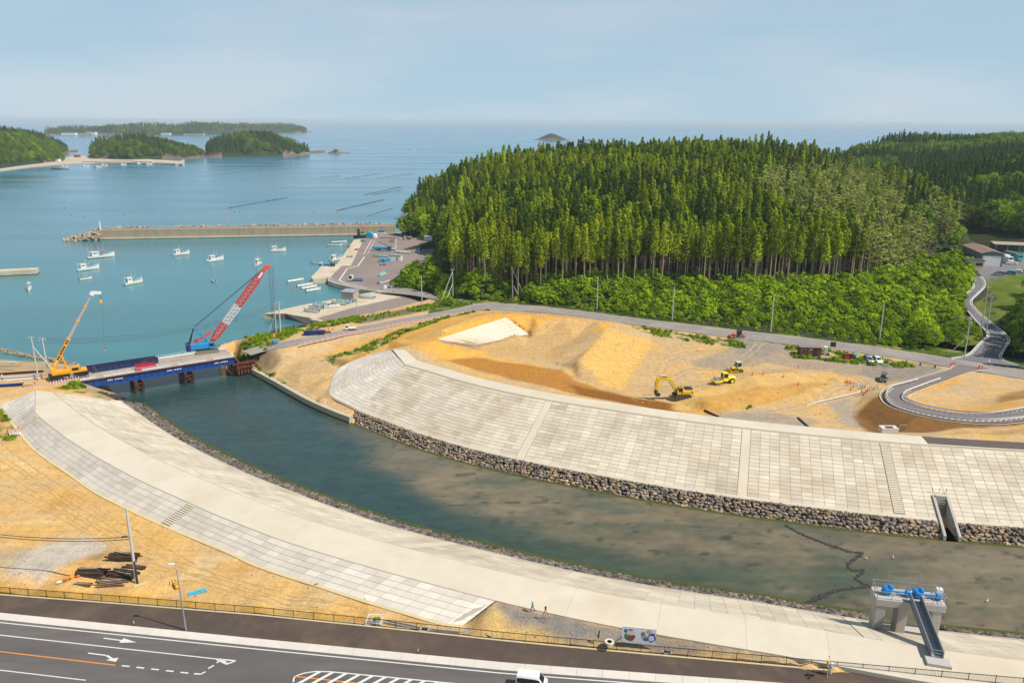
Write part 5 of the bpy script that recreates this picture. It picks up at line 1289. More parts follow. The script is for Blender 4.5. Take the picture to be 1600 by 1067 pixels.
def boat(label,p,deg,L,kind='fishing',inner=TEAL,group=None,extra=()):
    W=L*.26 if kind!='skiff' else L*.27; H=.75+.045*L if kind!='skiff' else .62
    r=thing('fishing_boat' if kind!='skiff' else 'skiff',label,'boat',p,R(deg),group)
    key=(round(L,1),kind,inner.name); 
    if key not in HM: HM[key]=hull_mesh(L,W,H,inner)
    obj('hull',HM[key],r)
    if kind=='skiff':
        one('outboard_motor',lambda b:(b.box((-L/2-.15,0,H+.15),(.4,.35,.55),bev=.08),b.box((-L/2-.15,0,.1),(.16,.14,.9))),DARKM,r)
        one('thwart',lambda b:[b.box((L*x,0,H*.85),(.25,W*.72,.06)) for x in (-.2,.1,.3)],HULLW,r)
        return r
    cx=-L*.22; cl=L*.24
    c=one('cabin',lambda b:(b.extrude([(cx-cl/2,H*.5),(cx+cl/2,H*.5),(cx+cl/2,H+1.5),(cx+cl*.35,H+1.9),(cx-cl/2,H+1.9)],-W*.30,W*.30),),CABW,r)
    one('cabin_window',lambda b:(b.box((cx+cl/2+.005,0,H+1.1),(.02,W*.5,.5)),b.box((cx,-W*.305,H+1.15),(cl*.6,.02,.45)),b.box((cx,W*.305,H+1.15),(cl*.6,.02,.45)),b.box((cx-cl/2-.005,0,H+.8),(.02,W*.22,1.0))),GLASS,c)
    one('roof',lambda b:b.box((cx-.1,0,H+1.97),(cl*1.2,W*.7,.12),bev=.04),CABW,c)
    one('mast',lambda b:(b.tube((cx+cl*.7,0,H*.5),(cx+cl*.55,0,H+L*.48),.09,.05,6),b.tube((cx+cl*.6,-.8,H+L*.3),(cx+cl*.6,.8,H+L*.3),.05,.05,5),b.tube((cx+cl*.7,0,H+1.0),(cx+cl*.7+L*.2,0,H+L*.3),.06,.04,5)),MAST,r)
    one('stern_mast',lambda b:(b.tube((-L*.42,0,H*.5),(-L*.46,0,H+L*.33),.07,.05,6),b.tube((-L*.42,-.5,H),(-L*.52,-.7,H+L*.25),.05,.04,5),b.tube((-L*.42,.5,H),(-L*.40,.9,H+L*.22),.05,.04,5)),MAST,r)
    one('gear',lambda b:(b.box((L*.12,0,H*.55+.3),(.8,W*.5,.6)),b.lathe((L*.26,-W*.15,H*.55),[(.35,0),(.35,.7)],8),b.box((L*.02,W*.2,H*.55+.2),(1.0,.5,.4))),YELC if 'plain' not in extra else HULLW,r)
    one('bow_rail',lambda b:b.path([(L*.25,-W*.42,H+.7),(L*.40,-W*.25,H*1.55+.5),(L*.47,0,H*1.95+.5),(L*.40,W*.25,H*1.55+.5),(L*.25,W*.42,H+.7)],.045,5),MAST,r)
    if 'floats' in extra:
        one('float',lambda b:b.ball((-L*.3,0,H+L*.36),.45,8,5),ORFL,r); one('float',lambda b:b.ball((cx+cl*.6,-.3,H+L*.5),.35,8,5),ORFL,r); one('flag',lambda b:b.box((L*.08,0,H+1.6),(.8,.05,2.2)),paint('flag_pink',S(226,90,130,.8),.6),r)
    return r
boat('large white fishing boat with pink flags and teal deck near the breakwater',P(157,409.5,0),40,13,'fishing',TEAL,None,('floats',))
boat('white fishing boat with teal deck moored below the flagged boat',P(137,429,0),47,10)
boat('small white open boat left of centre in the harbour',P(133,444,0),50,5.5,'skiff',WOODG)
boat('small white boat with a tall slanting mast by the short pier',P(45,462,0),-65,6.5)
boat('white fishing boat with yellow gear in the middle of the harbour',P(208,450,0),60,9)
boat('white boat with teal bow moored near the middle of the breakwater',P(282,404,0),46,9)
boat('all white cabin boat right of the teal-bowed boat',P(336,413,0),56,9.5,'fishing',HULLW,None,('plain',))
boat('white cabin boat seen from astern above the red crane boom',P(403,418,0),88,9,'fishing',WOODG)
boat('white fishing boat alone below the right half of the breakwater',P(433,397,0),26,8.5,'fishing',WOODG,None,('plain',))
boat('pale teal skiff adrift left of the red crane boom',P(332,445,0),132,5.0,'skiff')
boat('long white skiff moored off the quay corner',P(461,443,0),44,8.0,'skiff',HULLW)
boat('upper white skiff of three moored side by side',P(476,450,0),42,7.5,'skiff',HULLW)
boat('middle white skiff of three moored side by side',P(482.5,453.5,0),44,7.5,'skiff',HULLW)
boat('lower white skiff of three moored side by side',P(489,457.5,0),44,7.0,'skiff',HULLW)
boat('grey skiff tied off the lower quay',P(494,415.5,0),-8,6,'skiff',WOODG)
boat('white boat alongside the quay apron, nearer the breakwater',P(528,382,0),15,9,'skiff',HULLW)
boat('greenish boat alongside the quay apron under the white one',P(521,387,0),8,9,'skiff',GREENB)
boat('white boat with slanting mast moored at the quay inner corner',P(524,410,0),62,9,'fishing',WOODG)
for k,(x,y,d,L,m,lb) in enumerate(((486,491,160,6.5,WOODG,'grey open boat ashore at the left corner of the yard'),(493,486.5,165,6,DKB,'blue open boat ashore beside the grey corner boat'),(500,482.5,160,7,TEAL,'teal open boat ashore with red float, third from the wall corner'),(506,480,158,6.5,TEAL,'bright teal boat ashore behind the third boat'),(518,483.5,20,6,HULLW,'white upturned-looking boat ashore in the middle of the yard'),(530,478.5,160,7,GREENB,'green decked boat ashore left of the shed'),(537,476,160,7.5,TEAL,'long teal boat ashore just left of the shed'),(544,474,162,7,DKB,'blue boat ashore beneath the shed wall'),(572,468.5,165,7,TEAL,'teal boat ashore alone right of the shed'),(599,460.5,170,7.5,HULLW,'white boat ashore at the top of the yard'),(608,457,172,7,HULLW,'pale boat ashore furthest up the yard'))):
    boat(lb,P(x,y,1.92)+Vector((0,0,.15)),d,L,'skiff',m)
for k,(x,y) in enumerate(((98,269),(131,268.5),(151,269),(160,266.5),(190,265),(214,262.5),(230,264),(238,262.5),(253,262))):
    boat('tiny white boat moored off the far island shore',P(x,y,0),20+k*23%60,9,'fishing',WOODG,'boats off the far shore',('plain',))
boat('far white motorboat crossing the open sea',P(640,236,0),12,14,'fishing',HULLW,None,('plain',))
# ---- shellfish lines: rows of buoys
BUOY=mat('buoy_black',S(40,42,50,.7),.5,var=.2,scale=2); BUOYO=paint('buoy_orange',S(230,140,90,.8),.5)
bm_=MB(); bm_.ball((0,0,.1),.42,8,5,(1,1,.8)); BUM=bm_.mesh('buoy',BUOY); bm_=MB(); bm_.ball((0,0,.2),.5,8,5); BUMO=bm_.mesh('end_buoy',BUOYO)
for lb,a,c,n in (('first row of black buoys left of the wooded headland, nearest the breakwater',(572,340),(612,327.5),15),('second row of black buoys beyond the breakwater',(524,332.5),(595,315),24),('third row of black buoys by the headland trees',(566,307.5),(623,294.5),20),('short broken row of buoys beside the third row',(581,307),(625,298.5),12),('row of black buoys above the middle of the breakwater',(352,331),(446,313),26),('far row of buoys in open water below the rock island gap',(537,282.5),(594,273),18),('far short row of buoys left in open water',(497,281),(527,278),8),('far row of buoys nearest the hill edge',(587,281),(642,273),16),('far row of pale buoys off the long headland',(398,271),(471,266),18),('far left row of buoys below the second island',(334,279),(400,271),16)):
    a,c=P(*a,0),P(*c,0); r=thing('buoy_line',lb,'buoys',a)
    d=c-a; one('rope',lambda b:b.tube((0,0,.05),tuple(d+Vector((0,0,.05))),.015,.015,4),DARKM,r)
    for k in range(n):
        q=d*((k+rt.uniform(-.15,.15))/(n-1)); s=rt.uniform(.8,1.15)*(1 if a.y<600 else 1.5); o=obj('end_buoy' if k==0 else 'buoy',BUMO if k==0 else BUM,r,q); o.scale=(s,s,s)
for k in range(26):
    x,y=rt.uniform(0,620),rt.uniform(285,352); 
    if x>520 and y>340: continue
    o=obj('float_buoy',BUMO if k%3==0 else BUM,None,P(x,y,0)); tag(o,'lone orange float on the open bay' if k%3==0 else 'lone dark float on the open bay','buoy','orange floats scattered on the bay' if k%3==0 else 'dark floats scattered on the bay')
for k,(x,y) in enumerate(((421,449),(428,450),(434,450),(449,454),(455,453),(459,457),(470,459))):
    o=obj('mooring_float',BUMO,None,P(x,y,0)); o.scale=(.6,.6,.6); tag(o,'small pink mooring float near the white skiffs','buoy','mooring floats by the skiffs')
o=one('rock_reef',lambda b:[b.add([(Matrix.Rotation(k*1.3,3,'Z')@Vector(v))*(3 if k<5 else 2)+Vector((k*3.2-8,rt.uniform(-1,1),0)) for v in stone_shape(1.2,rt)[0]],stone_shape(1,rt)[1]) for k in range(7)],DARKR,None,loc=P(89,273.5,-.6)); tag(o,'low dark reef in the bay before the sandy shore','reef')
# ================================================================ vehicles and machines
TYRE=RUBBER; LAMP_R=paint('tail_red',S(190,30,30,.8),.3); LAMP_W=paint('lamp_clear',S(236,236,230,.85),.25); PLATE=paint('plate_white',S(230,230,226,.8),.5)
def loft(b,secs):
    """secs: list of rings (equal counts)"""
    n=len(secs[0]); b_=len(b.v); vs=[p for s in secs for p in s]; fs=[]
    for k in range(len(secs)-1):
        for i in range(n): fs.append((k*n+i,k*n+(i+1)%n,(k+1)*n+(i+1)%n,(k+1)*n+i))
    fs+=[tuple(range(n))[::-1],tuple(range((len(secs)-1)*n,len(secs)*n))]; b.add(vs,fs)
def car(label,p,deg,L,W,H,colr,kind='van',group=None,cat='car',name='car'):
    """x forward. Body lofted from cross-sections"""
    r=thing(name,label,cat,p,R(deg),group); wr=.29 if L<3.7 else .33; g=.16
    hb=H*.52; 
    if kind=='van':   prof=[(-.5,hb,.97,1.0),(-.47,H*.97,.86,1.0),(-.3,H,.86,1),(.1,H*.995,.86,1),(.24,H*.95,.85,1),(.40,hb*1.02,.96,.98),(.47,hb*.86,.97,.94),(.5,hb*.6,.9,.86)]
    elif kind=='car': prof=[(-.5,hb*1.0,.94,.95),(-.47,hb*1.1,.9,1),(-.36,H*.95,.78,1),(-.1,H,.78,1),(.08,H*.97,.78,1),(.24,hb*1.12,.92,1),(.42,hb*.98,.94,.96),(.5,hb*.62,.86,.84)]
    else:             prof=[(-.5,hb*1.05,.96,.97),(-.47,H*.90,.84,1),(-.42,H*.98,.82,1),(-.1,H,.82,1),(.12,H*.97,.82,1),(.28,hb*1.1,.94,1),(.44,hb*.95,.95,.95),(.5,hb*.62,.88,.84)]
    b=MB(); secs=[]
    for x,zt,wt,wbm in prof:
        hw=W/2; z0=g+.06; zb=min(hb,zt)
        secs.append([(x*L,-hw*wbm*.96,z0),(x*L,-hw*wbm,z0+.18),(x*L,-hw*wbm,zb),(x*L,-hw*wt*(.98 if zt<=hb*1.15 else .97),zt-.10 if zt>hb*1.15 else zt-.02),(x*L,-hw*wt*.86,zt),(x*L,hw*wt*.86,zt),(x*L,hw*wt*(.98 if zt<=hb*1.15 else .97),zt-.10 if zt>hb*1.15 else zt-.02),(x*L,hw*wbm,zb),(x*L,hw*wbm,z0+.18),(x*L,hw*wbm*.96,z0)])
    loft(b,secs); body=b.build('body',colr,r,True)
    me=body.data
    try: me.set_sharp_from_angle(angle=R(32))
    except Exception: pass
    # glass: follows the flanks between belt and roof
    def side(s):
        q=MB(); k0,k1={'van':(1,4),'car':(2,4),'suv':(1,4)}.get(kind,(1,4))
        pts=[]
        for k in range(k0,k1+1):
            x,zt,wt,wbm=prof[k]; t0,t1=.10,.82; lo=Vector((x*L,s*W/2*wbm,hb)); hi=Vector((x*L,s*W/2*wt*.97,zt-.10)); n=Vector((0,s*.012,.004)); pts.append((lo.lerp(hi,t0)+n,lo.lerp(hi,t1)+n))
        if kind!='van': pass
        x,zt,wt,wbm=prof[k1+1]; e=Vector((x*L*.97,s*(W/2*wbm+.01),hb+.05)); 
        for (a,c),(d,f) in zip(pts[:-1],pts[1:]): q.add([a,d,f,c] if s<0 else [c,f,d,a],[(0,1,2,3)])
        a,c=pts[-1]; q.add([a,e,c] if s<0 else [c,e,a],[(0,1,2)])
        q.build('side_window',GLASS,r)
    side(-1); side(1)
    def cross(k0,k1,t0,t1,nm,out):
        (x0,z0,w0,_),(x1,z1,w1,_)=prof[k0],prof[k1]; a=Vector((x0*L,0,z0)); c=Vector((x1*L,0,z1)); u=a.lerp(c,t0); v=a.lerp(c,t1); n=Vector((out*.012,0,.012)); wu=(w0+(w1-w0)*t0)*W/2*.80; wv=(w0+(w1-w0)*t1)*W/2*.80
        q=MB(); q.add([u+n+Vector((0,-wu,0)),v+n+Vector((0,-wv,0)),v+n+Vector((0,wv,0)),u+n+Vector((0,wu,0))],[(0,1,2,3) if out>0 else (3,2,1,0)]); q.build(nm,GLASS,r)
    cross(4,5,.06,.92,'windscreen',1); cross(1 if kind!='car' else 2,0 if kind!='car' else 1,.05,.75,'rear_window',-1)
    for x in (-.31,.33):
        for s in (-1,1): wheel(r,x*L,s*(W/2-.09),wr,wr,.2)
    for s in (-1,1):
        one('headlight',lambda b:b.box((L*.485,s*W*.36,hb*.80),(.10,.26,.16),bev=.03),LAMP_W,r); one('tail_light',lambda b:b.box((-L*.497,s*W*.43,hb*.9),(.06,.12,.3)),LAMP_R,r); one('mirror',lambda b:b.box((L*.25,s*(W/2+.09),hb+.12),(.12,.16,.14),bev=.03),colr,r)
    one('number_plate',lambda b:b.box((L*.502,0,g+.25),(.02,.33,.16)),PLATE,r)
    return r
CWHITE=paint('car_white',S(240,240,238,.86),.25,coat=.6,var=.03); CSIL=paint('car_silver',S(176,182,192,.8),.25,metal=.4,coat=.6,var=.03); CDARK=paint('car_brown_grey',S(110,104,98,.75),.25,metal=.4,coat=.6,var=.03); CBLU=paint('car_blue',S(60,90,150,.8),.3,coat=.5,var=.03); CTEAL=paint('truck_teal',S(70,170,170,.8),.3,coat=.5,var=.04)
def kei_truck(label,p,deg,L=3.6,W=1.5,bed=CWHITE,cab=CWHITE,H=1.75,load=None,name='pickup_truck'):
    r=thing(name,label,'truck',p,R(deg)); wr=.28*L/3.6+.02
    cl=L*.30; cb=MB(); prof=[(L/2-cl,.35),(L/2,.35),(L/2,.85),(L/2-.12,1.0),(L/2-cl*.45,H),(L/2-cl,H)]; cb.extrude([(x,z) for x,z in prof],-W/2,W/2); c=cb.build('cab',cab,r)
    x0,z0,x1,z1=L/2-.12,1.0,L/2-cl*.45,H; a=math.atan2(z1-z0,x1-x0)
    one('windscreen',lambda b:b.box(((x0+x1)/2+.02,0,(z0+z1)/2),(math.hypot(x1-x0,z1-z0)*.82,W*.88,.02),ry=-a),GLASS,c)
    one('side_window',lambda b:[b.add([(L/2-cl*.92,s*(W/2+.006),1.05),(L/2-.22,s*(W/2+.006),1.05),(L/2-cl*.48,s*(W/2+.006),H-.1),(L/2-cl*.92,s*(W/2+.006),H-.1)],[(0,1,2,3) if s<0 else (3,2,1,0)]) for s in (-1,1)],GLASS,c)
    one('chassis',lambda b:b.box((-.1,0,.42),(L*.94,W*.6,.18)),DARKM,r)
    bl_=L*.66
    def bedf(b):
        b.box((-L/2+bl_/2,0,.62),(bl_,W,.08))
        for s in (-1,1): b.box((-L/2+bl_/2,s*(W/2-.03),.80),(bl_,.06,.30))
        b.box((-L/2+.03,0,.80),(.06,W,.30)); b.box((-L/2+bl_-.03,0,.95),(.06,W,.6))
    one('load_bed',bedf,bed,r)
    for x in (-.27,.33):
        for s in (-1,1): wheel(r,x*L,s*(W/2-.10),wr,wr,.2)
    for s in (-1,1): one('headlight',lambda b:b.box((L/2,s*W*.36,.62),(.05,.22,.14)),LAMP_W,r)
    if load: one('load',lambda b:b.box((-L/2+bl_/2,0,.9),(bl_*.85,W*.8,.5),bev=.08),load,r)
    return r
# near road
vp=PR(835,1070); car('white kei van driving along the near road','',0,1,1,1,CWHITE) if 0 else None
v=PR(837,1073.5); dd=(PR(900,1079)-PR(800,1070)); car('small white van driving along the near road',v,math.degrees(math.atan2(dd.y,dd.x)),3.5,1.55,1.95,CWHITE,'van',None,'van','van')
# far bank vehicles
def on2(x,y,dz=0.0): p=onto(G2,x,y); p.z+=dz; return p
kei_truck('little white pickup truck on the road beside the grassy shore',P(548,518.5,5.62),188)
car('dark minivan parked with its shadow on the gravel of the site',on2(1381,588),242,4.7,1.75,1.85,CDARK,'suv')
car('silver car parked nose out by the teal digger',on2(1357,558.5),268,4.1,1.7,1.55,CSIL,'suv')
car('white car parked at the right end of the row by the verge',on2(1371,559),266,4.2,1.7,1.5,CWHITE,'suv')
yz=10.0
car('silver estate car parked above the retaining wall',P(1559.5,420.5,yz),150,4.4,1.75,1.6,CSIL,'suv')
car('white car with green front parked above the retaining wall',P(1577,419.5,yz),140,4.4,1.75,1.6,CTEAL,'suv')
car('white saloon parked second from the right above the wall',P(1587,417.5,yz),150,4.5,1.75,1.5,CWHITE,'car')
car('grey car half cut off by the right edge above the wall',P(1600,418,yz),150,4.4,1.75,1.5,CSIL,'car')
car('white car parked in front of the lorries in the yard',P(1579,404.5,yz),170,4.4,1.75,1.4,CWHITE,'car')
car('dark blue car in the shade at the end of the quay',P(652,394.5,2.05),250,4.2,1.7,1.6,CBLU,'suv')
kei_truck('white flatbed lorry with blue load on the quay asphalt',P(555,441.5,2.05),176,6.6,2.1,WOODG,CWHITE,2.5,BLUEP,'flatbed_truck')
kei_truck('small white truck with cyan load by the quay crane lorry',P(611,393,2.05),200,4.5,1.8,CWHITE,CWHITE,2.0,CYANP)
# ---- excavator
EY=paint('machine_yellow',S(244,200,24,.85),.4,var=.06); EDK=paint('machine_dark',S(56,54,52,.8),.55)
def tracks(r,Lt,gauge,w,h):
    for s in (-1,1):
        y=s*gauge/2; e=h/2
        prof=[(-Lt/2,e),(-Lt/2+e*.3,e*.3),(-Lt/2+e,0),(Lt/2-e,0),(Lt/2-e*.3,e*.3),(Lt/2,e),(Lt/2-e*.3,h-e*.3),(Lt/2-e,h),(-Lt/2+e,h),(-Lt/2+e*.3,h-e*.3)]
        t=one('track',lambda b:b.extrude(prof,y-w/2,y+w/2),EDK,r)
        q=MB()
        for k in range(int((Lt-h)/.2)): q.box((-Lt/2+e+.1+k*.2,y,h+.02),(.12,w+.03,.05)); q.box((-Lt/2+e+.1+k*.2,y,.0),(.12,w+.03,.04))
        for k in range(5): q.lathe((-Lt/2+e+.2+k*(Lt-h-.4)/4,y-w/2-.03,e*.8),[(e*.45,0),(e*.45,w+.06)],8,'Y')
        q.build('track_shoes',TRACK,t)
def excavator(label,p,deg,sc=1.0):
    r=thing('excavator',label,'excavator',p,R(deg),None,sc)
    tracks(r,4.2,2.4,.6,.85); one('undercarriage',lambda b:(b.box((0,0,.55),(2.2,1.9,.4)),b.lathe((0,0,.75),[(.65,0),(.65,.3)],14)),EDK,r)
    one('house',lambda b:(b.box((-.9,0,1.55),(3.3,2.6,1.0),bev=.12),b.box((-2.2,0,1.6),(1.0,2.6,1.1),bev=.2)),EY,r)
    one('engine_cover',lambda b:b.box((-1.5,0,2.15),(1.9,2.3,.3),bev=.08),EDK,r)
    c=one('cab',lambda b:b.extrude([(.0,1.1),(1.4,1.1),(1.45,1.9),(1.1,2.95),(.0,2.95)],.35,1.3),EY,r)
    one('cab_glass',lambda b:(b.box((.68,1.31,2.2),(1.0,.02,1.0)),b.box((.68,.34,2.3),(1.0,.02,.9)),b.box((1.30,.82,2.35),(.03,.8,1.0),ry=R(-16)),b.box((-.01,.82,2.4),(.02,.8,.7)),b.box((.55,.82,2.96),(.7,.7,.02))),GLASS,c)
    bo=[(1.2,-.1,1.5),(2.5,-.1,3.9),(4.0,-.1,4.7),(5.9,-.1,4.5)]
    b=MB()
    prof=[(1.0,1.4),(1.45,1.3),(2.9,3.7),(4.1,4.35),(6.0,4.25),(6.05,4.65),(4.0,5.05),(2.5,4.3)]; b.extrude(prof,-.35,.15); b.build('boom',EY,r)
    one('boom_ram',lambda b:[b.tube((1.6,y,1.3),(3.1,y,3.7),.12,.09,8) for y in (-.5,.3)],STEEL,r)
    b=MB(); b.extrude([(5.5,4.85),(6.25,4.95),(6.55,4.3),(6.35,1.6),(6.05,1.6),(5.75,4.1)],-.3,.1); b.build('stick',EY,r)
    one('stick_ram',lambda b:b.tube((3.8,-.1,5.15),(5.7,-.1,5.0),.11,.08,8),EDK,r); one('bucket_ram',lambda b:b.tube((6.55,-.1,4.1),(6.7,-.1,2.0),.1,.07,8),STEEL,r)
    b=MB(); b.extrude([(5.9,1.75),(6.6,1.75),(6.75,1.2),(6.5,.45),(5.75,.3),(5.35,.75),(5.55,1.0),(5.9,.75),(6.25,.95),(6.2,1.45)],-.75,.55); bk=b.build('bucket',EDK,r)
    one('bucket_tooth',lambda b:[b.box((5.3,-.65+k*.28,.72),(.3,.1,.1)) for k in range(5)],STEEL,bk)
    one('side_marking',lambda b:[b.box((-2.3+k*.28,-1.315,1.6),(.2,.02,.35)) for k in range(4)],EDK,r)
excavator('yellow excavator digging the brown soil behind the far levee',on2(1066,617,.02),183,1.0)
def roller(label,p,deg):
    r=thing('road_roller',label,'roller',p,R(deg))
    RY=paint('roller_yellow',S(246,222,40,.85),.4)
    one('drum',lambda b:b.lathe((1.9,-1.05,.78),[(.1,0),(.78,.0),(.78,2.1),(.1,2.1)],18,'Y'),STEEL,r)
    one('drum_frame',lambda b:(b.box((1.9,-1.2,.85),(2.0,.16,.45),bev=.04),b.box((1.9,1.2,.85),(2.0,.16,.45),bev=.04),b.box((2.85,0,.9),(.2,2.5,.5)),b.box((.9,0,.95),(.3,2.5,.6))),RY,r)
    one('engine_hood',lambda b:(b.box((-1.9,0,1.35),(2.2,1.7,.95),bev=.15),b.box((-.3,0,.95),(1.2,1.7,.5),bev=.05)),RY,r)
    c=one('cab',lambda b:[b.box((-.2,0,2.85),(1.5,1.7,.12),bev=.04)]+[b.box((-.2+sx_*.65,sy_*.75,2.0),(.1,.1,1.7)) for sx_ in (-1,1) for sy_ in (-1,1)]+[b.box((-.2,0,1.35),(1.4,1.6,.5))],RY,r)
    one('cab_glass',lambda b:(b.box((-.2,0,2.2),(1.28,1.46,1.0))),GLASS,c)
    for s in (-1,1): wheel(r,-1.9,s*.85,.75,.75,.55,RY)
roller('bright yellow road roller standing on the fill bench',on2(1131,595,.0),-168)
def dozer(label,p,deg):
    r=thing('bulldozer',label,'bulldozer',p,R(deg)); tracks(r,3.0,1.9,.55,.85)
    one('body',lambda b:(b.box((.75,0,1.2),(1.7,1.0,.8),bev=.1),b.box((-.7,0,1.1),(1.4,1.5,.6),bev=.08)),EY,r)
    c=one('cab',lambda b:[b.box((-.45,0,2.75),(1.5,1.6,.12),bev=.04)]+[b.box((-.45+sx_*.62,sy_*.68,2.0),(.1,.1,1.5)) for sx_ in (-1,1) for sy_ in (-1,1)],paint('cab_pale',S(206,206,196,.8),.45),r)
    one('cab_glass',lambda b:b.box((-.45,0,2.1),(1.2,1.34,1.1)),GLASS,c)
    one('blade',lambda b:b.extrude([(2.2,.05),(2.32,.05),(2.18,.55),(2.35,1.0),(2.22,1.02),(2.05,.55)],-1.5,1.5),EY,r); one('push_arm',lambda b:[b.beam((0,s*1.25,.45),(2.15,s*1.2,.4),.16,.2) for s in (-1,1)],EY,r)
    one('exhaust',lambda b:b.tube((.9,.3,1.5),(.9,.3,2.3),.06,.06,8),EDK,r)
dozer('small yellow bulldozer with pale cab parked on grey gravel',on2(1151,576.5),190)
def red_tractor(p,deg):
    r=thing('tractor','red compact tractor with mower parked on the road edge','tractor',p,R(deg)); RT=paint('tractor_red',S(206,60,44,.8),.4)
    one('hood',lambda b:b.box((.9,0,1.0),(1.7,.8,.7),bev=.1),RT,r); one('mower_deck',lambda b:(b.box((2.3,0,.45),(1.0,2.0,.5),bev=.08),b.box((-1.9,0,.5),(1.2,1.8,.4),bev=.06)),RT,r)
    one('cab',lambda b:(b.box((-.5,0,1.7),(1.2,1.2,1.1)),),GLASS,r); one('cab_roof',lambda b:b.box((-.5,0,2.3),(1.4,1.4,.14),bev=.05),EDK,r)
    for x,rr in ((-.7,.62),(1.4,.42)):
        for s in (-1,1): wheel(r,x,s*.75,rr,rr,.32)
red_tractor(on2(1152,523.5,.06),190)
def mini_digger(p,deg):
    r=thing('mini_excavator','small turquoise canopy digger parked beside the silver car','excavator',p,R(deg)); TQ=paint('digger_turquoise',S(50,170,160,.8),.4)
    tracks(r,1.8,1.2,.35,.45); one('house',lambda b:b.box((-.25,0,.85),(1.4,1.3,.6),bev=.1),TQ,r); one('orange_band',lambda b:b.box((-.25,0,1.25),(1.3,1.2,.2)),paint('band_orange',S(236,160,60,.8),.5),r)
    one('canopy_post',lambda b:[b.box((-.25+sx_*.5,sy_*.5,1.7),(.07,.07,1.0)) for sx_ in (-1,1) for sy_ in (-1,1)],TQ,r); one('canopy',lambda b:b.box((-.25,0,2.25),(1.3,1.3,.14),bev=.05),TQ,r)
    one('boom',lambda b:(b.beam((.5,0,.9),(1.3,0,1.9),.22,.25),b.beam((1.3,0,1.9),(1.7,0,.9),.18,.2)),TQ,r); one('bucket',lambda b:b.extrude([(1.5,.9),(1.9,.9),(1.9,.45),(1.55,.35),(1.4,.6)],-.3,.3),EDK,r)
mini_digger(on2(1337,555.5),100)
# ---- site hut, toilet, board
def hut(p,deg):
    r=thing('site_hut','brown site hut beside the road entrance','hut',p,R(deg)); BRN=mat('hut_brown',S(120,64,48,.75),.8,var=.15,scale=3,stretch=(3,3,.3)); 
    one('wall',lambda b:b.box((0,0,1.3),(6.0,2.6,2.6)),BRN,r); one('roof',lambda b:b.box((0,0,2.68),(6.3,2.9,.16)),paint('hut_roof',S(150,136,126,.75),.7),r)
    w=one('window',lambda b:b.box((-1.5,-1.31,1.6),(2.2,.06,1.0)),STEEL,r); one('pane',lambda b:[b.box((-2.02+k*1.04,-1.345,1.6),(.92,.02,.84)) for k in (0,1)],GLASS,w)
    one('door',lambda b:b.box((1.4,-1.31,1.15),(.95,.06,2.2)),EDK,r); one('sign',lambda b:b.box((.1,-1.32,2.1),(.6,.03,.3)),PLATE,r)
    one('end_panel',lambda b:b.box((3.02,0,1.3),(.05,2.4,2.4)),paint('hut_orange_brown',S(190,110,70,.75),.7),r)
hut(on2(1264,549.5),-5)
def toilet(p,deg):
    r=thing('portable_toilet','white portable toilet right of the brown hut','toilet',p,R(deg)); one('cabin',lambda b:b.box((0,0,1.15),(1.0,1.1,2.3),bev=.06),CABW,r); one('door',lambda b:b.box((0,-.56,1.1),(.7,.04,1.9)),paint('door_grey',S(200,204,206,.8),.5),r); one('roof',lambda b:b.box((0,0,2.36),(1.1,1.2,.14),bev=.05),CABW,r); one('tank',lambda b:b.box((.7,-.3,.3),(.8,.7,.5),bev=.06),EDK,r)
toilet(on2(1289,548.5),-8)
r=thing('notice_board','dark notice board on posts behind the portable toilet','sign',on2(1301,540.5),R(-8)); one('board',lambda b:b.box((0,0,1.6),(1.6,.08,1.5)),EDK,r); [one('post',lambda b:b.tube((x,.08,0),(x,.08,2.2),.05,.05,6),STEEL,r) for x in (-.6,.6)]
r=thing('sand_bag','white and pink bulk bag leaning on the brown hut','bag',on2(1277,549.5)); one('sack',lambda b:b.ball((0,0,.65),.75,10,6,(1.2,.9,.95)),paint('bag_pink',S(236,206,196,.8),.7),r)
r=thing('red_bins','low red and black bins beside the turquoise digger','bins',on2(1325,555)); one('red_bin',lambda b:[b.lathe((k*.6-.6,0,0),[(.25,0),(.28,.7),(.3,.72)],8) for k in range(3)],paint('bin_bright_red',S(226,50,40,.8),.5),r); one('dark_frame',lambda b:b.box((.3,1.0,.8),(2.6,.8,1.2),bev=.1),paint('maroon_frame',S(110,50,46,.8),.6),r)
# ---- cones
CONE=paint('cone_orange',S(236,96,50,.85),.5)
def cone_mesh():
    b=MB(); b.lathe((0,0,.04),[(.18,0),(.1,.35),(.03,.7)],8); b.box((0,0,.02),(.42,.42,.04)); return b.mesh('traffic_cone',CONE)
CM=cone_mesh()
def cone(p,label,group=None,s=1.0):
    o=obj('traffic_cone',CM,None,p); o.scale=(s,s,s); tag(o,label,'cone',group)
for x,y in ((1176,582),(1248,570),(1224,585),(1248,596),(1193,581)): cone(on2(x,y),'single orange cone marking the edge of the fill bench','cones along the fill bench',1.2)
for x,y in ((1325,592),(1329,592.5),(1322,592),(1350,611),(1353,608),(1356,605.5),(1347,608),(1330,604)): cone(on2(x,y),'orange cone among the blue barriers on the gravel','cones among the blue barriers',1.3)
for x,y in ((1489,562.5),(1492,562),(1486,563)): cone(P(x,y,5.25),'orange cone on the left side of the ramp mouth','cones left of the ramp mouth',1.3)
for x,y in ((1531,566),(1535,567),(1529,568)): cone(P(x,y,5.25),'orange cone on the right side of the ramp mouth','cones right of the ramp mouth',1.3)
for x,y in ((497,521),(513,519),(508,521),(520,518)): cone(P(x,y,5.62),'orange cone on the road left of the little pickup','cones by the pipe load',1.3)
cone(on2(1346,553),'orange cone between the digger and the silver car',None,1.3)
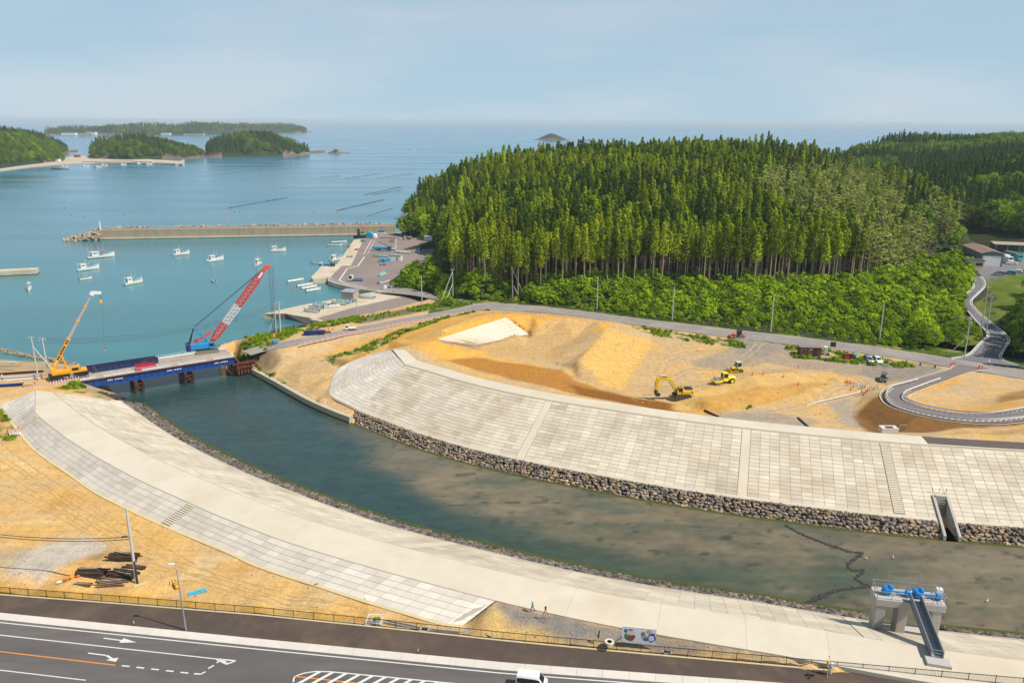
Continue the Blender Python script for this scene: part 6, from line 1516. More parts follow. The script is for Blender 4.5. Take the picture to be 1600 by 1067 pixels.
# blue barriers
BB=paint('barrier_blue',S(70,100,160,.8),.5)
for k,(x,y) in enumerate(((1327,597),(1337,599),(1346,601),(1352,600),(1362,603),(1370,601))):
    r=thing('barrier','low blue pipe barrier standing among cones on the gravel','barrier',on2(x,y),R(20*k%70),'blue barriers on the gravel'); one('frame',lambda b:b.path([(-.6,0,0),(-.6,0,.9),(.6,0,.9),(.6,0,0)],.05),BB,r); one('rail',lambda b:b.tube((-.6,0,.5),(.6,0,.5),.04,.04,6),BB,r); one('foot',lambda b:[b.beam((x_,-.3,.03),(x_,.3,.03),.06,.06) for x_ in (-.6,.6)],BB,r)
for k,(x,y) in enumerate(((1363,551.5),(1386,554.5),(1408,557.5))): pass
r=thing('road_barrier','long low steel rail along the gravel edge below the road','barrier',on2(1408,561)); 
q0=on2(1408,561)
for k,(x,y) in enumerate(((1416,561.5),(1438,564.5),(1461,567.5))): one('post',lambda b:b.box((0,0,.5),(.3,.3,1.0)),BB,r,loc=on2(x,y)-q0)
one('rail',lambda b:b.path([tuple(on2(x,y,.55)-q0) for x,y in ((1412,561),(1438,564.5),(1463,568))],.07),EDK,r)
# pipe and hoses on the site
a,c=on2(1261,628,.12),on2(1345,607,.12); b=MB(); b.tube(a,c,.13,.13,8); o=b.build('drain_pipe',PLATE); tag(o,'long thin white pipe lying across the site','pipe')
for (x0,y0,x1,y1,lb) in ((1102,638,1124,648,'short black drain channel left behind the far levee'),(1248,648,1265,663,'short black drain channel right behind the far levee')):
    a,c=on2(x0,y0,.1),on2(x1,y1,.1); b=MB(); b.tube(a,c,.25,.25,8); o=b.build('drain_channel',EDK); tag(o,lb,'drain')
# white slope paving in progress
def slope_patch():
    T=[P(683,533,10.02),P(790,497.5,10.02)]; Bm=[P(734,543.5,5.45),P(826,523.5,5.45)]
    r=thing('slope_paving','bright new concrete slope paving on the sandy embankment','paving'); n=9
    b=MB(); tt,bb=resample(T,n),resample(Bm,n)
    ribbon(b,[v+Vector((0,0,.12)) for v in tt],[v+Vector((0,0,.12)) for v in bb],0,.8); b.build('bed',JOINT,r)
    q=[]
    for i in range(n):
        for k in range(6): f0,f1=k/6,(k+1)/6; q.append(([tt[i].lerp(bb[i],f0)+Vector((0,0,.31)),tt[i].lerp(bb[i],f1)+Vector((0,0,.31)),tt[i+1].lerp(bb[i+1],f1)+Vector((0,0,.31)),tt[i+1].lerp(bb[i+1],f0)+Vector((0,0,.31))],random.uniform(.4,.9)))
    lay_panels(r,'panel',q,CREST,.06,.015)
slope_patch()
# little drain box beside the levee stairs
r=thing('drain_inlet','small concrete drain inlet with steel frame beside the levee stairs','drain',P(1389,668,8.6)); one('box',lambda b:(b.box((0,0,.3),(3.4,1.8,1.6)),),KERB,r); one('opening',lambda b:b.box((0,-.2,1.12),(1.6,1.0,.04)),EDK,r); one('frame',lambda b:b.path([(1.9,-.6,.6),(1.9,-.6,1.8),(3.4,-.6,1.8),(3.4,-.6,.6)],.05),STEEL,r)
# ---- yard buildings in the valley
def shed(p,deg,L,W,H,label,wallm,roofm,doorm,pitch=.12,name='warehouse'):
    r=thing(name,label,'building',p,R(deg))
    one('wall',lambda b:b.extrude([(-W/2,0),(W/2,0),(W/2,H),(0,H+W*pitch),(-W/2,H)],-L/2,L/2),wallm,r)
    for s in (-1,1):
        b=MB(); a=math.atan(2*pitch); b.box((s*W/4*1.03,0,H+W*pitch/2+.12),(W/2/math.cos(a)*1.06,L+.8,.12),ry=s*a); b.build('roof_slope',roofm,r)
    one('door',lambda b:b.box((0,-L/2-.03,H*.42),(W*.8,.08,H*.84)),doorm,r)
    for k in range(1): one('window',lambda b:b.box((-W/2-.03,-L*.22+k*3,H*.55),(.06,1.4,1.0)),GLASS,r)
    return r
WGR=mat('wall_grey_teal',S(118,134,136,.75),.8,var=.08,scale=.6,stretch=(6,6,.2)); RFB=mat('roof_brown',S(150,118,108,.75),.7,var=.12,scale=.5); WCR=paint('wall_cream',S(226,212,176,.8),.8)
shed(P(1545,405,yz)+Vector((0,7,0)),-12,24,9,5.5,'long grey warehouse with brown roof and white door in the valley yard',WGR,RFB,CABW)
r=thing('office','small cream office annex in front of the grey warehouse','building',P(1524,411,yz)+Vector((0,3,0)),R(-14)); one('wall',lambda b:b.box((0,0,1.6),(7.5,5,3.2)),WCR,r); one('roof',lambda b:b.box((0,0,3.3),(8.0,5.6,.2)),mat('roof_dark',S(80,76,74,.7),.8),r); w=one('window',lambda b:b.box((-2.0,-2.52,1.7),(1.8,.06,.9)),EDK,r); one('window',lambda b:b.box((1.8,-2.52,1.6),(2.6,.06,1.2)),EDK,r)
def lorry(label,p,deg,cabm,boxm,L=9.0):
    r=thing('lorry',label,'lorry',p,R(deg)); one('cab',lambda b:b.extrude([(L/2-2.0,.6),(L/2,.6),(L/2,1.7),(L/2-.35,3.0),(L/2-2.0,3.0)],-1.2,1.2),cabm,r); one('windscreen',lambda b:b.box((L/2-.14,0,2.3),(.04,2.1,1.0),ry=R(-15)),GLASS,r)
    one('box_body',lambda b:b.box((-1.1,0,2.2),(L-2.3,2.5,2.7),bev=.05),boxm,r); one('chassis',lambda b:b.box((0,0,.75),(L*.94,1.0,.25)),EDK,r)
    for x in (-L*.3,-L*.18,L*.36):
        for s in (-1,1): wheel(r,x,s*1.0,.5,.5,.35)
lorry('white lorry parked beside the grey warehouse',P(1570,402,yz)+Vector((0,2,0)),-82,CWHITE,CWHITE); lorry('teal lorry parked right of the white lorry',P(1585,398.5,yz)+Vector((0,2,0)),-80,CTEAL,WGR)
r=thing('open_shed','long low open shed with pale roof behind the lorries','building',P(1592,391,yz)+Vector((0,8,0)),R(-16)); one('roof',lambda b:b.box((0,0,4.6),(16,7,.2),rx=R(4)),mat('roof_pale',S(176,160,148,.75),.8),r); [one('post',lambda b:b.box((x,-3,2.3),(.25,.25,4.6)),STEEL,r) for x in (-7,-2,3,7)]; one('back_wall',lambda b:b.box((0,3,2.2),(16,.2,4.4)),mat('wall_green',S(90,120,110,.75),.8),r)
ret=[P(1549,430,8.6),P(1565,427,8.8),P(1600,425,8.8),P(1640,424,8.8)]
r=thing('retaining_wall','brown stained retaining wall below the parked cars','wall'); RW=mat('retaining_concrete',S(150,126,100,.75),.9,var=.2,scale=.5,stretch=(1,1,.15),world=True)
for a,c in zip(ret[:-1],ret[1:]):
    for k in range(4): u,v_=a.lerp(c,k/4),a.lerp(c,(k+1)/4); one('wall_panel',lambda b:b.beam(u+Vector((0,0,-.3)),v_+Vector((0,0,-.3)),.4,2.8),RW,r)
# quay clutter
def q_at(x,y): return P(x,y,2.05)
r=thing('harbour_crane','dark green loading machine on the breakwater end of the quay','crane',q_at(561,375)); one('tower',lambda b:(b.box((-.8,0,2.8),(1.3,1.3,5.6)),),EDK,r); one('hopper',lambda b:b.box((1.6,0,3.4),(2.6,2.0,1.4),bev=.2),paint('machine_green',S(50,140,80,.8),.5),r); one('base',lambda b:b.box((.4,0,1.0),(5.5,2.2,1.9)),EDK,r); one('counterweight',lambda b:b.box((-3,0,.7),(2.0,1.6,1.4)),EDK,r)
r=thing('crane_truck','cyan truck-mounted crane with slanting orange jib on the quay','truck',q_at(576,374.5),R(-12)); one('body',lambda b:b.box((0,0,1.6),(5.0,2.4,2.2),bev=.2),CYANP,r); one('cover',lambda b:b.extrude([(-2.4,2.6),(2.4,2.6),(0.4,3.8)],-1.1,1.1),CYANP,r); one('jib',lambda b:b.beam((-.6,0,3.0),(-6.5,0,8.0),.4,.4),BORANGE,r); one('white_base',lambda b:b.box((0,0,.5),(5.6,2.2,.6)),CABW,r); [wheel(r,x,s*1.0,.45,.45,.3) for x in (-1.7,1.7) for s in (-1,1)]
r=thing('water_tank','round white tank beside the cyan crane truck','tank',q_at(584,374.5)); one('tank',lambda b:b.lathe((0,0,0),[(1.3,0),(1.5,.4),(1.5,1.8),(1.1,2.5),(.3,2.8)],12),CABW,r); one('lid',lambda b:b.lathe((0,0,2.8),[(.35,0),(.35,.15)],8),STEEL,r)
r=thing('steel_rack','red steel rack standing on the quay asphalt','rack',q_at(611,380)); RR_=paint('rack_red',S(206,90,80,.8),.6); one('post',lambda b:[b.box((sx_*1.2,sy_*.7,.9),(.12,.12,1.8)) for sx_ in (-1,1) for sy_ in (-1,1)],RR_,r); one('shelf',lambda b:[b.box((0,0,z),(2.6,1.6,.1)) for z in (.3,1.0,1.8)],RR_,r)
b=MB(); b.path([(-6,0,.3),(4,0,.3),(5.5,-1.5,.3)],.18,6); o=b.build('steel_pipe',EDK,None,loc=q_at(606,374.5)); tag(o,'dark bent pipe lying beyond the red rack','pipe')
r=thing('boat_lorry','blue crane lorry carrying a cyan covered boat on the quay','lorry',q_at(598,394),R(-6)); one('cab',lambda b:b.box((3.2,0,1.5),(2.2,2.2,2.3),bev=.2),CBLU,r); one('flatbed',lambda b:b.box((-1.5,0,1.0),(7.5,2.2,.3)),EDK,r); one('covered_boat',lambda b:b.extrude([(-6,1.2),(1,1.2),(1.4,2.0),(-6.5,2.2)],-1.0,1.0),CYANP,r); one('jib',lambda b:b.beam((2.2,0,2.8),(-2.8,0,4.8),.3,.35),CBLU,r); [wheel(r,x,s*.95,.45,.45,.3) for x in (-3.5,-2.4,3.0) for s in (-1,1)]
boat('long white boat ashore on the quay below the crane lorry',q_at(594,403.5)+Vector((0,0,.2)),172,9,'skiff',GREENB); boat('white boat ashore by the shady quay end',q_at(628,397.5)+Vector((0,0,.2)),170,9,'skiff',HULLW)
boat('teal decked boat ashore against the bushes, lower quay',q_at(597,432)+Vector((0,0,.2)),78,8,'skiff'); boat('blue boat ashore in the bush shadow at the quay bottom',q_at(599,444)+Vector((0,0,.2)),60,7.5,'skiff',DKB)
def heap(label,p,m,w,d,h,n,name='tarp_heap',cat='tarpaulin',seed=0):
    r_=random.Random(seed+n); b=MB()
    for k in range(n): b.box((r_.uniform(-w,w),r_.uniform(-d,d),h*r_.uniform(.3,.6)),(w*r_.uniform(.5,.9),d*r_.uniform(.6,1.1),h*r_.uniform(.6,1.1)),rz=r_.uniform(-.4,.4),bev=.12)
    o=b.build(name,m,None,loc=p); tag(o,label,cat); return o
heap('cyan tarpaulin heap on the quay beside the white hut',q_at(601,411),CYANP,2.4,1.4,2.0,7); heap('cyan tarpaulin at the top of the quay by the net piles',q_at(626,370.5),CYANP,2.0,1.0,1.4,5); heap('blue tarpaulin bundle along the foot of the breakwater',q_at(595,365.8),BLUEP,2.2,.8,1.2,5); heap('bright blue tarpaulin on the lower pier',q_at(506.5,418.5),BLUEP,2.6,.8,.9,6); heap('pink and lilac crates on the quay near the bushes',q_at(598,416.5),paint('crate_lilac',S(176,130,160,.8),.6),1.6,1.0,1.0,6,'crates','crates'); heap('green net heap on the quay apron',q_at(566,380.5),paint('net_green',S(110,150,110,.8),.8),1.4,1.0,1.4,5,'net_heap','net'); heap('rusty gear on the apron edge',q_at(543,390),paint('gear_rust',S(190,110,60,.8),.7),1.0,.8,1.2,5,'gear_heap','gear'); heap('grey gear heap on the apron',q_at(546,404.5),WOODG,1.4,1.0,1.0,6,'gear_heap','gear'); heap('red and grey gear on the apron',q_at(556,393.5),ORFL,1.0,1.4,.7,5,'gear_heap','gear')
r=thing('forklift','dark forklift on the lower pier beside the blue tarpaulin','forklift',q_at(518,419.5)); one('body',lambda b:b.box((0,0,.9),(2.2,1.2,1.1),bev=.1),EDK,r); one('mast',lambda b:[b.box((1.2,s*.4,1.5),(.12,.12,3.0)) for s in (-1,1)],EDK,r); one('guard',lambda b:b.box((-.2,0,2.1),(1.2,1.1,.1)),EDK,r); [wheel(r,x,s*.55,.3,.3,.25) for x in (-.7,.7) for s in (-1,1)]
for k in range(24):
    x,y=628+rt.uniform(-7,18),371.5+rt.uniform(-1.5,5); b=MB(); b.lathe((0,0,0),[(.5,0),(.65,.4),(.3,.9)],7); o=b.build('net_pile',EDK if k%2 else WOODG,None,loc=q_at(x,y)); tag(o,'dark net bundle in the rows at the top of the quay' if k%2 else 'pale net bundle in the rows at the top of the quay','net','dark net bundles on the quay' if k%2 else 'pale net bundles on the quay')
r=thing('storage_hut','small white storage hut on the quay by the bushes','hut',q_at(618,409),R(-5)); one('wall',lambda b:b.box((0,0,1.4),(5.5,3.5,2.8)),CABW,r); one('roof',lambda b:b.box((0,0,2.9),(5.9,3.9,.15)),STEEL,r); one('door',lambda b:b.box((.8,-1.77,1.0),(1.0,.04,2.0)),STEEL,r)
r=thing('container','white container in the shade under the hill','container',q_at(668,377),R(-10)); one('box',lambda b:b.box((0,0,1.3),(5,2.4,2.6)),CABW,r); one('rib',lambda b:[b.box((-2.2+k*.5,-1.23,1.3),(.08,.06,2.4)) for k in range(10)],CABW,r)
r=thing('barrels','white and blue barrels by the bushes at the quay foot','barrels',q_at(604,455)); one('white_barrel',lambda b:b.lathe((-.9,0,0),[(.6,0),(.7,.6),(.6,1.8)],9),CABW,r); one('blue_barrel',lambda b:b.lathe((.9,0,0),[(.6,0),(.7,.6),(.6,1.5)],9),BLUEP,r)
r=thing('net_shed','pinkish shed with grey roof among the boats ashore','shed',P(545,470.5,1.95)+Vector((0,1.8,0)),R(-18)); one('wall',lambda b:b.box((0,0,1.5),(5.4,4.4,3.0)),mat('shed_pink',S(196,170,156,.78),.85,var=.1),r); one('roof',lambda b:b.box((0,0,3.1),(6.0,5.0,.16),rx=R(3)),paint('roof_grey',S(166,168,176,.78),.6),r); one('door',lambda b:b.box((1.0,-2.22,1.1),(1.2,.05,2.2)),STEEL,r)
# pipe load on the road and small gear
r=thing('pipe_load','bundle of dark navy tarpaulined pipes beside the road','pipes',P(491,526,5.65),R(12)); [one('pipe',lambda b:b.tube((-3.2,y,z),(3.2,y,z),.34,.34,10),CNAVY,r) for y,z in ((-.7,.35),(0,.35),(.7,.35),(-.35,.93),(.35,.93))]; one('strap',lambda b:[b.box((x,0,.65),(.12,2.2,1.25)) for x in (-1.8,1.8)],EDK,r)
r=thing('scrap_steel','line of small rusty steel parts right of the pipe bundle','steel',P(506,523,5.65)); one('piece',lambda b:[b.box((k*.9-1.8,rt.uniform(-.4,.4),.25),(.7,.5,.5)) for k in range(5)],RUST,r)
# rusty piles lying by the hammer
for k in range(7):
    r=thing('steel_pile','rusty H pile lying in the row under the pile hammer','steel pile',P(420+k*3.5,551+.7*k,4.4)+Vector((0,0,.25)),R(-38),'rusty piles under the hammer'); one('web',lambda b:b.box((0,0,0),(5.5,.06,.3)),RUST,r); one('flange',lambda b:[b.box((0,s*.17,0),(5.5,.05,.36)) for s in (-1,1)],RUST,r)
for k in range(5):
    r=thing('steel_pile','rusty H pile standing in the clump by the pile hammer','steel pile',P(419+k*2.2,552-.5*k,4.0),R(20),'standing piles by the hammer'); one('web',lambda b:b.box((0,0,1.2),(.06,.3,2.6)),RUST,r); one('flange',lambda b:[b.box((s*.17,0,1.2),(.05,.36,2.6)) for s in (-1,1)],RUST,r)
for k,(x,y) in enumerate(((452,528),(455,528),(461,527))):
    r=thing('warning_sign','yellow warning sign stuck in the grass above the rocky shore','sign',P(x,y,3.6),R(30),'yellow signs above the shore'); one('board',lambda b:b.box((0,0,1.1),(.7,.04,1.0),ry=R(8)),paint('sign_yellow',S(236,220,60,.8),.5),r); one('stake',lambda b:b.tube((0,.04,0),(0,.04,1.2),.04,.04,6),EDK,r)
# sheet-pile fence of pink netting along the sand road
def net_fence(pts,label,z=5.62):
    L=resample([P(x,y,z) for x,y in pts],34); r=thing('net_fence',label,'fence'); PK=paint('net_pink',S(206,168,160,.75),.8)
    for a,c in zip(L[:-1],L[1:]):
        b=MB(); b.beam(a+Vector((0,0,.5)),c+Vector((0,0,.5)),.03,.75); b.build('net_panel',PK,r)
    for a in L: one('post',lambda b:b.tube((0,0,0),(0,0,1.25),.07,.07,6),WRAIL,r,loc=a)
net_fence([(468,545),(540,528),(620,511.5),(690,497.5),(742,488)],'pinkish net fence with white posts along the sandy road')
r=thing('yellow_barrow','yellow and black survey barrow standing on the road bend','barrow',P(760,487,5.6)); one('frame',lambda b:b.path([(-1.2,0,.1),(-.9,0,1.1),(.6,0,.5),(1.0,0,1.3)],.07),YEL_P,r); one('wheel',lambda b:b.lathe((.9,-.1,.35),[(.1,0),(.35,0),(.35,.2),(.1,.2)],10,'Y'),RUBBER,r); one('tray',lambda b:b.box((0,0,.6),(1.2,.8,.3),bev=.05),EDK,r)
# ================================================================ near things
GCON=mat('gate_concrete',S(196,190,182,.8),.88,var=.12,scale=.6,bump=.1,col2=S(176,170,162,.8),scale2=.3,mix2=.56)
GBLUE=paint('hoist_blue',S(36,140,214,.85),.35)
def water_gate():
    a=P(1374,929,10.3); c=P(1484,939.5,10.3); W=(c-a).length; rz=math.atan2(c.y-a.y,c.x-a.x); D=3.0
    r=thing('water_gate','concrete water gate tower with blue hoists on the near levee','water gate',a,rz)
    one('deck',lambda b:b.box((W/2,D/2,-.5),(W,D,1.0),bev=.05),GCON,r)
    for x,w in ((.75,1.15),(W*.41,1.15),(W*.89,1.15)):
        one('pier',lambda b:b.box((x,1.1,-4.6),(w,2.0,7.2),bev=.06),GCON,r)
    one('haunch',lambda b:b.extrude([(-.0,-1.0),(-.0,-.98),(.18,-2.2),(.18,-1.0)],.2,2.6),GCON,r)
    # railing
    def rail(pts,nm):
        b=MB()
        for p,q in zip(pts[:-1],pts[1:]):
            p,q=Vector(p),Vector(q); b.beam(p+Vector((0,0,1.1)),q+Vector((0,0,1.1)),.07,.07); b.beam(p+Vector((0,0,.55)),q+Vector((0,0,.55)),.04,.04); n=max(1,int((q-p).length/1.4))
            for k in range(n+1): s=p.lerp(q,k/n); b.beam(s,s+Vector((0,0,1.1)),.06,.06)
        b.build(nm,STEEL,r)
    rail([(.1,.1,0),(.1,D-.1,0),(W-.1,D-.1,0),(W-.1,.1,0),(W*.62,.1,0)],'railing'); rail([(.1,.1,0),(W*.43,.1,0)],'front_railing')
    for x0 in (1.0,4.75):
        h=one('hoist',lambda b:(b.box((x0+.6,1.3,.55),(.9,.8,.9),bev=.12),b.lathe((x0+.3,1.0,.9),[(.2,0),(.42,.1),(.42,.6),(.2,.75)],10,'Y'),b.lathe((x0+.95,1.3,.9),[(.32,0),(.35,.35),(.2,.6)],10),b.box((x0+3.1,1.3,.5),(.65,.65,.8),bev=.1),b.box((x0+.1,1.3,.35),(.5,.5,.6),bev=.08)),GBLUE,r)
        one('drive_shaft',lambda b:(b.tube((x0+.9,1.3,.62),(x0+2.9,1.3,.62),.13,.13,10),b.lathe((x0+1.9,1.3,.0),[(.08,0),(.08,.6)],6)),GBLUE,h)
        for x in (x0+.6,x0+3.1): one('stem',lambda b:b.tube((x,1.5,.8),(x,1.5,3.4),.06,.05,8),STEEL,h)
    one('control_box',lambda b:b.box((W-.55,1.7,.75),(.8,.6,1.5),bev=.05),CABW,r)
    for x0,x1 in ((1.35,W*.41-.6),(W*.41+.6,W*.89-.6)):
        g=one('gate_leaf',lambda b:[b.box(((x0+x1)/2,1.9,-7.6),(x1-x0,.2,2.2))]+[b.box(((x0+x1)/2,1.72,-8.4+k*.7),(x1-x0,.2,.12)) for k in range(3)],mat('gate_steel',S(96,98,92,.75),.6,metal=.3,var=.2),r)
        one('guard_bar',lambda b:(b.beam((x0,.25,-6.2),(x1,.25,-6.2),.09,.09),b.beam((x0,.25,-6.9),(x1,.25,-6.9),.06,.06),b.beam(((x0+x1)/2,.25,-7.6),((x0+x1)/2,.25,-6.2),.09,.09),b.beam((x0+.03,.25,-7.6),(x0+.03,.25,-6.2),.09,.09),b.beam((x1-.03,.25,-7.6),(x1-.03,.25,-6.2),.09,.09),b.beam((x0,1.5,-4.4),(x1,1.5,-4.4),.12,.12)),STEEL,r)
    one('sill',lambda b:b.box((W/2,1.4,-6.9),(W+.6,4.6,1.6)),GCON,r)
    # gangway to the crest
    p0=P(1434,931.5,10.3); p1=P(1469,1021,10.25); T=(Matrix.Translation(a)@Matrix.Rotation(rz,4,'Z')).inverted(); u,v=T@p0,T@p1; u.z=.02; v.z=.0; d=(v-u).normalized(); n=Vector((-d.y,d.x,0))*.62
    one('gangway_floor',lambda b:b.beam(u,v,1.2,.1),mat('grating_grey',S(176,178,180,.8),.6,metal=.3,var=.25,scale=3),r)
    def sides(b):
        for s in (-1,1):
            b.beam(u+n*s+Vector((0,0,.45)),v+n*s+Vector((0,0,.45)),.05,.95); b.beam(u+n*s+Vector((0,0,1.0)),v+n*s+Vector((0,0,1.0)),.12,.1); b.beam(u+n*s+Vector((0,0,-.1)),v+n*s+Vector((0,0,-.1)),.14,.16)
    one('gangway_side',sides,mat('gangway_grey',S(150,154,160,.8),.5,metal=.4,var=.08),r)
    one('tread',lambda b:[b.box(tuple(u.lerp(v,(k+.5)/16)+Vector((0,0,.07))),(.75,.12,.04),rz=math.atan2(d.y,d.x)+PI/2) for k in range(16)],paint('tread_pale',S(222,222,220,.8),.5),r)
    one('end_gate',lambda b:[b.beam(v+n*s+d*.05,v+n*s+d*.05+Vector((0,0,1.1)),.09,.09) for s in (-1,1)]+[b.beam(v-n+d*.05+Vector((0,0,z)),v+n+d*.05+Vector((0,0,z)),.05,.05) for z in (.3,.7,1.1)],STEEL,r)
    one('landing_pad',lambda b:b.box(tuple(v+d*.6+Vector((0,0,-.12))),(2.6,1.6,.5),rz=math.atan2(d.y,d.x)+PI/2,bev=.03),GCON,r)
water_gate()
def outlet():
    gl,gr=gapL,gapR; r=thing('drain_outlet','concrete drain outlet with steel flap gate cut into the far levee','drain outlet')
    def wallseg(i,s):
        tl,cr=FT[i],FC[i]; d=(cr-tl); d.z=0; d.normalize(); t=(FT[i+1]-FT[i-1]); t.z=0; t.normalize(); b=MB()
        # profile along the slope: from in front of the toe up to 31 %
        pts=[(-3.0,.9),(0.0,2.45),(5.0,4.9)]
        vs=[]
        for u,z in pts:
            q=tl+d*u
            for w in (0,.45*s): vs+= [Vector((q.x+t.x*w,q.y+t.y*w,-1.0)),Vector((q.x+t.x*w,q.y+t.y*w,z))]
        fs=[]
        for k in range(2):
            o=k*4; fs+=[(o,o+1,o+5,o+4),(o+2,o+6,o+7,o+3),(o+1,o+3,o+7,o+5)]
        fs+=[(0,2,3,1),(8,9,11,10)]
        b.add(vs,fs); b.build('wing_wall',GCON,r)
    wallseg(gl,-1); wallseg(gr,1)
    mid=(FT[gl]+FT[gr])/2; dn=((FC[gl]+FC[gr])/2-mid); dn.z=0; dn.normalize(); t=(FT[gr]-FT[gl]); t.z=0; w=t.length; t.normalize(); az=math.atan2(t.y,t.x)
    q=mid+dn*4.6; one('back_wall',lambda b:b.box((q.x,q.y,2.2),(w,.5,5.4),rz=az),GCON,r)
    q=mid+dn*3.9; one('flap_gate',lambda b:(b.box((q.x,q.y,2.3),(w*.8,.2,3.4),rz=az),b.box((q.x,q.y-.12,3.6),(w*.8,.14,.18),rz=az),b.box((q.x,q.y-.12,2.6),(w*.8,.14,.18),rz=az),b.box((q.x,q.y-.12,1.6),(w*.8,.14,.18),rz=az),b.box((q.x,q.y-.1,2.3),(.16,.14,3.4),rz=az)),mat('gate_weathered',S(150,150,130,.75),.8,var=.25,scale=1.5),r)
    q=mid+dn*.8; one('channel_floor',lambda b:b.box((q.x,q.y,-.45),(w,8,.9),rz=az),mat('mossy_floor',S(96,96,40,.65),.9,var=.35,scale=.8,world=True,col2=S(70,60,30,.6),scale2=.5),r)
    q=mid+dn*5.6; one('handrail',lambda b:[b.tube((q.x+t.x*k,q.y+t.y*k,5.0),(q.x+t.x*k,q.y+t.y*k,6.0),.05,.05,6) for k in (-1.2,0,1.2)],STEEL,r)
outlet()
# ---- picture board
def board():
    p0=P(976.5,1001.5,9.62); p1=P(1029,1006,9.65); W=(p1-p0).length; r=thing('picture_board','white board with two bright round pictures standing on the gravel','sign',p0,math.atan2(p1.y-p0.y,p1.x-p0.x))
    H=2.25; one('panel',lambda b:b.box((W/2,0,H/2+.1),(W,.08,H)),paint('board_white_panel',S(240,238,238,.84),.6,var=.03),r)
    [one('post',lambda b:b.box((x,.1,H/2),(.1,.1,H)),STEEL,r) for x in (.5,W/2,W-.5)]; one('stay',lambda b:[b.beam((x,.1,1.6),(x,1.4,.0),.07,.07) for x in (.5,W-.5)],STEEL,r)
    def blob(x,z,w,h,c,k):
        b=MB(); n=14; vs=[(x+w/2*math.cos(2*PI*i/n)*(1+.12*math.sin(i*2.3+k)),-.042-.002*k,z+h/2*math.sin(2*PI*i/n)*(1+.12*math.cos(i*1.7+k))) for i in range(n)]; b.add(vs,[tuple(range(n))]); b.build('picture_shape',paint('picture_%d_%d_%d'%c,S(*c,.8),.6),r)
    for k,(x,z,w,h,c) in enumerate(((1.0,.95,1.5,1.1,(150,92,70)),(.45,1.75,.5,.55,(60,130,170)),(.62,1.15,.5,.7,(90,160,100)),(1.15,1.5,1.1,.6,(238,222,214)),(1.1,1.95,.7,.3,(200,120,150)),(2.75,1.5,.6,.7,(110,150,110)),(3.0,1.1,.9,.6,(200,170,130)),(3.15,.85,.8,.45,(40,110,190)),(3.5,1.95,.7,.45,(230,180,90)),(3.9,1.15,1.0,1.3,(90,80,160)),(3.85,1.05,.75,.8,(238,232,236)))): blob(x*W/4.4,z,w*W/4.4,h,c,k)
board()
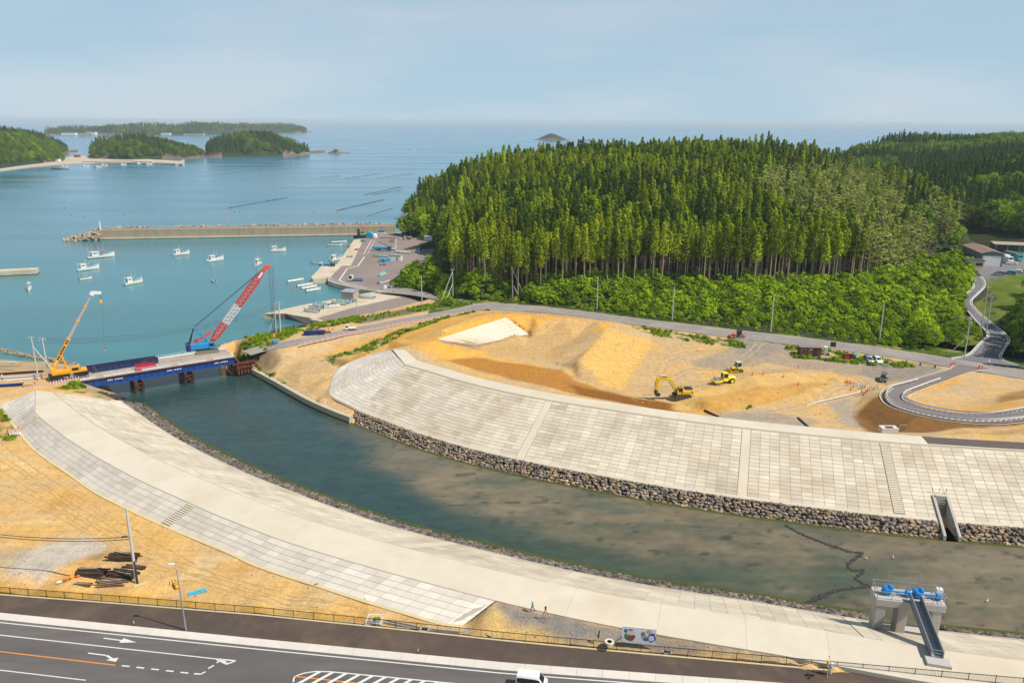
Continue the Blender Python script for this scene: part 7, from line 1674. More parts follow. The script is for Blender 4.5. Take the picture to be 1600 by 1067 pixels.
# ---- people
SKIN=mat('skin',S(210,160,130,.8),.6); HELM=paint('helmet_white',S(242,242,240,.86),.3)
def person(label,p,deg,shirt,trouser,helmet=HELM,pose='walk',H=1.7):
    s=H/1.7; A_=lambda *v:Vector(v)*s
    st=.28 if pose=='walk' else .06
    J={'pel':A_(0,0,.92),'chest':A_(0,0,1.28),'neck':A_(0,0,1.46),'head':A_(.03,0,1.56),'top':A_(.03,0,1.68),
       'hL':A_(0,.1,.88),'kL':A_(st*.75,.11,.50),'aL':A_(st*.9,.11,.09),'tL':A_(st*.9+.17,.12,.035),
       'hR':A_(0,-.1,.88),'kR':A_(-st*.15,-.11,.48),'aR':A_(-st*1.2,-.11,.11),'tR':A_(-st*1.2+.17,-.12,.035),
       'sL':A_(0,.19,1.40),'eL':A_(-.08 if pose=='walk' else .16,.25,1.12),'wL':A_(.06 if pose=='walk' else .38,.22,.92 if pose=='walk' else 1.25),'fL':A_(.10 if pose=='walk' else .46,.21,.84 if pose=='walk' else 1.27),
       'sR':A_(0,-.19,1.40),'eR':A_(.06,-.25,1.12),'wR':A_(.20 if pose=='walk' else .34,-.22,.94 if pose=='walk' else 1.2),'fR':A_(.25 if pose=='walk' else .42,-.21,.87 if pose=='walk' else 1.22)}
    rad={'pel':.14,'chest':.155,'neck':.06,'head':.095,'top':.08,'hL':.1,'kL':.068,'aL':.05,'tL':.04,'hR':.1,'kR':.068,'aR':.05,'tR':.04,'sL':.07,'eL':.05,'wL':.035,'fL':.045,'sR':.07,'eR':.05,'wR':.035,'fR':.045}
    E=[('pel','chest'),('chest','neck'),('neck','head'),('head','top'),('pel','hL'),('hL','kL'),('kL','aL'),('aL','tL'),('pel','hR'),('hR','kR'),('kR','aR'),('aR','tR'),('chest','sL'),('sL','eL'),('eL','wL'),('wL','fL'),('chest','sR'),('sR','eR'),('eR','wR'),('wR','fR')]
    nm=list(J); me=bpy.data.meshes.new('sk'); me.from_pydata([J[k] for k in nm],[(nm.index(a),nm.index(b)) for a,b in E],[])
    o=bpy.data.objects.new('sk',me); COL.objects.link(o); m=o.modifiers.new('s','SKIN'); 
    for i,k in enumerate(nm): sv=me.skin_vertices[0].data[i]; sv.radius=(rad[k]*s,rad[k]*s); sv.use_root=(k=='pel')
    o.modifiers.new('d','SUBSURF').levels=1; bpy.context.view_layer.update()
    bm_=bpy.data.meshes.new_from_object(o.evaluated_get(bpy.context.evaluated_depsgraph_get())); bpy.data.objects.remove(o)
    bm_.materials.clear(); [bm_.materials.append(x) for x in (shirt,trouser,SKIN,EDK)]
    for f in bm_.polygons:
        c=f.center/s; f.use_smooth=True
        f.material_index=3 if c.z<.12 else 1 if c.z<.93 and abs(c.y)<.19 else 2 if c.z>1.47 or (c-J['fL']/s).length<.075 or (c-J['fR']/s).length<.075 else 0
    r=thing('person',label,'person',p,R(deg)); obj('body',bm_,r)
    h=one('helmet',lambda b:(b.ball((.02*s,0,1.645*s),.13*s,10,6,(1.05,.95,.75)),b.lathe((.04*s,0,1.61*s),[(.12*s,0),(.155*s,.0),(.13*s,.03*s)],12)),helmet,r,True)
    one('face',lambda b:(b.box((.128*s,.035*s,1.575*s),(.01,.022*s,.012*s)),b.box((.128*s,-.035*s,1.575*s),(.01,.022*s,.012*s)),b.box((.135*s,0,1.55*s),(.02,.02*s,.035*s)),b.box((.126*s,0,1.515*s),(.008,.04*s,.01*s))),paint('face_dark',S(90,50,40,.7),.6),r)
    return r
TEALC=paint('workwear_teal',S(130,184,190,.8),.8); TEALD=paint('workwear_grey_teal',S(90,120,126,.8),.8); LBLUE=paint('workwear_light_blue',S(150,196,226,.8),.8); HIVIS=paint('hi_vis_yellow',S(220,240,60,.85),.7); WTRS=paint('trousers_pale',S(214,220,224,.8),.8)
def crest_pt(x,y): return P(x,y,10.07)
person('person in pale teal workwear walking along the levee crest',crest_pt(837,954.5),170,TEALC,TEALD)
person('person in light blue workwear and white helmet beside the survey tripod',PR(1303,1049,.1)+Vector((0,0,0)),150,LBLUE,WTRS,HELM,'stand')
person('person in hi-vis yellow top by the steel beams left of the bridge',P(5,604,5.95),20,HIVIS,TEALD,HELM,'stand',1.75)
person('distant person standing in the sandy basin',on2(871,572),200,TEALC,TEALD,HELM,'stand')
def tripod(label,p,legc,h=1.5,prism=False):
    r=thing('survey_tripod',label,'tripod',p)
    for k in range(3): a=k*2.094+.4; one('leg',lambda b:b.beam((.5*math.cos(a),.5*math.sin(a),0),(.06*math.cos(a),.06*math.sin(a),h),.06,.05),legc,r)
    one('head',lambda b:b.lathe((0,0,h),[(.12,0),(.12,.06)],10),legc,r); one('instrument',lambda b:(b.box((0,0,h+.24),(.2,.18,.34),bev=.04),b.tube((-.14,0,h+.27),(.14,0,h+.27),.06,.06,8)),YEL_P if not prism else EDK,r)
    if not prism: one('prism_pole',lambda b:(b.tube((.1,.1,h+.4),(.1,.1,h+.85),.02,.02,6),b.ball((.1,.1,h+.9),.09,6,4)),STEEL,r)
tripod('yellow survey tripod with instrument beside the pavement fence',PR(1297,1048,.1),YEL_P)
tripod('thin red tripod standing on the dark gravel',P(857,967,9.95),paint('tripod_red',S(200,90,70,.8),.5),1.5,True)
o=heap('black and white equipment bag lying on the pavement',PR(1273,1052,.12),EDK,.45,.3,.45,4,'equipment_bag','bag')
# manholes, basins, drains
p=P(957.5,1000.5,9.85); r=thing('manhole','white ringed manhole in the gravel left of the picture board','manhole',p); one('ring',lambda b:b.lathe((0,0,-.1),[(.30,.16),(.36,.18),(.58,.18),(.6,0)],20),CREST,r); one('cover',lambda b:b.lathe((0,0,0),[(.29,0),(.29,.06)],16),EDK,r)
p=P(940,994,9.9); r=thing('valve_post','short black valve post leaning on the gravel','valve post',p); one('post',lambda b:b.tube((0,0,-.1),(.1,0,.95),.09,.08,8),EDK,r); one('handle',lambda b:b.beam((-.35,0,.35),(.1,0,.25),.06,.06),EDK,r)
p=PR(590,972.5,.0); r=thing('catch_basin','square concrete catch basin with grey lid beside the fence','basin',p,R(-4)); one('rim',lambda b:[b.box((s*.95,0,0),(.2,2.1,.7)) for s in (-1,1)]+[b.box((0,s*.95,0),(1.7,.2,.7)) for s in (-1,1)],KERB,r); one('lid',lambda b:b.box((0,0,.2),(1.7,1.7,.1)),mat('lid_grey',S(136,150,152,.75),.6),r)
p=PR(668,985.5,.05); r=thing('catch_basin','small concrete catch basin with dark grate by the fence','basin',p,R(-5)); one('rim',lambda b:b.box((0,0,-.1),(1.2,.9,.5)),KERB,r); one('grate',lambda b:b.box((.05,.1,.16),(.8,.5,.05)),EDK,r)
p=PR(1048,1017,.1); r=thing('catch_basin','little concrete basin with steel grate right of the picture board','basin',p,R(-5)); one('rim',lambda b:b.box((0,0,-.05),(1.1,.7,.5)),KERB,r); one('grate',lambda b:b.box((0,.05,.22),(.8,.45,.05)),EDK,r)
for pts,lb in (([(606,973),(640,979),(663,984.5)],'narrow concrete gutter sloping from the square basin along the fence'),([(673,985.5),(722,990)],'short concrete gutter right of the small grated basin'),([(728,990),(752,982)],'left arm of the chevron shaped gutter by the fence'),([(754,982.5),(774,995)],'right arm of the chevron shaped gutter, dark inside')):
    b=MB()
    L=[PR(x,y,.12) for x,y in pts]
    if '752' in str(pts) or '754' in str(pts): L=[Vector((v.x,v.y,v.z)) for v in L]
    for a,c in zip(L[:-1],L[1:]):
        d=(c-a).normalized(); n=Vector((-d.y,d.x,0))
        for s in (-1,1): b.beam(a+n*.22*s,c+n*.22*s,.12,.35)
        b.beam(a-Vector((0,0,.12)),c-Vector((0,0,.12)),.34,.06)
    o=b.build('gutter',GCON); tag(o,lb,'gutter')
# ---- bundles of rusty steel on the lot
def bundle(label,x,y,L,deg,n,seed,W=1.2,m=RUST,loose=2):
    r_=random.Random(seed); p=onto(G1,x,y,7.3); p.z+=.02; r=thing('steel_bundle',label,'steel bundle',p,R(deg)); k=0; rows=max(1,n//5)
    for j in range(rows):
        for i in range(5):
            if k>=n: break
            y0=(i-2)*W/4.4+r_.uniform(-.05,.05); z=.13+.22*j; l=L*r_.uniform(.82,1.0); dx=r_.uniform(-.15,.15)*L*.5; t=r_.uniform(-.03,.03)
            one('steel_bar',lambda b:(b.box((dx,y0,z),(l,.05,.18),rz=t),b.box((dx,y0,z+.09),(l,.17,.035),rz=t),b.box((dx,y0,z-.09),(l,.17,.035),rz=t)),m,r); k+=1
    for i in range(loose):
        a=r_.uniform(-.35,.35); one('loose_bar',lambda b:b.box((r_.uniform(-.4,.4),r_.uniform(-W*.4,W*.4),.13+.22*rows),(L*r_.uniform(.5,.8),.1,.1),rz=a),GREYB if i==0 else m,r)
    one('timber_bearer',lambda b:[b.box((s*L*.3,0,.015),(.12,W*1.3,.06)) for s in (-1,1)],mat('timber_grey',S(150,130,104,.75),.9),r)
RUSTD=mat('weathered_steel',S(104,82,62,.75),.9,var=.3,scale=2.5,col2=S(78,58,46,.75),scale2=1.2,mix2=.5); RUSTP=mat('steel_pale_rust',S(176,140,108,.75),.85,var=.2,scale=2.5,col2=S(128,96,74,.75),scale2=1.2,mix2=.55)
bundle('uppermost rusty steel bundle behind the lot pole',197,879.5,4.6,-3,15,1,1.5,RUSTD,3); bundle('thin dark steel bundle crossing right behind the pole foot',215,893.5,3.4,-9,6,2,.7,RUSTD,0); bundle('long brown steel bundle left of the pole',147,905,4.6,-3,15,3,1.4,RUSTD,1); bundle('broad brown steel bundle just left of the pole foot',195,907,4.4,-9,15,4,1.6,RUSTD,2); bundle('lowest bundle with pale bars left of the pole foot',182,917.5,4.6,-8,10,5,1.8,RUSTP,1); bundle('small low bundle nearest the bank',134,921,2.6,-2,5,6,.6,RUSTP,0)
def lot(x,y): p=onto(G1,x,y,7.3); p.z+=.02; return p
r=thing('rope_coil_gear','red yellow and white floats and gear lying on the lot','gear',lot(112,914),R(38)); one('red_float',lambda b:[b.ball((x,0,.22),.26,8,5,(1.4,.8,.8)) for x in (-.4,1.1)],ORFL,r); one('yellow_drum',lambda b:b.lathe((.45,.1,0),[(.3,0),(.32,.45)],9),YEL_P,r); one('white_bag',lambda b:[b.ball((x,.1,.15),.26,8,5,(1.5,.7,.6)) for x in (-1.2,1.9)],CABW,r)
r=thing('folding_trestle','yellow folding frame lying on the lot','frame',lot(277,917),R(-52)); one('pole',lambda b:[b.tube((-1.6,y,.1),(.3,y*1.6,.22),.045,.045,6) for y in (-.35,-.1,.2)],YELC,r); one('body',lambda b:(b.box((.9,0,.2),(1.4,.55,.35),bev=.06)),YEL_P,r); one('strap',lambda b:[b.box((x,0,.22),(.06,.6,.38)) for x in (.6,1.2)],EDK,r)
b=MB(); n=9; rr_=random.Random(3); V=[];F=[]
for j in range(7):
    for i in range(12): V.append((-1.15+2.3*i/11+rr_.uniform(-.06,.06),(-.42+.84*j/6)*(1-.35*abs(i/11-.6))+rr_.uniform(-.05,.05),.06+.28*rr_.random()*(1 if 0<j<6 and 0<i<11 else .1)))
for j in range(6):
    for i in range(11): F.append((j*12+i,j*12+i+1,(j+1)*12+i+1,(j+1)*12+i))
b.add(V,F); o=b.build('tarpaulin',CYANP,None,loc=lot(313,931),rz=R(28)); tag(o,'crumpled cyan tarpaulin lying on the bare lot','tarpaulin')
p=lot(219,919); r=thing('pole_footing','sandy concrete collar round the foot of the lot pole','footing',p); one('slab',lambda b:b.box((.5,-.1,.0),(1.8,.5,.14),rz=R(35)),mat('sandy_concrete',S(226,204,158),.9,var=.1,scale=.8,world=True),r)
one_s=MB(); base=P(218,918,7.25); one_s.tube((.16,-.1,-.2),(.09,-.05,3.6),.16,.15,10); o=one_s.build('cable_guard',EDK,None,loc=base); tag(o,'black cable guard strapped to the foot of the lot pole','cable guard')
# stack of red and white barrier boards by the levee end
r=thing('barrier_stack','stack of red and white barrier boards at the levee foot','barrier boards',lot(25,687),R(-52)); 
for k in range(5):
    bd=one('barrier_board',lambda b:b.box((0,(k-2)*.42,.35+.08*(k%2)),(2.4,.34,.5)),CABW,r); one('red_stripe',lambda b:[b.box((-1.0+j*.8,(k-2)*.42,.352+.08*(k%2)),(.36,.35,.51)) for j in range(3)],paint('stripe_red',S(196,60,52,.8),.5),bd)
cone(lot(31,680),'orange cone at the upper end of the barrier stack',None,1.2); cone(lot(14,684),'orange cone left of the barrier stack',None,1.2)
for k,(x,y) in enumerate(((2,667),(5,665))): cone(lot(x,y),'orange cone in the weeds at the left edge','cones in the weeds at the left edge',1.2)
# steel beams and materials on the bridge approach
def app(x,y): p=onto(G1,x,y,5.8); p.z=max(p.z,5.6)+.03; return p
for x,y,L,deg,m,lb,h in ((30,602.5,11,15,WRAIL,'long white steel beam lying on the bridge approach',.9),(14,613,12,14,BLUE,'navy blue steel beam at the left edge of the bridge approach',.6),(26,597,13,15,RUST,'long rusty beam lying behind the white beam',.5),(10,587,7,-6,PLATE,'pale flat beam lying on the sandy spit',.3)):
    r=thing('steel_beam',lb,'beam',app(x,y),R(deg)); one('web',lambda b:b.box((0,0,h/2+.1),(L,.08,h)),m,r); one('flange',lambda b:[b.box((0,0,z),(L,.5,.06)) for z in (.12,h+.1)],m,r)
r=thing('plywood_stack','stack of tan plywood sheets on the bridge approach','plywood',app(46,611.5),R(10)); [one('sheet',lambda b:b.box((0,0,.1+k*.14),(2.2,1.2,.12)),paint('plywood_tan',S(222,188,136,.78),.8),r) for k in range(5)]
net_fence([(-20,640),(30,625),(60,615),(90,609),(124,602)],'pinkish net fence along the bridge approach above the levee end',5.9)
# ================================================================ wooded hills
def leaf_mat(name,c1,c2,rnd=.36,tl=.2):
    m=bpy.data.materials.new(name); m.use_nodes=True; N=m.node_tree.nodes; L=m.node_tree.links; N.clear()
    o=N.new('ShaderNodeOutputMaterial'); d=N.new('ShaderNodeBsdfDiffuse'); t=N.new('ShaderNodeBsdfTranslucent'); mx=N.new('ShaderNodeMixShader'); mx.inputs[0].default_value=tl
    a=N.new('ShaderNodeAttribute'); a.attribute_name='tone'; oi=N.new('ShaderNodeObjectInfo')
    ad=N.new('ShaderNodeMath'); ad.operation='MULTIPLY_ADD'; ad.inputs[1].default_value=.45; L.new(oi.outputs['Random'],ad.inputs[0])
    sc=N.new('ShaderNodeMath'); sc.operation='MULTIPLY'; sc.inputs[1].default_value=.55; L.new(a.outputs['Fac'],sc.inputs[0]); L.new(sc.outputs[0],ad.inputs[2])
    c=N.new('ShaderNodeMix'); c.data_type='RGBA'; c.inputs[6].default_value=(*c1,1); c.inputs[7].default_value=(*c2,1); L.new(ad.outputs[0],c.inputs[0])
    hs=N.new('ShaderNodeHueSaturation'); L.new(c.outputs[2],hs.inputs['Color'])
    mr=N.new('ShaderNodeMapRange'); mr.inputs[3].default_value=1-rnd; mr.inputs[4].default_value=1+rnd
    ml=N.new('ShaderNodeMath'); ml.operation='FRACT'; m7=N.new('ShaderNodeMath'); m7.operation='MULTIPLY'; m7.inputs[1].default_value=7.31; L.new(oi.outputs['Random'],m7.inputs[0]); L.new(m7.outputs[0],ml.inputs[0]); L.new(ml.outputs[0],mr.inputs[0]); L.new(mr.outputs[0],hs.inputs['Value'])
    L.new(hs.outputs[0],d.inputs[0]); L.new(hs.outputs[0],t.inputs[0]); L.new(d.outputs[0],mx.inputs[1]); L.new(t.outputs[0],mx.inputs[2]); L.new(mx.outputs[0],o.inputs[0])
    return m
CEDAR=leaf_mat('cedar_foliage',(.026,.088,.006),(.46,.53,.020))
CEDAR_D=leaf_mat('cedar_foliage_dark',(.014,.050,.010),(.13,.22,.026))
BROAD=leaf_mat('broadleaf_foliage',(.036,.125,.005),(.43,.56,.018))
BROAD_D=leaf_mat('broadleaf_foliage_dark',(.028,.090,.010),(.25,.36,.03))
PINE=leaf_mat('pine_foliage',(.085,.13,.022),(.46,.49,.11))
BARK=mat('bark_grey_brown',S(186,162,134,.72),.95,var=.25,scale=1.5,stretch=(1,1,.2),objrand=.25)
BARK_D=mat('bark_dark',S(96,78,62,.7),.95,var=.25,scale=1.5,objrand=.2)
def leaves(centres,radii,per,size,seed,flat_=.6,updir=.35):
    """triangles gathered in clumps; returns verts, faces, tone"""
    r=np.random.default_rng(seed); n=len(centres)*per
    C=np.repeat(np.asarray(centres),per,0); RR=np.repeat(np.asarray(radii),per,0)
    d=r.normal(size=(n,3)); d/=np.linalg.norm(d,axis=1)[:,None]
    rad=r.random(n)**.45
    pos=C+d*rad[:,None]*RR
    nrm=d+np.array([0,0,updir])+r.normal(size=(n,3))*.3; nrm/=np.linalg.norm(nrm,axis=1)[:,None]
    t=np.cross(nrm,r.normal(size=(n,3))); t/=np.linalg.norm(t,axis=1)[:,None]; b=np.cross(nrm,t)
    s=size*r.uniform(.65,1.35,n)[:,None]
    v0=pos+t*s; v1=pos-t*s*.55+b*s*.8; v2=pos-t*s*.55-b*s*.8
    V=np.stack([v0,v1,v2],1).reshape(-1,3); F=np.arange(n*3).reshape(-1,3)
    tone=np.repeat(np.clip(np.repeat(r.normal(.5,.2,len(centres)),per)+r.normal(0,.15,n),0,1),3)
    return V,F,tone
def leaf_mesh(name,V,F,tone,m):
    me=bpy.data.meshes.new(name); me.vertices.add(len(V)); me.vertices.foreach_set('co',V.astype(np.float32).reshape(-1)); me.loops.add(len(F)*3); me.loops.foreach_set('vertex_index',F.reshape(-1).astype(np.int32)); me.polygons.add(len(F)); me.polygons.foreach_set('loop_start',np.arange(len(F),dtype=np.int32)*3)
    a=me.attributes.new('tone','FLOAT','POINT'); a.data.foreach_set('value',tone.astype(np.float32)); me.materials.append(m); me.update(calc_edges=True); return me
def cedar(seed,H=22.0,bare=.42,rmax=1.7,m=None,n=48,per=28,size=.27):
    rn=random.Random(seed); cs=[];rs=[]
    for k in range(n):
        t=(k+rn.random())/n; z=H*(bare+(1-bare)*t)
        prof=rmax*(1-t)**.58*(.55+.45*min(1,t*4))+.15
        a=k*2.399+rn.uniform(-.5,.5); q=prof*rn.uniform(.55,1.0)
        cs.append((q*math.cos(a),q*math.sin(a),z)); s=(.50+.48*(1-t))*rn.uniform(.75,1.3); rs.append((s,s,s*.75))
    cs.append((0,0,H)); rs.append((.35,.35,.45))
    V,F,t=leaves(cs,rs,per,size,seed)
    cm=leaf_mesh('cedar_crown',V,F,t,m or CEDAR)
    b=MB(); b.tube((0,0,-1.5),(rn.uniform(-.2,.2),rn.uniform(-.2,.2),H*.62),.26,.16,7); b.tube((0,0,H*.62),(0,0,H*.97),.15,.03,5)
    for k in range(5):
        z=H*(bare-.12+.03*k); a=rn.uniform(0,6.28); b.tube((0,0,z),(1.1*math.cos(a),1.1*math.sin(a),z+.1),.035,.015,4,False)
    tm=b.mesh('cedar_trunk',BARK); return cm,tm
def broad(seed,H=10.0,W=4.2,m=None,n=70,per=26,size=.30,trunk=True,low=.28):
    rn=random.Random(seed); cs=[];rs=[]
    for k in range(n):
        u=rn.random(); a=k*2.399+rn.uniform(-.4,.4); el=math.asin(u**.8) if rn.random()<.8 else rn.uniform(-.3,.2)
        q=rn.uniform(.72,1.0); c=(W*q*math.cos(el)*math.cos(a)*rn.uniform(.8,1.1),W*q*math.cos(el)*math.sin(a)*rn.uniform(.8,1.1),H*low+(H*(1-low)-.6)*q*max(-.15,math.sin(el)))
        cs.append(c); s=W*.26*rn.uniform(.7,1.25); rs.append((s,s,s*.7))
    V,F,t=leaves(cs,rs,per,size,seed,updir=.5)
    cm=leaf_mesh('broadleaf_crown',V,F,t,m or BROAD)
    b=MB(); b.tube((0,0,-1),(.1,.1,H*.45),.22,.14,7)
    for k in range(6):
        a=k*1.05+rn.uniform(-.3,.3); b.tube((.1,.1,H*rn.uniform(.25,.45)),(W*.6*math.cos(a),W*.6*math.sin(a),H*rn.uniform(.5,.75)),.1,.04,5)
    return cm,b.mesh('broadleaf_trunk',BARK_D)
def pine(seed,H=17.0,m=None):
    rn=random.Random(seed); cs=[];rs=[]
    b=MB(); pts=[(0,0,-1),(rn.uniform(-.4,.4),rn.uniform(-.4,.4),H*.4),(rn.uniform(-.8,.8),rn.uniform(-.8,.8),H*.75),(rn.uniform(-.8,.8),rn.uniform(-.8,.8),H*.96)]
    for i in range(3): b.tube(pts[i],pts[i+1],.24-.06*i,.18-.06*i,7)
    for k in range(15):
        t=.42+.56*k/15; z=H*t; a=k*2.4+rn.uniform(-.4,.4); L=3.0*(1-(t-.45)*1.05)*rn.uniform(.75,1.2)+.4
        c0=Vector(pts[1]).lerp(Vector(pts[2]),(t-.4)/.35) if t<.75 else Vector(pts[2]).lerp(Vector(pts[3]),(t-.75)/.21)
        e=c0+Vector((L*math.cos(a),L*math.sin(a),.5)); b.tube(tuple(c0),tuple(e),.06,.03,4,False)
        for f in (.55,.85,1.08):
            p=c0.lerp(e,f); cs.append((p.x+rn.uniform(-.4,.4),p.y+rn.uniform(-.4,.4),p.z+.2)); s=rn.uniform(.65,1.05); rs.append((s,s,s*.34))
    cs.append((pts[3][0],pts[3][1],H)); rs.append((.8,.8,.5))
    V,F,t=leaves(cs,rs,26,.27,seed,updir=.8); return leaf_mesh('pine_crown',V,F,t,m or PINE),b.mesh('pine_trunk',BARK)
def shrub(seed,m,H=3.2,W=2.0,n=34,per=30,size=.20):
    rn=random.Random(seed); cs=[];rs=[]
    for k in range(n):
        a=k*2.399; q=math.sqrt((k+.5)/n)*W; z=H*(1-(q/W)**2*.75)*rn.uniform(.55,1.0); cs.append((q*math.cos(a),q*math.sin(a),z*.85)); s=rn.uniform(.45,.8); rs.append((s,s,s*.7))
    V,F,t=leaves(cs,rs,per,size,seed,updir=.6); return leaf_mesh('shrub',V,F,t,m)
PRO={}
PRO['cedar']=[cedar(1,22,.48),cedar(2,21,.54,1.5),cedar(3,23,.48,1.85),cedar(4,20,.58,1.5),cedar(5,22,.45,2.0),cedar(6,18,.48,1.8)]
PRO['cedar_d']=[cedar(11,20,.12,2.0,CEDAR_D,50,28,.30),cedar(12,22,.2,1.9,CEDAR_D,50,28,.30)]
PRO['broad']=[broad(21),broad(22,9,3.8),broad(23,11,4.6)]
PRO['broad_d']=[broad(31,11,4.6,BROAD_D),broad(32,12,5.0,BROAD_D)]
PRO['pine']=[pine(41),pine(42,16),pine(43,18)]
PRO['shrub']=[(shrub(51,BROAD),None),(shrub(52,BROAD,2.4,2.2),None),(shrub(53,BROAD_D,2.8,2.0),None),(shrub(54,BROAD,3.8,1.7),None)]
PROCOL=bpy.data.collections.new('tree_patterns'); IDX={}
k_=0
for kd,l in PRO.items():
    IDX[kd]=[]
    for cm,tm in l:
        if tm is not None:
            me=cm.copy(); bm=bmesh.new(); bm.from_mesh(cm); n0=len(bm.faces); bm.from_mesh(tm); bm.faces.ensure_lookup_table()
            for f in bm.faces[n0:]: f.material_index=1
            me=bpy.data.meshes.new('pattern'); bm.to_mesh(me); bm.free(); me.materials.append(cm.materials[0]); me.materials.append(tm.materials[0])
        else: me=cm
        o=bpy.data.objects.new('p%03d'%k_,me); PROCOL.objects.link(o); IDX[kd].append(k_); k_+=1
def scatter(name,items,kindlabel=None):
    """items: (x,y,z,rot,scale,index) as one mass of plants"""
    me=bpy.data.meshes.new(name); me.from_pydata([(i[0],i[1],i[2]) for i in items],[],[])
    for nm,tp,col in (('rot','FLOAT',3),('scl','FLOAT',4),('idx','INT',5)):
        a=me.attributes.new(nm,tp,'POINT'); a.data.foreach_set('value',np.array([i[col] for i in items],dtype=np.float32 if tp=='FLOAT' else np.int32))
    o=obj(name,me); ng=bpy.data.node_groups.new(name,'GeometryNodeTree')
    ng.interface.new_socket('Geometry',in_out='INPUT',socket_type='NodeSocketGeometry'); ng.interface.new_socket('Geometry',in_out='OUTPUT',socket_type='NodeSocketGeometry')
    N=ng.nodes; L=ng.links; gi=N.new('NodeGroupInput'); go=N.new('NodeGroupOutput'); mp=N.new('GeometryNodeMeshToPoints'); ip_=N.new('GeometryNodeInstanceOnPoints'); ci=N.new('GeometryNodeCollectionInfo')
    ci.inputs[0].default_value=PROCOL; ci.inputs['Separate Children'].default_value=True; ci.inputs['Reset Children'].default_value=True
    L.new(gi.outputs[0],mp.inputs[0]); L.new(mp.outputs[0],ip_.inputs['Points']); L.new(ci.outputs[0],ip_.inputs['Instance']); ip_.inputs['Pick Instance'].default_value=True
    def at(nm,tp):
        q=N.new('GeometryNodeInputNamedAttribute'); q.data_type=tp; q.inputs[0].default_value=nm; return q.outputs[0]
    cx=N.new('ShaderNodeCombineXYZ'); L.new(at('rot','FLOAT'),cx.inputs[2]); L.new(cx.outputs[0],ip_.inputs['Rotation'])
    L.new(at('scl','FLOAT'),ip_.inputs['Scale']); L.new(at('idx','INT'),ip_.inputs['Instance Index']); L.new(ip_.outputs[0],go.inputs[0])
    m=o.modifiers.new('plants','NODES'); m.node_group=ng; o['kind']='stuff'
    return o
# ---- main hill
h3=[]
def canopy(px,py,Y,H=22.0): v=PY(px,py,Y); h3.append((v.x,v.y,v.z-H))
for p in offset(mf,2.0): 
    if p.x>P(690,470,5).x: h3.append((p.x,p.y,p.z-.15))
for p in offset(mf,7.0):
    if p.x>P(690,470,5).x: h3.append((p.x,p.y,p.z+.5))
for x,y,z in ((600,450,2.2),(640,460,3.2),(665,468,4.2),(605,440,1.2),(612,425,1.2),(640,420,1.2),(660,412,1.2),(676,402,1.3),(682,392,1.3),(680,380,1.3),(672,369,1.3),(650,368.5,1.3),(618,369.5,1.2),(618,364,4),(640,362,5),(660,361,6),(690,372,7),(698,392,7),(690,408,6),(606,362,-2),(607,350,-2),(598,371,.5),(590,440,.5),(595,400,.5),(640,430,5),(612,443,4)): h3.append(tuple(P(x,y,z)))
for x,y in ((760,436),(830,439),(890,440),(950,441),(1050,441),(1150,444),(1230,440),(1300,436),(1360,428),(1400,420)): h3.append(tuple(P(x,y,13.0)))
for x,y,z in ((700,440,6),(650,440,4),(720,425,9),(720,405,10),(1440,470,9),(1400,500,7),(1450,500,7),(1480,520,6.2),(1470,440,11),(1492,420,10),(1503,440,8.6),(1497,470,7.6),(1512,500,6.6),(1525,520,6.0),(1500,545,5.3),(1496,415,10.2),(1503,395,11)): h3.append(tuple(P(x,y,z)))
for a in ((700,330,375),(760,300,360),(820,308,330),(900,318,320),(1000,318,318),(1100,318,318),(1200,322,320),(1300,330,320),(1380,350,320),(1430,370,315),(700,290,420),(800,275,400),(900,268,400),(1000,262,400),(1100,258,400),(1200,258,400),(1300,272,390),(1400,300,380),(1460,330,360),
          (640,326,460),(655,303,470),(700,274,500),(730,254,520),(760,236,540),(800,229,560),(850,227,570),(950,218,580),(1050,208,590),(1120,203,590),(1200,204,590),(1250,213,570),(1300,233,540),(1350,255,500),(1400,281,470),(1450,312,440),(1480,344,410)): canopy(a[0],a[1],a[2])
for a in ((660,640),(760,690),(900,720),(1100,740),(1250,720),(1350,640)):
    v=PY(a[0],260,a[1]); h3.append((v.x,v.y,3.0))
for a in ((640,540),(620,500)): h3.append((PY(a[0],300,a[1]).x,a[1],-2))
for p in ((1500,520),(1520,470),(1530,430)): h3.append((PY(p[0],300,p[1]).x,p[1],10.5))
G3=hgrid(h3,-140,330,225,760,3.0,-6)
xs,ys,Z3=G3; X3,Y3=np.meshgrid(xs,ys); Z3=blur(Z3,1)+ (fbm(X3/25,Y3/25,4)-.5)*3*np.clip((Z3-8)/10,0,1)
inr=inpoly(X3,Y3,[(p.x,p.y) for p in offset(VL_,4.0)]+[(p.x,p.y) for p in offset(VR_,-4.0)[::-1]]); Z3=np.where(inr,Z3-.9,Z3); Z3=np.where(inpoly(X3,Y3,HRP),Z3-1.6,Z3)
G3=(xs,ys,Z3)
FLOOR=mat('forest_floor',S(70,66,34,.5),.95,var=.35,scale=.4,world=True,col2=S(64,84,24,.5),scale2=.15)
mb_=inpoly(X3,Y3,[(p.x,p.y) for p in offset(mf,1.2)]+[(400,500),(400,900),(-300,900),(-300,300)])
o=grid_mesh('hill',xs,ys,Z3,FLOOR,None,(Z3>-4)&mb_); tag(o,kind='structure')
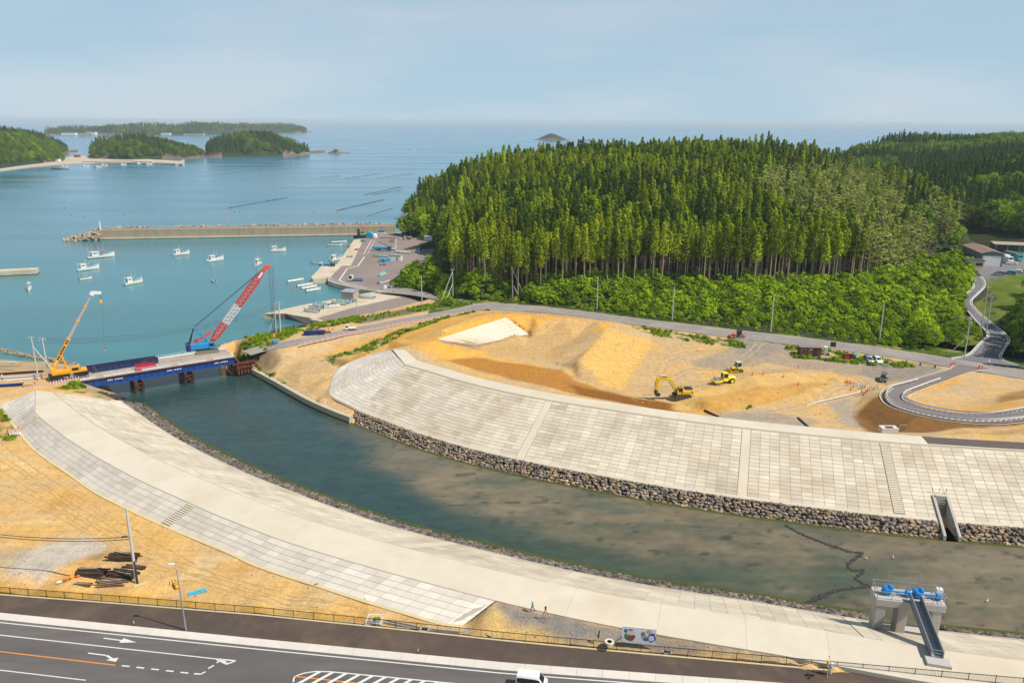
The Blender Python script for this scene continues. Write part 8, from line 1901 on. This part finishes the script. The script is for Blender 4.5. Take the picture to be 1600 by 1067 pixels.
# ---- zones by where they lie
def wpoly(l): return [tuple(p)[:2] for p in l]
cedar_front=[P(x,y,13) for x,y in ((745,436),(830,440),(950,442),(1050,442),(1150,446),(1240,441),(1310,437),(1370,430))]
cfx=np.array([p.x for p in cedar_front]); cfy=np.array([p.y for p in cedar_front])
items={'cedar':[],'pine':[],'broad':[]}
rn=random.Random(5)
def zatv(G,x,y):
    xs,ys,Z=G; fx=np.clip((x-xs[0])/(xs[1]-xs[0]),0,len(xs)-1.001); fy=np.clip((y-ys[0])/(ys[1]-ys[0]),0,len(ys)-1.001); i=fx.astype(int); j=fy.astype(int); u=fx-i; v=fy-j
    return (Z[j,i]*(1-u)+Z[j,i+1]*u)*(1-v)+(Z[j+1,i]*(1-u)+Z[j+1,i+1]*u)*v
def projv(X,Y,Z):
    Z=Z-CH; d=Y*math.cos(PITCH)-Z*math.sin(PITCH); u=Y*math.sin(PITCH)+Z*math.cos(PITCH); x,y=FP*X/d,-FP*u/d; c,s_=math.cos(ROLL),math.sin(ROLL)
    return x*c-y*s_+IW/2,x*s_+y*c+IH/2
def cand(x0,x1,y0,y1,sp,seed,jit=.38):
    r=np.random.default_rng(seed); nx,ny=int((x1-x0)/sp),int((y1-y0)/sp); i,j=np.meshgrid(np.arange(nx),np.arange(ny))
    x=x0+(i+(j%2)*.5+r.uniform(-jit,jit,i.shape))*sp; y=y0+(j+r.uniform(-jit,jit,i.shape))*sp; return x.ravel(),y.ravel(),r
def slope_front(x):
    f=np.interp(x,cfx,cfy); f=np.where(x<cfx[0],cfy[0]-(x-cfx[0])*1.6,f); return np.where(x>cfx[-1],cfy[-1]+(x-cfx[-1])*1.35,f)
X,Y,r=cand(-140,330,225,760,3.7,5); Zc=zatv(G3,X,Y); px,py=projv(X,Y,Zc); tx,ty=projv(X,Y,Zc+18)
ok=(Zc>3.0)&(px>-40)&(px<1640)&~((px>1503)&(Y<480))&(Y>slope_front(X))
ok&=~((px<700)&(py>372))
X,Y,Zc,px,py,tx,ty=[a[ok] for a in (X,Y,Zc,px,py,tx,ty)]; n=len(X); rot=r.uniform(0,6.28,n); scl=np.clip(r.normal(.93,.1,n),.66,1.12); q=r.random(n)
pn=(inpoly(tx,ty,[(1165,262),(1220,250),(1330,245),(1480,300),(1500,345),(1495,420),(1440,430),(1400,380),(1330,345),(1260,330),(1200,300)])&(q<.93))|((px>1440)&(q<.65))
bp=((tx<700)&(ty>280)&(q<.55))|((vnoise(X/28,Y/28,3)>.76)&(Y>330)&(q<.8))|((px<655)&(q<.75))
bp&=~pn
hv=vnoise(X/45,Y/45,8)
for i in range(n):
    t=(float(X[i]),float(Y[i]),float(Zc[i]),float(rot[i]))
    if pn[i]: items['pine'].append(t+(float(scl[i]),))
    elif bp[i]: items['broad'].append(t+(float(scl[i])*1.3,))
    else: items['cedar'].append(t+(float(scl[i]*(.9+.2*hv[i])),))
# nearest cedars are single trees
items['cedar'].sort(key=lambda t:(t[1]-float(slope_front(t[0])) if cfx[0]<=t[0]<=cfx[-1] else t[1]-300))
def tree_things(name,label,cat,group,lst,protos):
    for k,(x,y,z,r,s) in enumerate(lst):
        cm,tm=protos[k*7%len(protos)]
        t=thing(name,label,cat,(x,y,z),r,group,s); obj('trunk',tm,t); obj('crown',cm,t)
N1=300
tree_things('cedar_tree','tall straight cedar with bare lower trunk at the front edge of the wood','tree','cedars standing at the front of the wood',items['cedar'][:N1],PRO['cedar'])
def mass(lst,kd): return [(x,y,z,r,s,IDX[kd][k%len(IDX[kd])]) for k,(x,y,z,r,s) in enumerate(lst)]
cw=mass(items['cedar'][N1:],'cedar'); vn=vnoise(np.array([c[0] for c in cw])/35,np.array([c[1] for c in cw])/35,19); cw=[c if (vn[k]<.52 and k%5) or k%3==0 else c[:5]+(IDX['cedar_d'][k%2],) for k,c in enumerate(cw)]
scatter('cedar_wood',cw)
items['pine'].sort(key=lambda t:t[1]); items['broad'].sort(key=lambda t:t[1])
tree_things('pine_tree','yellowish pine with flat layered boughs on the right shoulder of the hill','tree','pines on the right shoulder of the hill',items['pine'][:300],PRO['pine'])
if items['pine'][300:]: scatter('pine_wood',mass(items['pine'][300:],'pine'))
# broadleaf trees low on the left and right of the hill
brd=[]
def put(poly,z,n,s0,s1,seed,kd='broad'):
    r=random.Random(seed); w=[P(x,y,z) for x,y in poly]; x0,x1=min(p.x for p in w),max(p.x for p in w); y0,y1=min(p.y for p in w),max(p.y for p in w); out=[]; t=0
    while len(out)<n and t<n*60:
        t+=1; x,y=r.uniform(x0,x1),r.uniform(y0,y1)
        if not inpoly(np.array([x]),np.array([y]),w)[0]: continue
        if any((x-q[0])**2+(y-q[1])**2<(2.2*s0)**2 for q in out): continue
        out.append((x,y,zat(G3,x,y)-.2,r.uniform(0,6.28),r.uniform(s0,s1)))
    return out
brd+=put([(612,440),(640,428),(680,415),(740,420),(800,445),(800,462),(700,458),(640,455),(610,450)],4.5,26,.55,.85,1)
brd+=put([(622,366),(690,366),(690,352),(640,350),(618,356)],4,14,.6,.95,2)
brd+=put([(640,345),(690,350),(720,380),(700,400),(690,380)],10,8,.7,1.0,3)
brd+=put([(1380,520),(1480,530),(1500,480),(1495,430),(1430,430),(1390,470)],8,22,.5,.8,4)
tree_things('broadleaf_tree','bright green broadleaf tree among the bushes at the hill foot','tree','broadleaf trees round the hill foot',brd,PRO['broad'])
if items['broad']: scatter('broadleaf_wood',mass(items['broad'],'broad'))
# undergrowth below the cedars
und=[]
X,Y,r=cand(-140,330,225,520,1.9,9,.5); Zc=zatv(G3,X,Y); px,py=projv(X,Y,Zc)
ok=(px>590)&(px<1560)&(Zc>2.25)&inpoly(X,Y,[(p.x,p.y) for p in offset(mf,3.2)]+[(400,500),(400,900),(-300,900),(-300,330),(P(690,462,5).x,P(690,462,5).y)])
ok&=~((px<690)&(py>448+(px-600)*.12))&(Y<slope_front(X)+9)&~((px>1440)&(py>470+(1505-px)*.75))
ok&=~inpoly(px,py,[(592,372),(690,372),(696,408),(640,428),(612,446),(580,446)])
ok&=~((px>1500)&(py<470))
X,Y,Zc,px=[a[ok] for a in (X,Y,Zc,px)]; d=np.clip((Zc-5.2)/2.5,0,1); d=np.where(px<700,np.clip((Zc-2.4)/1.5,.2,1),d); sc_=(.35+.75*d)*r.uniform(.6,1.25,len(X))*(.7+.75*vnoise(X/6,Y/6,23)); kp=~((d<.12)&(r.random(len(X))<.5))
for i in np.nonzero(kp)[0]: und.append((float(X[i]),float(Y[i]),float(Zc[i])-.15,float(r.uniform(0,6.28)),float(sc_[i])))
scatter('undergrowth',mass(und,'shrub'))
print('trees',{k:len(v) for k,v in items.items()},len(brd),len(und))
# ---- weeds and low bushes on verges
wl=[]
def weeds_in(poly,z,n,s0,s1,seed,G=None):
    r=random.Random(seed); w=[P(x,y,z) for x,y in poly]; x0,x1=min(p.x for p in w),max(p.x for p in w); y0,y1=min(p.y for p in w),max(p.y for p in w); k=0;t=0
    X=np.array([r.uniform(x0,x1) for _ in range(n*8)]); Y=np.array([r.uniform(y0,y1) for _ in range(n*8)]); m=inpoly(X,Y,w)&(fbm(X/4,Y/4,seed)>.46)
    for x,y in list(zip(X[m],Y[m]))[:n]: wl.append((float(x),float(y),(zat(G,x,y) if G is not None else z)-.03,r.uniform(0,6.28),r.uniform(s0,s1)))
weeds_in([(370,556),(385,543),(420,532),(470,522),(520,511),(560,508),(560,516),(470,533),(430,543),(400,562),(380,572)],3,420,.16,.4,1,G2)
weeds_in([(505,562),(540,548),(600,532),(650,517),(740,491),(740,497),(640,530),(560,556)],5,300,.14,.34,2,G2)
weeds_in([(384,577),(400,574),(430,590),(480,622),(440,600)],2,90,.14,.3,3,G2)
weeds_in([(1000,509),(1100,522),(1168,531),(1172,540),(1100,533),(1020,521)],5,160,.12,.3,4,G2)
weeds_in([(1218,534),(1300,543),(1400,557),(1432,567),(1400,568),(1330,561),(1240,553)],5,260,.14,.34,5,G2)
weeds_in([(540,508),(600,495),(660,481),(700,473),(745,478),(735,482),(690,487),(620,501),(560,513)],4.4,420,.12,.3,6,G2)
weeds_in([(780,474),(860,476),(1000,492),(1200,513),(1400,535),(1490,549),(1490,545),(1400,528),(1200,505),(1000,485),(860,470)],5.4,500,.14,.34,7,G2)
weeds_in([(-25,652),(5,650),(32,692),(22,704),(-10,690)],7.1,110,.12,.3,8,G1); weeds_in([(70,610),(125,605),(182,625),(150,622),(100,616)],6,130,.14,.36,9,G1)
weeds_in([(1160,640),(1180,628),(1170,632)],4.6,12,.12,.22,10,G2); weeds_in([(1440,512),(1500,535),(1520,525),(1536,512),(1515,490),(1490,500)],6,500,.14,.36,11,G3)
for x,y in ((588,985),(592,970),(575,940),(62,712),(498,918)):
    p=onto(G1,x,y,7.6); wl.append((p.x,p.y,p.z,rn.uniform(0,6),.15)); wl.append((p.x+.3,p.y+.2,p.z,rn.uniform(0,6),.11))
weeds_in([(368,566),(378,550),(405,540),(440,533),(470,530),(450,543),(425,556),(405,570)],3.5,220,.12,.4,12,G2)
scatter('weeds',mass(wl,'shrub'))
# ---- stones, clods and wheel tracks on the bare ground; stone weir in the river
lb_m=mat('loose_stone',S(176,152,118,.75),.95,var=.2,scale=3,objrand=.45)
rs_=random.Random(77); IDX['stone']=[]
for q in range(4):
    b=MB(); vs,fs=stone_shape(1.0,rs_); b.add(vs,fs); o=bpy.data.objects.new('p%03d'%k_,b.mesh('stone',lb_m)); PROCOL.objects.link(o); IDX['stone'].append(k_); k_+=1
def litter(name,poly,z,n,s0,s1,seed,G):
    r=np.random.default_rng(seed); w=[P(x,y,z) for x,y in poly]; x0,x1=min(p.x for p in w),max(p.x for p in w); y0,y1=min(p.y for p in w),max(p.y for p in w)
    X=r.uniform(x0,x1,n*3); Y=r.uniform(y0,y1,n*3); m=inpoly(X,Y,w)&(r.random(n*3)<np.clip((fbm(X/6,Y/6,seed)-.35)*3,.05,1)); X,Y=X[m][:n],Y[m][:n]; Z=zatv(G,X,Y); S_=s0*(s1/s0)**(r.random(len(X))**2.2)
    scatter(name,[(float(a),float(b_),float(c),float(r.uniform(0,6.28)),float(s),IDX['stone'][i%4]) for i,(a,b_,c,s) in enumerate(zip(X,Y,Z,S_))])
litter('lot_stones',[(-60,655),(5,655),(60,715),(150,778),(300,848),(450,906),(600,952),(700,985),(580,972),(400,955),(200,935),(-60,915)],7.3,2600,.035,.16,5,G1)
litter('gravel_stones',[(776,945),(975,981),(1150,1012),(1050,1005),(950,996),(850,985),(790,972)],9.8,1800,.03,.12,6,G1)
litter('site_stones',[(640,545),(760,495),(960,503),(1160,535),(1400,560),(1470,570),(1390,595),(1340,625),(1360,660),(1250,650),(1060,648),(900,612),(720,575)],5,3200,.06,.28,7,G2)
litter('bank_stones',[(385,575),(440,560),(560,548),(620,540),(530,580),(515,620),(545,650),(470,618)],3,700,.05,.22,8,G2)
TRK=mat('wheel_track_soil',S(212,168,104,.74),.95,var=.3,scale=1.2,world=True,col2=S(226,184,120,.74),scale2=.5); TRK2=mat('wheel_track_gravel',S(178,160,136,.74),.95,var=.3,scale=1.2,world=True,col2=S(198,174,140,.74),scale2=.5)
def track(pts,z,G,m,gauge=1.7,w=.28,parent=None):
    L=smooth_line([P(x,y,z) for x,y in pts],.7)
    for s in (-1,1):
        c=offset(L,s*gauge/2); b=MB(); a=offset(c,w/2); d=offset(c,-w/2)
        ribbon(b,[Vector((v.x,v.y,zat(G,v.x,v.y))) for v in a],[Vector((v.x,v.y,zat(G,v.x,v.y))) for v in d],.035); b.build('wheel_track',m,parent)
g1o=bpy.data.objects['near_ground']; g2o=bpy.data.objects['construction_ground']
for pts in ([(-20,720),(60,770),(150,830),(260,880),(400,925),(560,962)],[(-20,760),(80,800),(200,860),(330,905),(470,945)],[(-20,690),(40,735),(120,785),(230,850),(300,890)],[(240,900),(330,912),(420,940),(520,955)]): track(pts,7.3,G1,TRK,1.7,.34,g1o)
for pts in ([(1190,525),(1180,550),(1230,565),(1330,575),(1420,580)],[(1195,530),(1150,560),(1080,575),(1040,595)],[(1200,530),(1260,560),(1350,590),(1340,620),(1300,645)],[(1170,540),(1110,545),(1050,555),(1030,580)],[(1400,575),(1300,565),(1220,556),(1150,558)],[(1380,590),(1310,600),(1270,625),(1200,640)],[(1250,575),(1180,588),(1110,605),(1070,622)]): track(pts,4.8,G2,TRK2,1.9,.4,g2o)
for pts in ([(650,545),(700,525),(760,502),(830,500)],[(840,530),(800,545),(770,555)],[(450,570),(490,585),(510,605)],[(440,590),(480,585),(540,565),(600,545)]): track(pts,6,G2,TRK,2.1,.5,g2o)
def weir():
    L=[]; 
    for pts in ([(1230,816),(1262,832),(1300,846),(1335,857),(1352,857),(1338,868),(1328,878),(1338,886),(1355,884),(1342,897),(1352,905),(1366,909)],[(1366,910),(1335,913),(1305,919),(1280,930),(1266,938)]): L.append(resample(smooth_line([P(x,y,0) for x,y in pts],.6),150))
    r_=random.Random(8); r=thing('stone_weir','crooked line of dark wet stones across the shallow river','stone line'); b=MB()
    for l in L:
        for p in l:
            for k in range(2):
                vs,fs=stone_shape(r_.uniform(.12,.24),r_); o=p+Vector((r_.uniform(-.22,.22),r_.uniform(-.22,.22),.02)); b.tone=r_.uniform(.2,.6); b.add([Vector(v)+o for v in vs],fs)
    o=b.build('stones',DARKR,r); o['kind']='stuff'
weir()
EGR=paint('bird_white',S(240,240,238,.85),.7)
for x,y in ((1357,868),(1399,866),(1547,932)):
    r=thing('wading_bird','small white wading bird standing in the shallow river','bird',P(x,y,0),R(x*7%360),'white birds in the shallows',.75); one('body',lambda b:(b.ball((0,0,.42),.16,8,5,(1.6,.8,.9)),b.path([(.2,0,.5),(.28,0,.68),(.24,0,.82),(.36,0,.84)],.035,6),b.tube((.36,0,.84),(.5,0,.82),.02,.005,5),b.tube((-.2,0,.4),(-.36,0,.36),.05,.02,5)),EGR,r); one('leg',lambda b:[b.tube((0,s*.05,0),(0,s*.05,.32),.012,.012,5) for s in (-1,1)],EDK,r)
# ================================================================ valley and hills on the right
h4=[]
for l in (VL_,VR_):
    for p in l: h4.append((p.x,p.y,p.z-.12))
for x,y,z in ((1610,566,5.2),(1600,560,5.3),(1640,575,5.3),(1585,545,5.6),(1600,530,6.5),(1640,520,8),(1600,500,7.6),(1590,480,8.2),(1640,480,9),(1560,480,7.8),(1545,470,8),(1600,455,8.6),(1560,450,8.5),(1545,440,8.6),(1600,432,8.7),(1640,432,8.8),(1549,431,8.7),(1550,427,9.9),(1565,424.5,9.95),(1600,422.5,9.95),(1640,421,9.95),(1515,424,9.6),(1535,424,9.6),(1508,410,9.9),(1506,400,10),(1530,398,10),(1560,395,10),(1600,395,10),(1640,398,10),(1520,388,10.4),(1600,384,10.4),(1500,460,8),(1495,470,7.8),(1507,490,7),(1520,508,6.4),(1530,522,6),(1515,540,5.5)): h4.append(tuple(P(x,y,z)))
def can4(px,py,Y,H=18): v=PY(px,py,Y); h4.append((v.x,v.y,max(2,v.z-H)))
for a in ((1500,335,430),(1530,345,405),(1560,338,405),(1600,330,405),(1660,325,405),(1450,300,480),(1480,290,480),(1540,285,480),(1600,280,480),(1660,275,480),(1415,274,540),(1430,258,540),(1470,253,540),(1515,253,540),(1560,244,550),(1600,234,560),(1680,230,560)): can4(*a)
for a in ((1300,258,820),(1350,258,800),(1400,262,780),(1450,255,760),(1520,245,760),(1600,232,760),(1700,225,760),(1308,236,900),(1337,219,980),(1380,210,1000),(1400,202,1020),(1422,198.5,1030),(1440,205,1020),(1469,204,1020),(1497,204,1030),(1525,201,1040),(1562,198,1050),(1600,197,1060),(1720,195,1060)): can4(*a,15)
for a in ((1290,236,1000),(1300,300,1150),(1400,300,1250),(1600,300,1300),(1800,300,1300),(1280,250,860)): h4.append((PY(a[0],a[1],a[2]).x,a[2],-2))
G4=hgrid(h4,120,900,225,1300,4.0,-6); xs,ys,Z4=G4; X4,Y4=np.meshgrid(xs,ys); Z4=blur(Z4,0)
g=fbm(X4/8,Y4/8,3); cc=lerp3(S(110,130,40,.55),S(150,150,70,.6),np.clip((g-.5)*4,0,1)); cc=lerp3(cc,S(70,76,34,.5),np.clip((Y4-395)/20,0,1))
px4,py4=projv(X4,Y4,Z4)
m=soft(X4,Y4,[P(x,y,9.95) for x,y in ((1512,425),(1532,424.5),(1548,427),(1568,421),(1650,419),(1650,386),(1530,390),(1506,402))],1,.5,4); cc=lerp3(cc,S(140,134,136,.72),m)
keep=(Z4>-4)&(px4>1470-np.clip((Y4-470)*2,0,400))&~inpoly(X4,Y4,[(p.x,p.y) for p in VL_]+[(p.x,p.y) for p in VR_[::-1]])
keep=(Z4>-4)&(px4>np.where(Y4<470,1490,np.where(Y4<700,1380,1200)))
for i,j in ((0,0),): pass
inr=inpoly(X4,Y4,[(p.x,p.y) for p in offset(VL_,3.5)]+[(p.x,p.y) for p in offset(VR_,-3.5)[::-1]]); Z4=np.where(inr,Z4-.75,Z4); G4=(xs,ys,Z4)
o=grid_mesh('valley_ground',xs,ys,Z4,mat('grassy_ground',(0,0,0),.95,var=.2,scale=.6,attr='gcol',spec=.1,world=True),cc,keep); tag(o,kind='structure')
tl=[]; mx_=[]
X,Y,r=cand(150,520,340,640,4.6,31); Zc=zatv(G4,X,Y); px,py=projv(X,Y,Zc)
yardw=[P(x,y,10) for x,y in ((1500,432),(1548,430),(1680,424),(1680,384),(1530,387),(1500,398))]
def keepyard(X,Y): return ~inpoly(X,Y,[(p.x,p.y+ (6 if i>2 else 0)) for i,p in enumerate(yardw)])
ok=(Zc>9.5)&(px>1395)&(px<1660)&keepyard(X,Y)&(Y>385)&~((px<1500)&(Y<430))
for i in np.nonzero(ok)[0]:
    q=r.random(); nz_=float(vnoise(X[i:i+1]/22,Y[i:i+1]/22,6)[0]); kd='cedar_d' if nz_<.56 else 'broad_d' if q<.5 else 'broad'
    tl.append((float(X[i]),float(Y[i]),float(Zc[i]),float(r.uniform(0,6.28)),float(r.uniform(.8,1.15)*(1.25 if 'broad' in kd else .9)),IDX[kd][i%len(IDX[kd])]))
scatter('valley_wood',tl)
tl=[]; X,Y,r=cand(250,900,700,1200,6.5,33); Zc=zatv(G4,X,Y); px,py=projv(X,Y,Zc+12)
ok=(Zc>3)&(px>1290)&(px<1660)&(Y<1120)
for i in np.nonzero(ok)[0]:
    nz_=float(vnoise(X[i:i+1]/60,Y[i:i+1]/60,7)[0]); kd='cedar_d' if nz_>.62 else 'broad_d'
    tl.append((float(X[i]),float(Y[i]),float(Zc[i])-.5,float(r.uniform(0,6.28)),float(r.uniform(.85,1.2)*(1.3 if 'broad' in kd else .85)),IDX[kd][i%2]))
scatter('far_hill_wood',tl)
# shady bushes along the valley road
wl2=[]; X,Y,r=cand(140,330,225,400,2.2,35,.5); Zc=zatv(G4,X,Y); px,py=projv(X,Y,Zc)
ok=(px>1540)&(px<1640)&(py<556)&(py>436)&(px>1582-(np.clip(py-470,0,30))*.2-np.clip(470-py,0,30)*1.0)&((py>475)|(px>1640))
rdm=inpoly(X,Y,[(p.x,p.y) for p in offset(VL_,1.5)]+[(p.x,p.y) for p in offset(VR_,-2.0)[::-1]])
for i in np.nonzero(ok&~rdm)[0]: wl2.append((float(X[i]),float(Y[i]),float(Zc[i])-.2,float(r.uniform(0,6.28)),float(r.uniform(.5,1.3)),IDX['shrub'][2 if i%3 else 0]))
ok=(px>1478)&(px<1516)&(py>395)&(py<480)&~rdm
for i in np.nonzero(ok)[0]: wl2.append((float(X[i]),float(Y[i]),float(Zc[i])-.2,float(r.uniform(0,6.28)),float(r.uniform(.7,1.5)),IDX['shrub'][i%4]))
scatter('valley_bushes',wl2)
# tall trees shading the valley road, right edge
shade=[]
for k,(x,y,z,s) in enumerate(((1612,520,7.5,1.3),(1625,500,8,1.4),(1608,545,6.5,1.2),(1630,535,7.5,1.4),(1622,475,8.5,1.3),(1640,455,9,1.3),(1598,502,7.5,1.05))): p=P(x,y,z); shade.append((p.x,p.y,zat(G4,p.x,p.y)-.3,k*1.1,s))
edge=[]
for k,(x,y,z,s) in enumerate(((1640,560,7,1.0),(1655,545,7.5,1.1),(1650,525,8,1.0),(1665,510,8.5,1.1),(1650,492,8.5,1.0),(1662,475,9,1.05),(1655,460,9,1.0),(1625,548,7,.95),(1636,512,8,1.0),(1680,535,8,1.1))): p=P(x,y,z); edge.append((p.x,p.y,zat(G4,p.x,p.y)-.3,k*1.3,s))
tree_things('cedar_tree','dark cedar just beyond the bushes at the right edge of the valley road','tree','cedars at the right edge by the valley road',edge,PRO['cedar_d'])
tree_things('broadleaf_tree','dark broadleaf tree at the right edge shading the valley road','tree','trees at the right edge by the valley road',shade,PRO['broad_d'])
# ================================================================ far shores
SHORE=mat('far_rock',S(150,124,104,.7),.95,var=.25,scale=.03,world=True,col2=S(96,88,72,.7),scale2=.02,mix2=.5); FARG=mat('far_green',S(52,74,36,.55),.95,var=.3,scale=.02,world=True); PALEB=mat('far_sand',S(206,190,168,.75),.95,var=.15,scale=.05,world=True)
def island(name,label,top,base,depth,H,sp,scl,kinds,seed,Yoff=0,gm=None):
    """low wooded land: ridge follows the skyline px list, front shore follows base list"""
    n=60; x0,x1=top[0][0],top[-1][0]; rows=11; V=[];F=[]; cells=[]
    bx=np.array([b[0] for b in base]); by=np.array([b[1] for b in base]); tx_=np.array([t[0] for t in top]); ty_=np.array([t[1] for t in top])
    def pt(u,v):
        px=x0+(x1-x0)*u; f=P(px,float(np.interp(px,bx,by)),0); pk=PY(px,float(np.interp(px,tx_,ty_)),f.y+depth*.45); zr=max(1.0,pk.z-H); s=math.sin(min(1,max(0,v))*PI)**.75 if 0<v<1 else 0
        k=1+ depth*v/f.y
        nz_=float(fbm(np.array([u*9.0+seed]),np.array([v*3.0]),seed)[0])-.5
        return Vector((f.x*k,f.y+depth*v,-1.5+ (zr+1.5)*s*(1+.35*nz_*(1 if v<.4 else .5))))
    for j in range(rows):
        for i in range(n+1): V.append(tuple(pt(i/n,j/(rows-1))))
    for j in range(rows-1):
        for i in range(n): F.append((j*(n+1)+i,j*(n+1)+i+1,(j+1)*(n+1)+i+1,(j+1)*(n+1)+i))
    me=bpy.data.meshes.new(name); me.from_pydata(V,[],F); [me.materials.append(m) for m in (FARG,SHORE)]
    for f in me.polygons: f.material_index=1 if f.center.z<4.5 else 0
    me.polygons.foreach_set('use_smooth',[True]*len(F)); o=obj(name,me); tag(o,kind='structure')
    r=np.random.default_rng(seed); it=[]; L=(pt(1,.5)-pt(0,.5)).length; N=int(L*depth*.62/(sp*sp))
    for k in range(N):
        u,v=r.random(),r.uniform(.04,.66); p=pt(u,v)
        if p.z<3.0: continue
        kd=kinds[int(float(vnoise(np.array([p.x/70]),np.array([p.y/70]),seed)[0])*1.35*len(kinds))%len(kinds)]
        it.append((p.x,p.y,p.z-1,float(r.uniform(0,6.28)),float(scl*r.uniform(.75,1.2)*(1.35 if 'broad' in kd else 1)),IDX[kd][k%len(IDX[kd])]))
    scatter(name+'_wood',it); return pt
island('headland','',[(-60,203),(-20,207),(0,209),(25,210),(45,212),(60,218),(80,228),(95,240),(104,252),(110,258)],[(-60,281),(0,274),(40,268),(80,263),(110,261)],200,12,4.5,.5,['broad_d','broad','broad_d'],3)
island('back_headland','',[(-60,202),(0,204),(30,207),(60,213),(85,222),(105,234),(116,242),(119,246)],[(-60,262),(0,258),(60,252),(119,247)],220,13,5.5,.6,['cedar_d','broad_d'],5)
island('island','',[(139,240),(142,226),(155,219),(180,215),(205,212),(225,212),(245,214),(262,219),(280,223),(300,227),(318,236),(330,249)],[(139,257),(200,258),(330,252)],190,15,5.5,.62,['broad_d','cedar_d','broad_d'],7)
island('island','',[(316,244),(320,230),(330,219),(350,213),(380,209),(410,207),(432,209),(450,216),(470,225),(490,234),(505,241)],[(316,252),(400,250),(460,247),(505,243.5)],220,15,6,.66,['cedar_d','cedar_d','broad_d'],9)
island('peninsula','',[(55,216),(70,210),(100,206),(140,205),(170,203),(200,202),(225,199),(250,199.5),(275,201),(300,197),(330,196.5),(360,198),(400,198),(430,197),(455,198),(472,202),(483,210)],[(55,219),(150,219),(300,217),(400,213),(483,211)],500,16,14,1.0,['broad_d','cedar_d'],11)
island('islet','',[(829,218.3),(838,216),(846,212),(852,209),(858,207.5),(866,210),(876,214),(884,217),(893,218.4)],[(829,219),(893,219)],110,1,40,.5,['shrub'],13)
island('islet','',[(908,218.4),(916,216.5),(926,217.5),(930,218.5)],[(908,219),(930,219)],60,.5,60,.3,['shrub'],14)
island('islet','',[(507,243),(513,238.5),(522,237),(530,240),(545,242.4)],[(507,244),(545,243)],60,2,14,.35,['broad_d'],15)
# sandy flat and sea wall below the headland
b=MB(); L=[P(x,y,1.2) for x,y in ((-60,284),(0,275.5),(30,271),(60,267.5),(110,263),(150,261),(200,260.5),(284,263.5))]; M=[P(x,y,1.6) for x,y in ((-60,276),(0,268),(30,266),(60,261),(110,252),(150,249),(200,254),(284,258))]; ribbon(b,resample(M,30),resample(L,30),0,3); o=b.build('shore_flat',PALEB); tag(o,kind='structure')
def far_box(label,px,py,w,h,m,d=8,name='building'):
    p=P(px,py,1.6); r=thing(name,label,'building',p); one('wall',lambda b:b.box((0,0,h/2),(w,d,h)),m,r); one('roof',lambda b:b.box((0,0,h+.25),(w+1,d+1,.5)),mat('far_roof',S(176,168,164,.75),.8),r)
far_box('low grey block building at the left foot of the first island',151,252.5,14,7,mat('far_grey',S(168,160,150,.75),.9)); far_box('small red roofed hut on the sandy flat',118,253.5,8,4,mat('far_red',S(176,90,80,.75),.9)); far_box('white shed row on the sandy flat',80,260.5,22,4,CABW)
o=MB(); a,c=P(125,261,1.4),P(205,258.8,1.4); o.beam(a,c,1.5,1.6); q=o.build('red_barrier',mat('far_red',S(176,90,80,.75),.9)); tag(q,'long reddish kerb along the far shore flat','barrier')
o=MB(); L=[P(x,y,1.3) for x,y in ((205,259.5),(240,261),(284,263.5))]
for a,c in zip(L[:-1],L[1:]): o.beam(a,c,4,2.6)
o.beam(P(273,264,1.3),P(284,257,1.3),4,2.6); q=o.build('island_jetty',PALEB); tag(q,'pale jetty along the front shore of the first island','jetty')
for k,(x,y,w,h,m,lb) in enumerate(((105,219.3,60,10,CABW,'long white harbour building on the far peninsula'),(120,219,120,8,PALEB,'pale sea wall of the far peninsula harbour'),(140,218.5,40,12,CABW,'white block right of the far harbour'),(72,208.5,30,14,mat('far_pink',S(210,170,160,.75),.9),'pinkish house on the far peninsula ridge'),(152,206,30,16,CABW,'white house on top of the far peninsula'),(256,217,40,8,CABW,'white shed on the far shore behind the island gap'),(300,217,90,6,PALEB,'pale quay on the far shore between the islands'))): far_box(lb,x,y,w,h,m,20)
p=P(239,210,1); r=thing('radio_mast','thin radio mast on the far peninsula','mast',PY(239,200,3500)); one('mast',lambda b:b.tube((0,0,-10),(0,0,26),1.4,.8,6),STEEL,r); one('aerial',lambda b:b.tube((-3,0,20),(3,0,20),.6,.6,5),STEEL,r)
hp=PY(1412,272,700); r=thing('house','tiny white house at the valley head between the hills','house',hp); one('wall',lambda b:b.box((0,0,1),(12,8,8)),CABW,r); one('roof',lambda b:b.extrude([(-7,5),(7,5),(0,8.5)],-4.5,4.5),mat('far_roof',S(176,168,164,.75),.8),r)
# ================================================================ haze: thin sea air round the whole place
def haze():
    b=MB(); b.box((0,42000,34.5),(260000,100000,87)); m=bpy.data.materials.new('haze_air'); m.use_nodes=True; N=m.node_tree.nodes; N.clear()
    o=N.new('ShaderNodeOutputMaterial'); v=N.new('ShaderNodeVolumePrincipled')
    v.inputs['Color'].default_value=(.84,.95,1.0,1); v.inputs['Density'].default_value=HAZE_D; v.inputs['Anisotropy'].default_value=0.0
    m.node_tree.links.new(v.outputs[0],o.inputs['Volume'])
    h=b.build('haze',m); h['kind']='stuff'
HAZE_D=.00007
haze()
print('objects',len(bpy.data.objects))
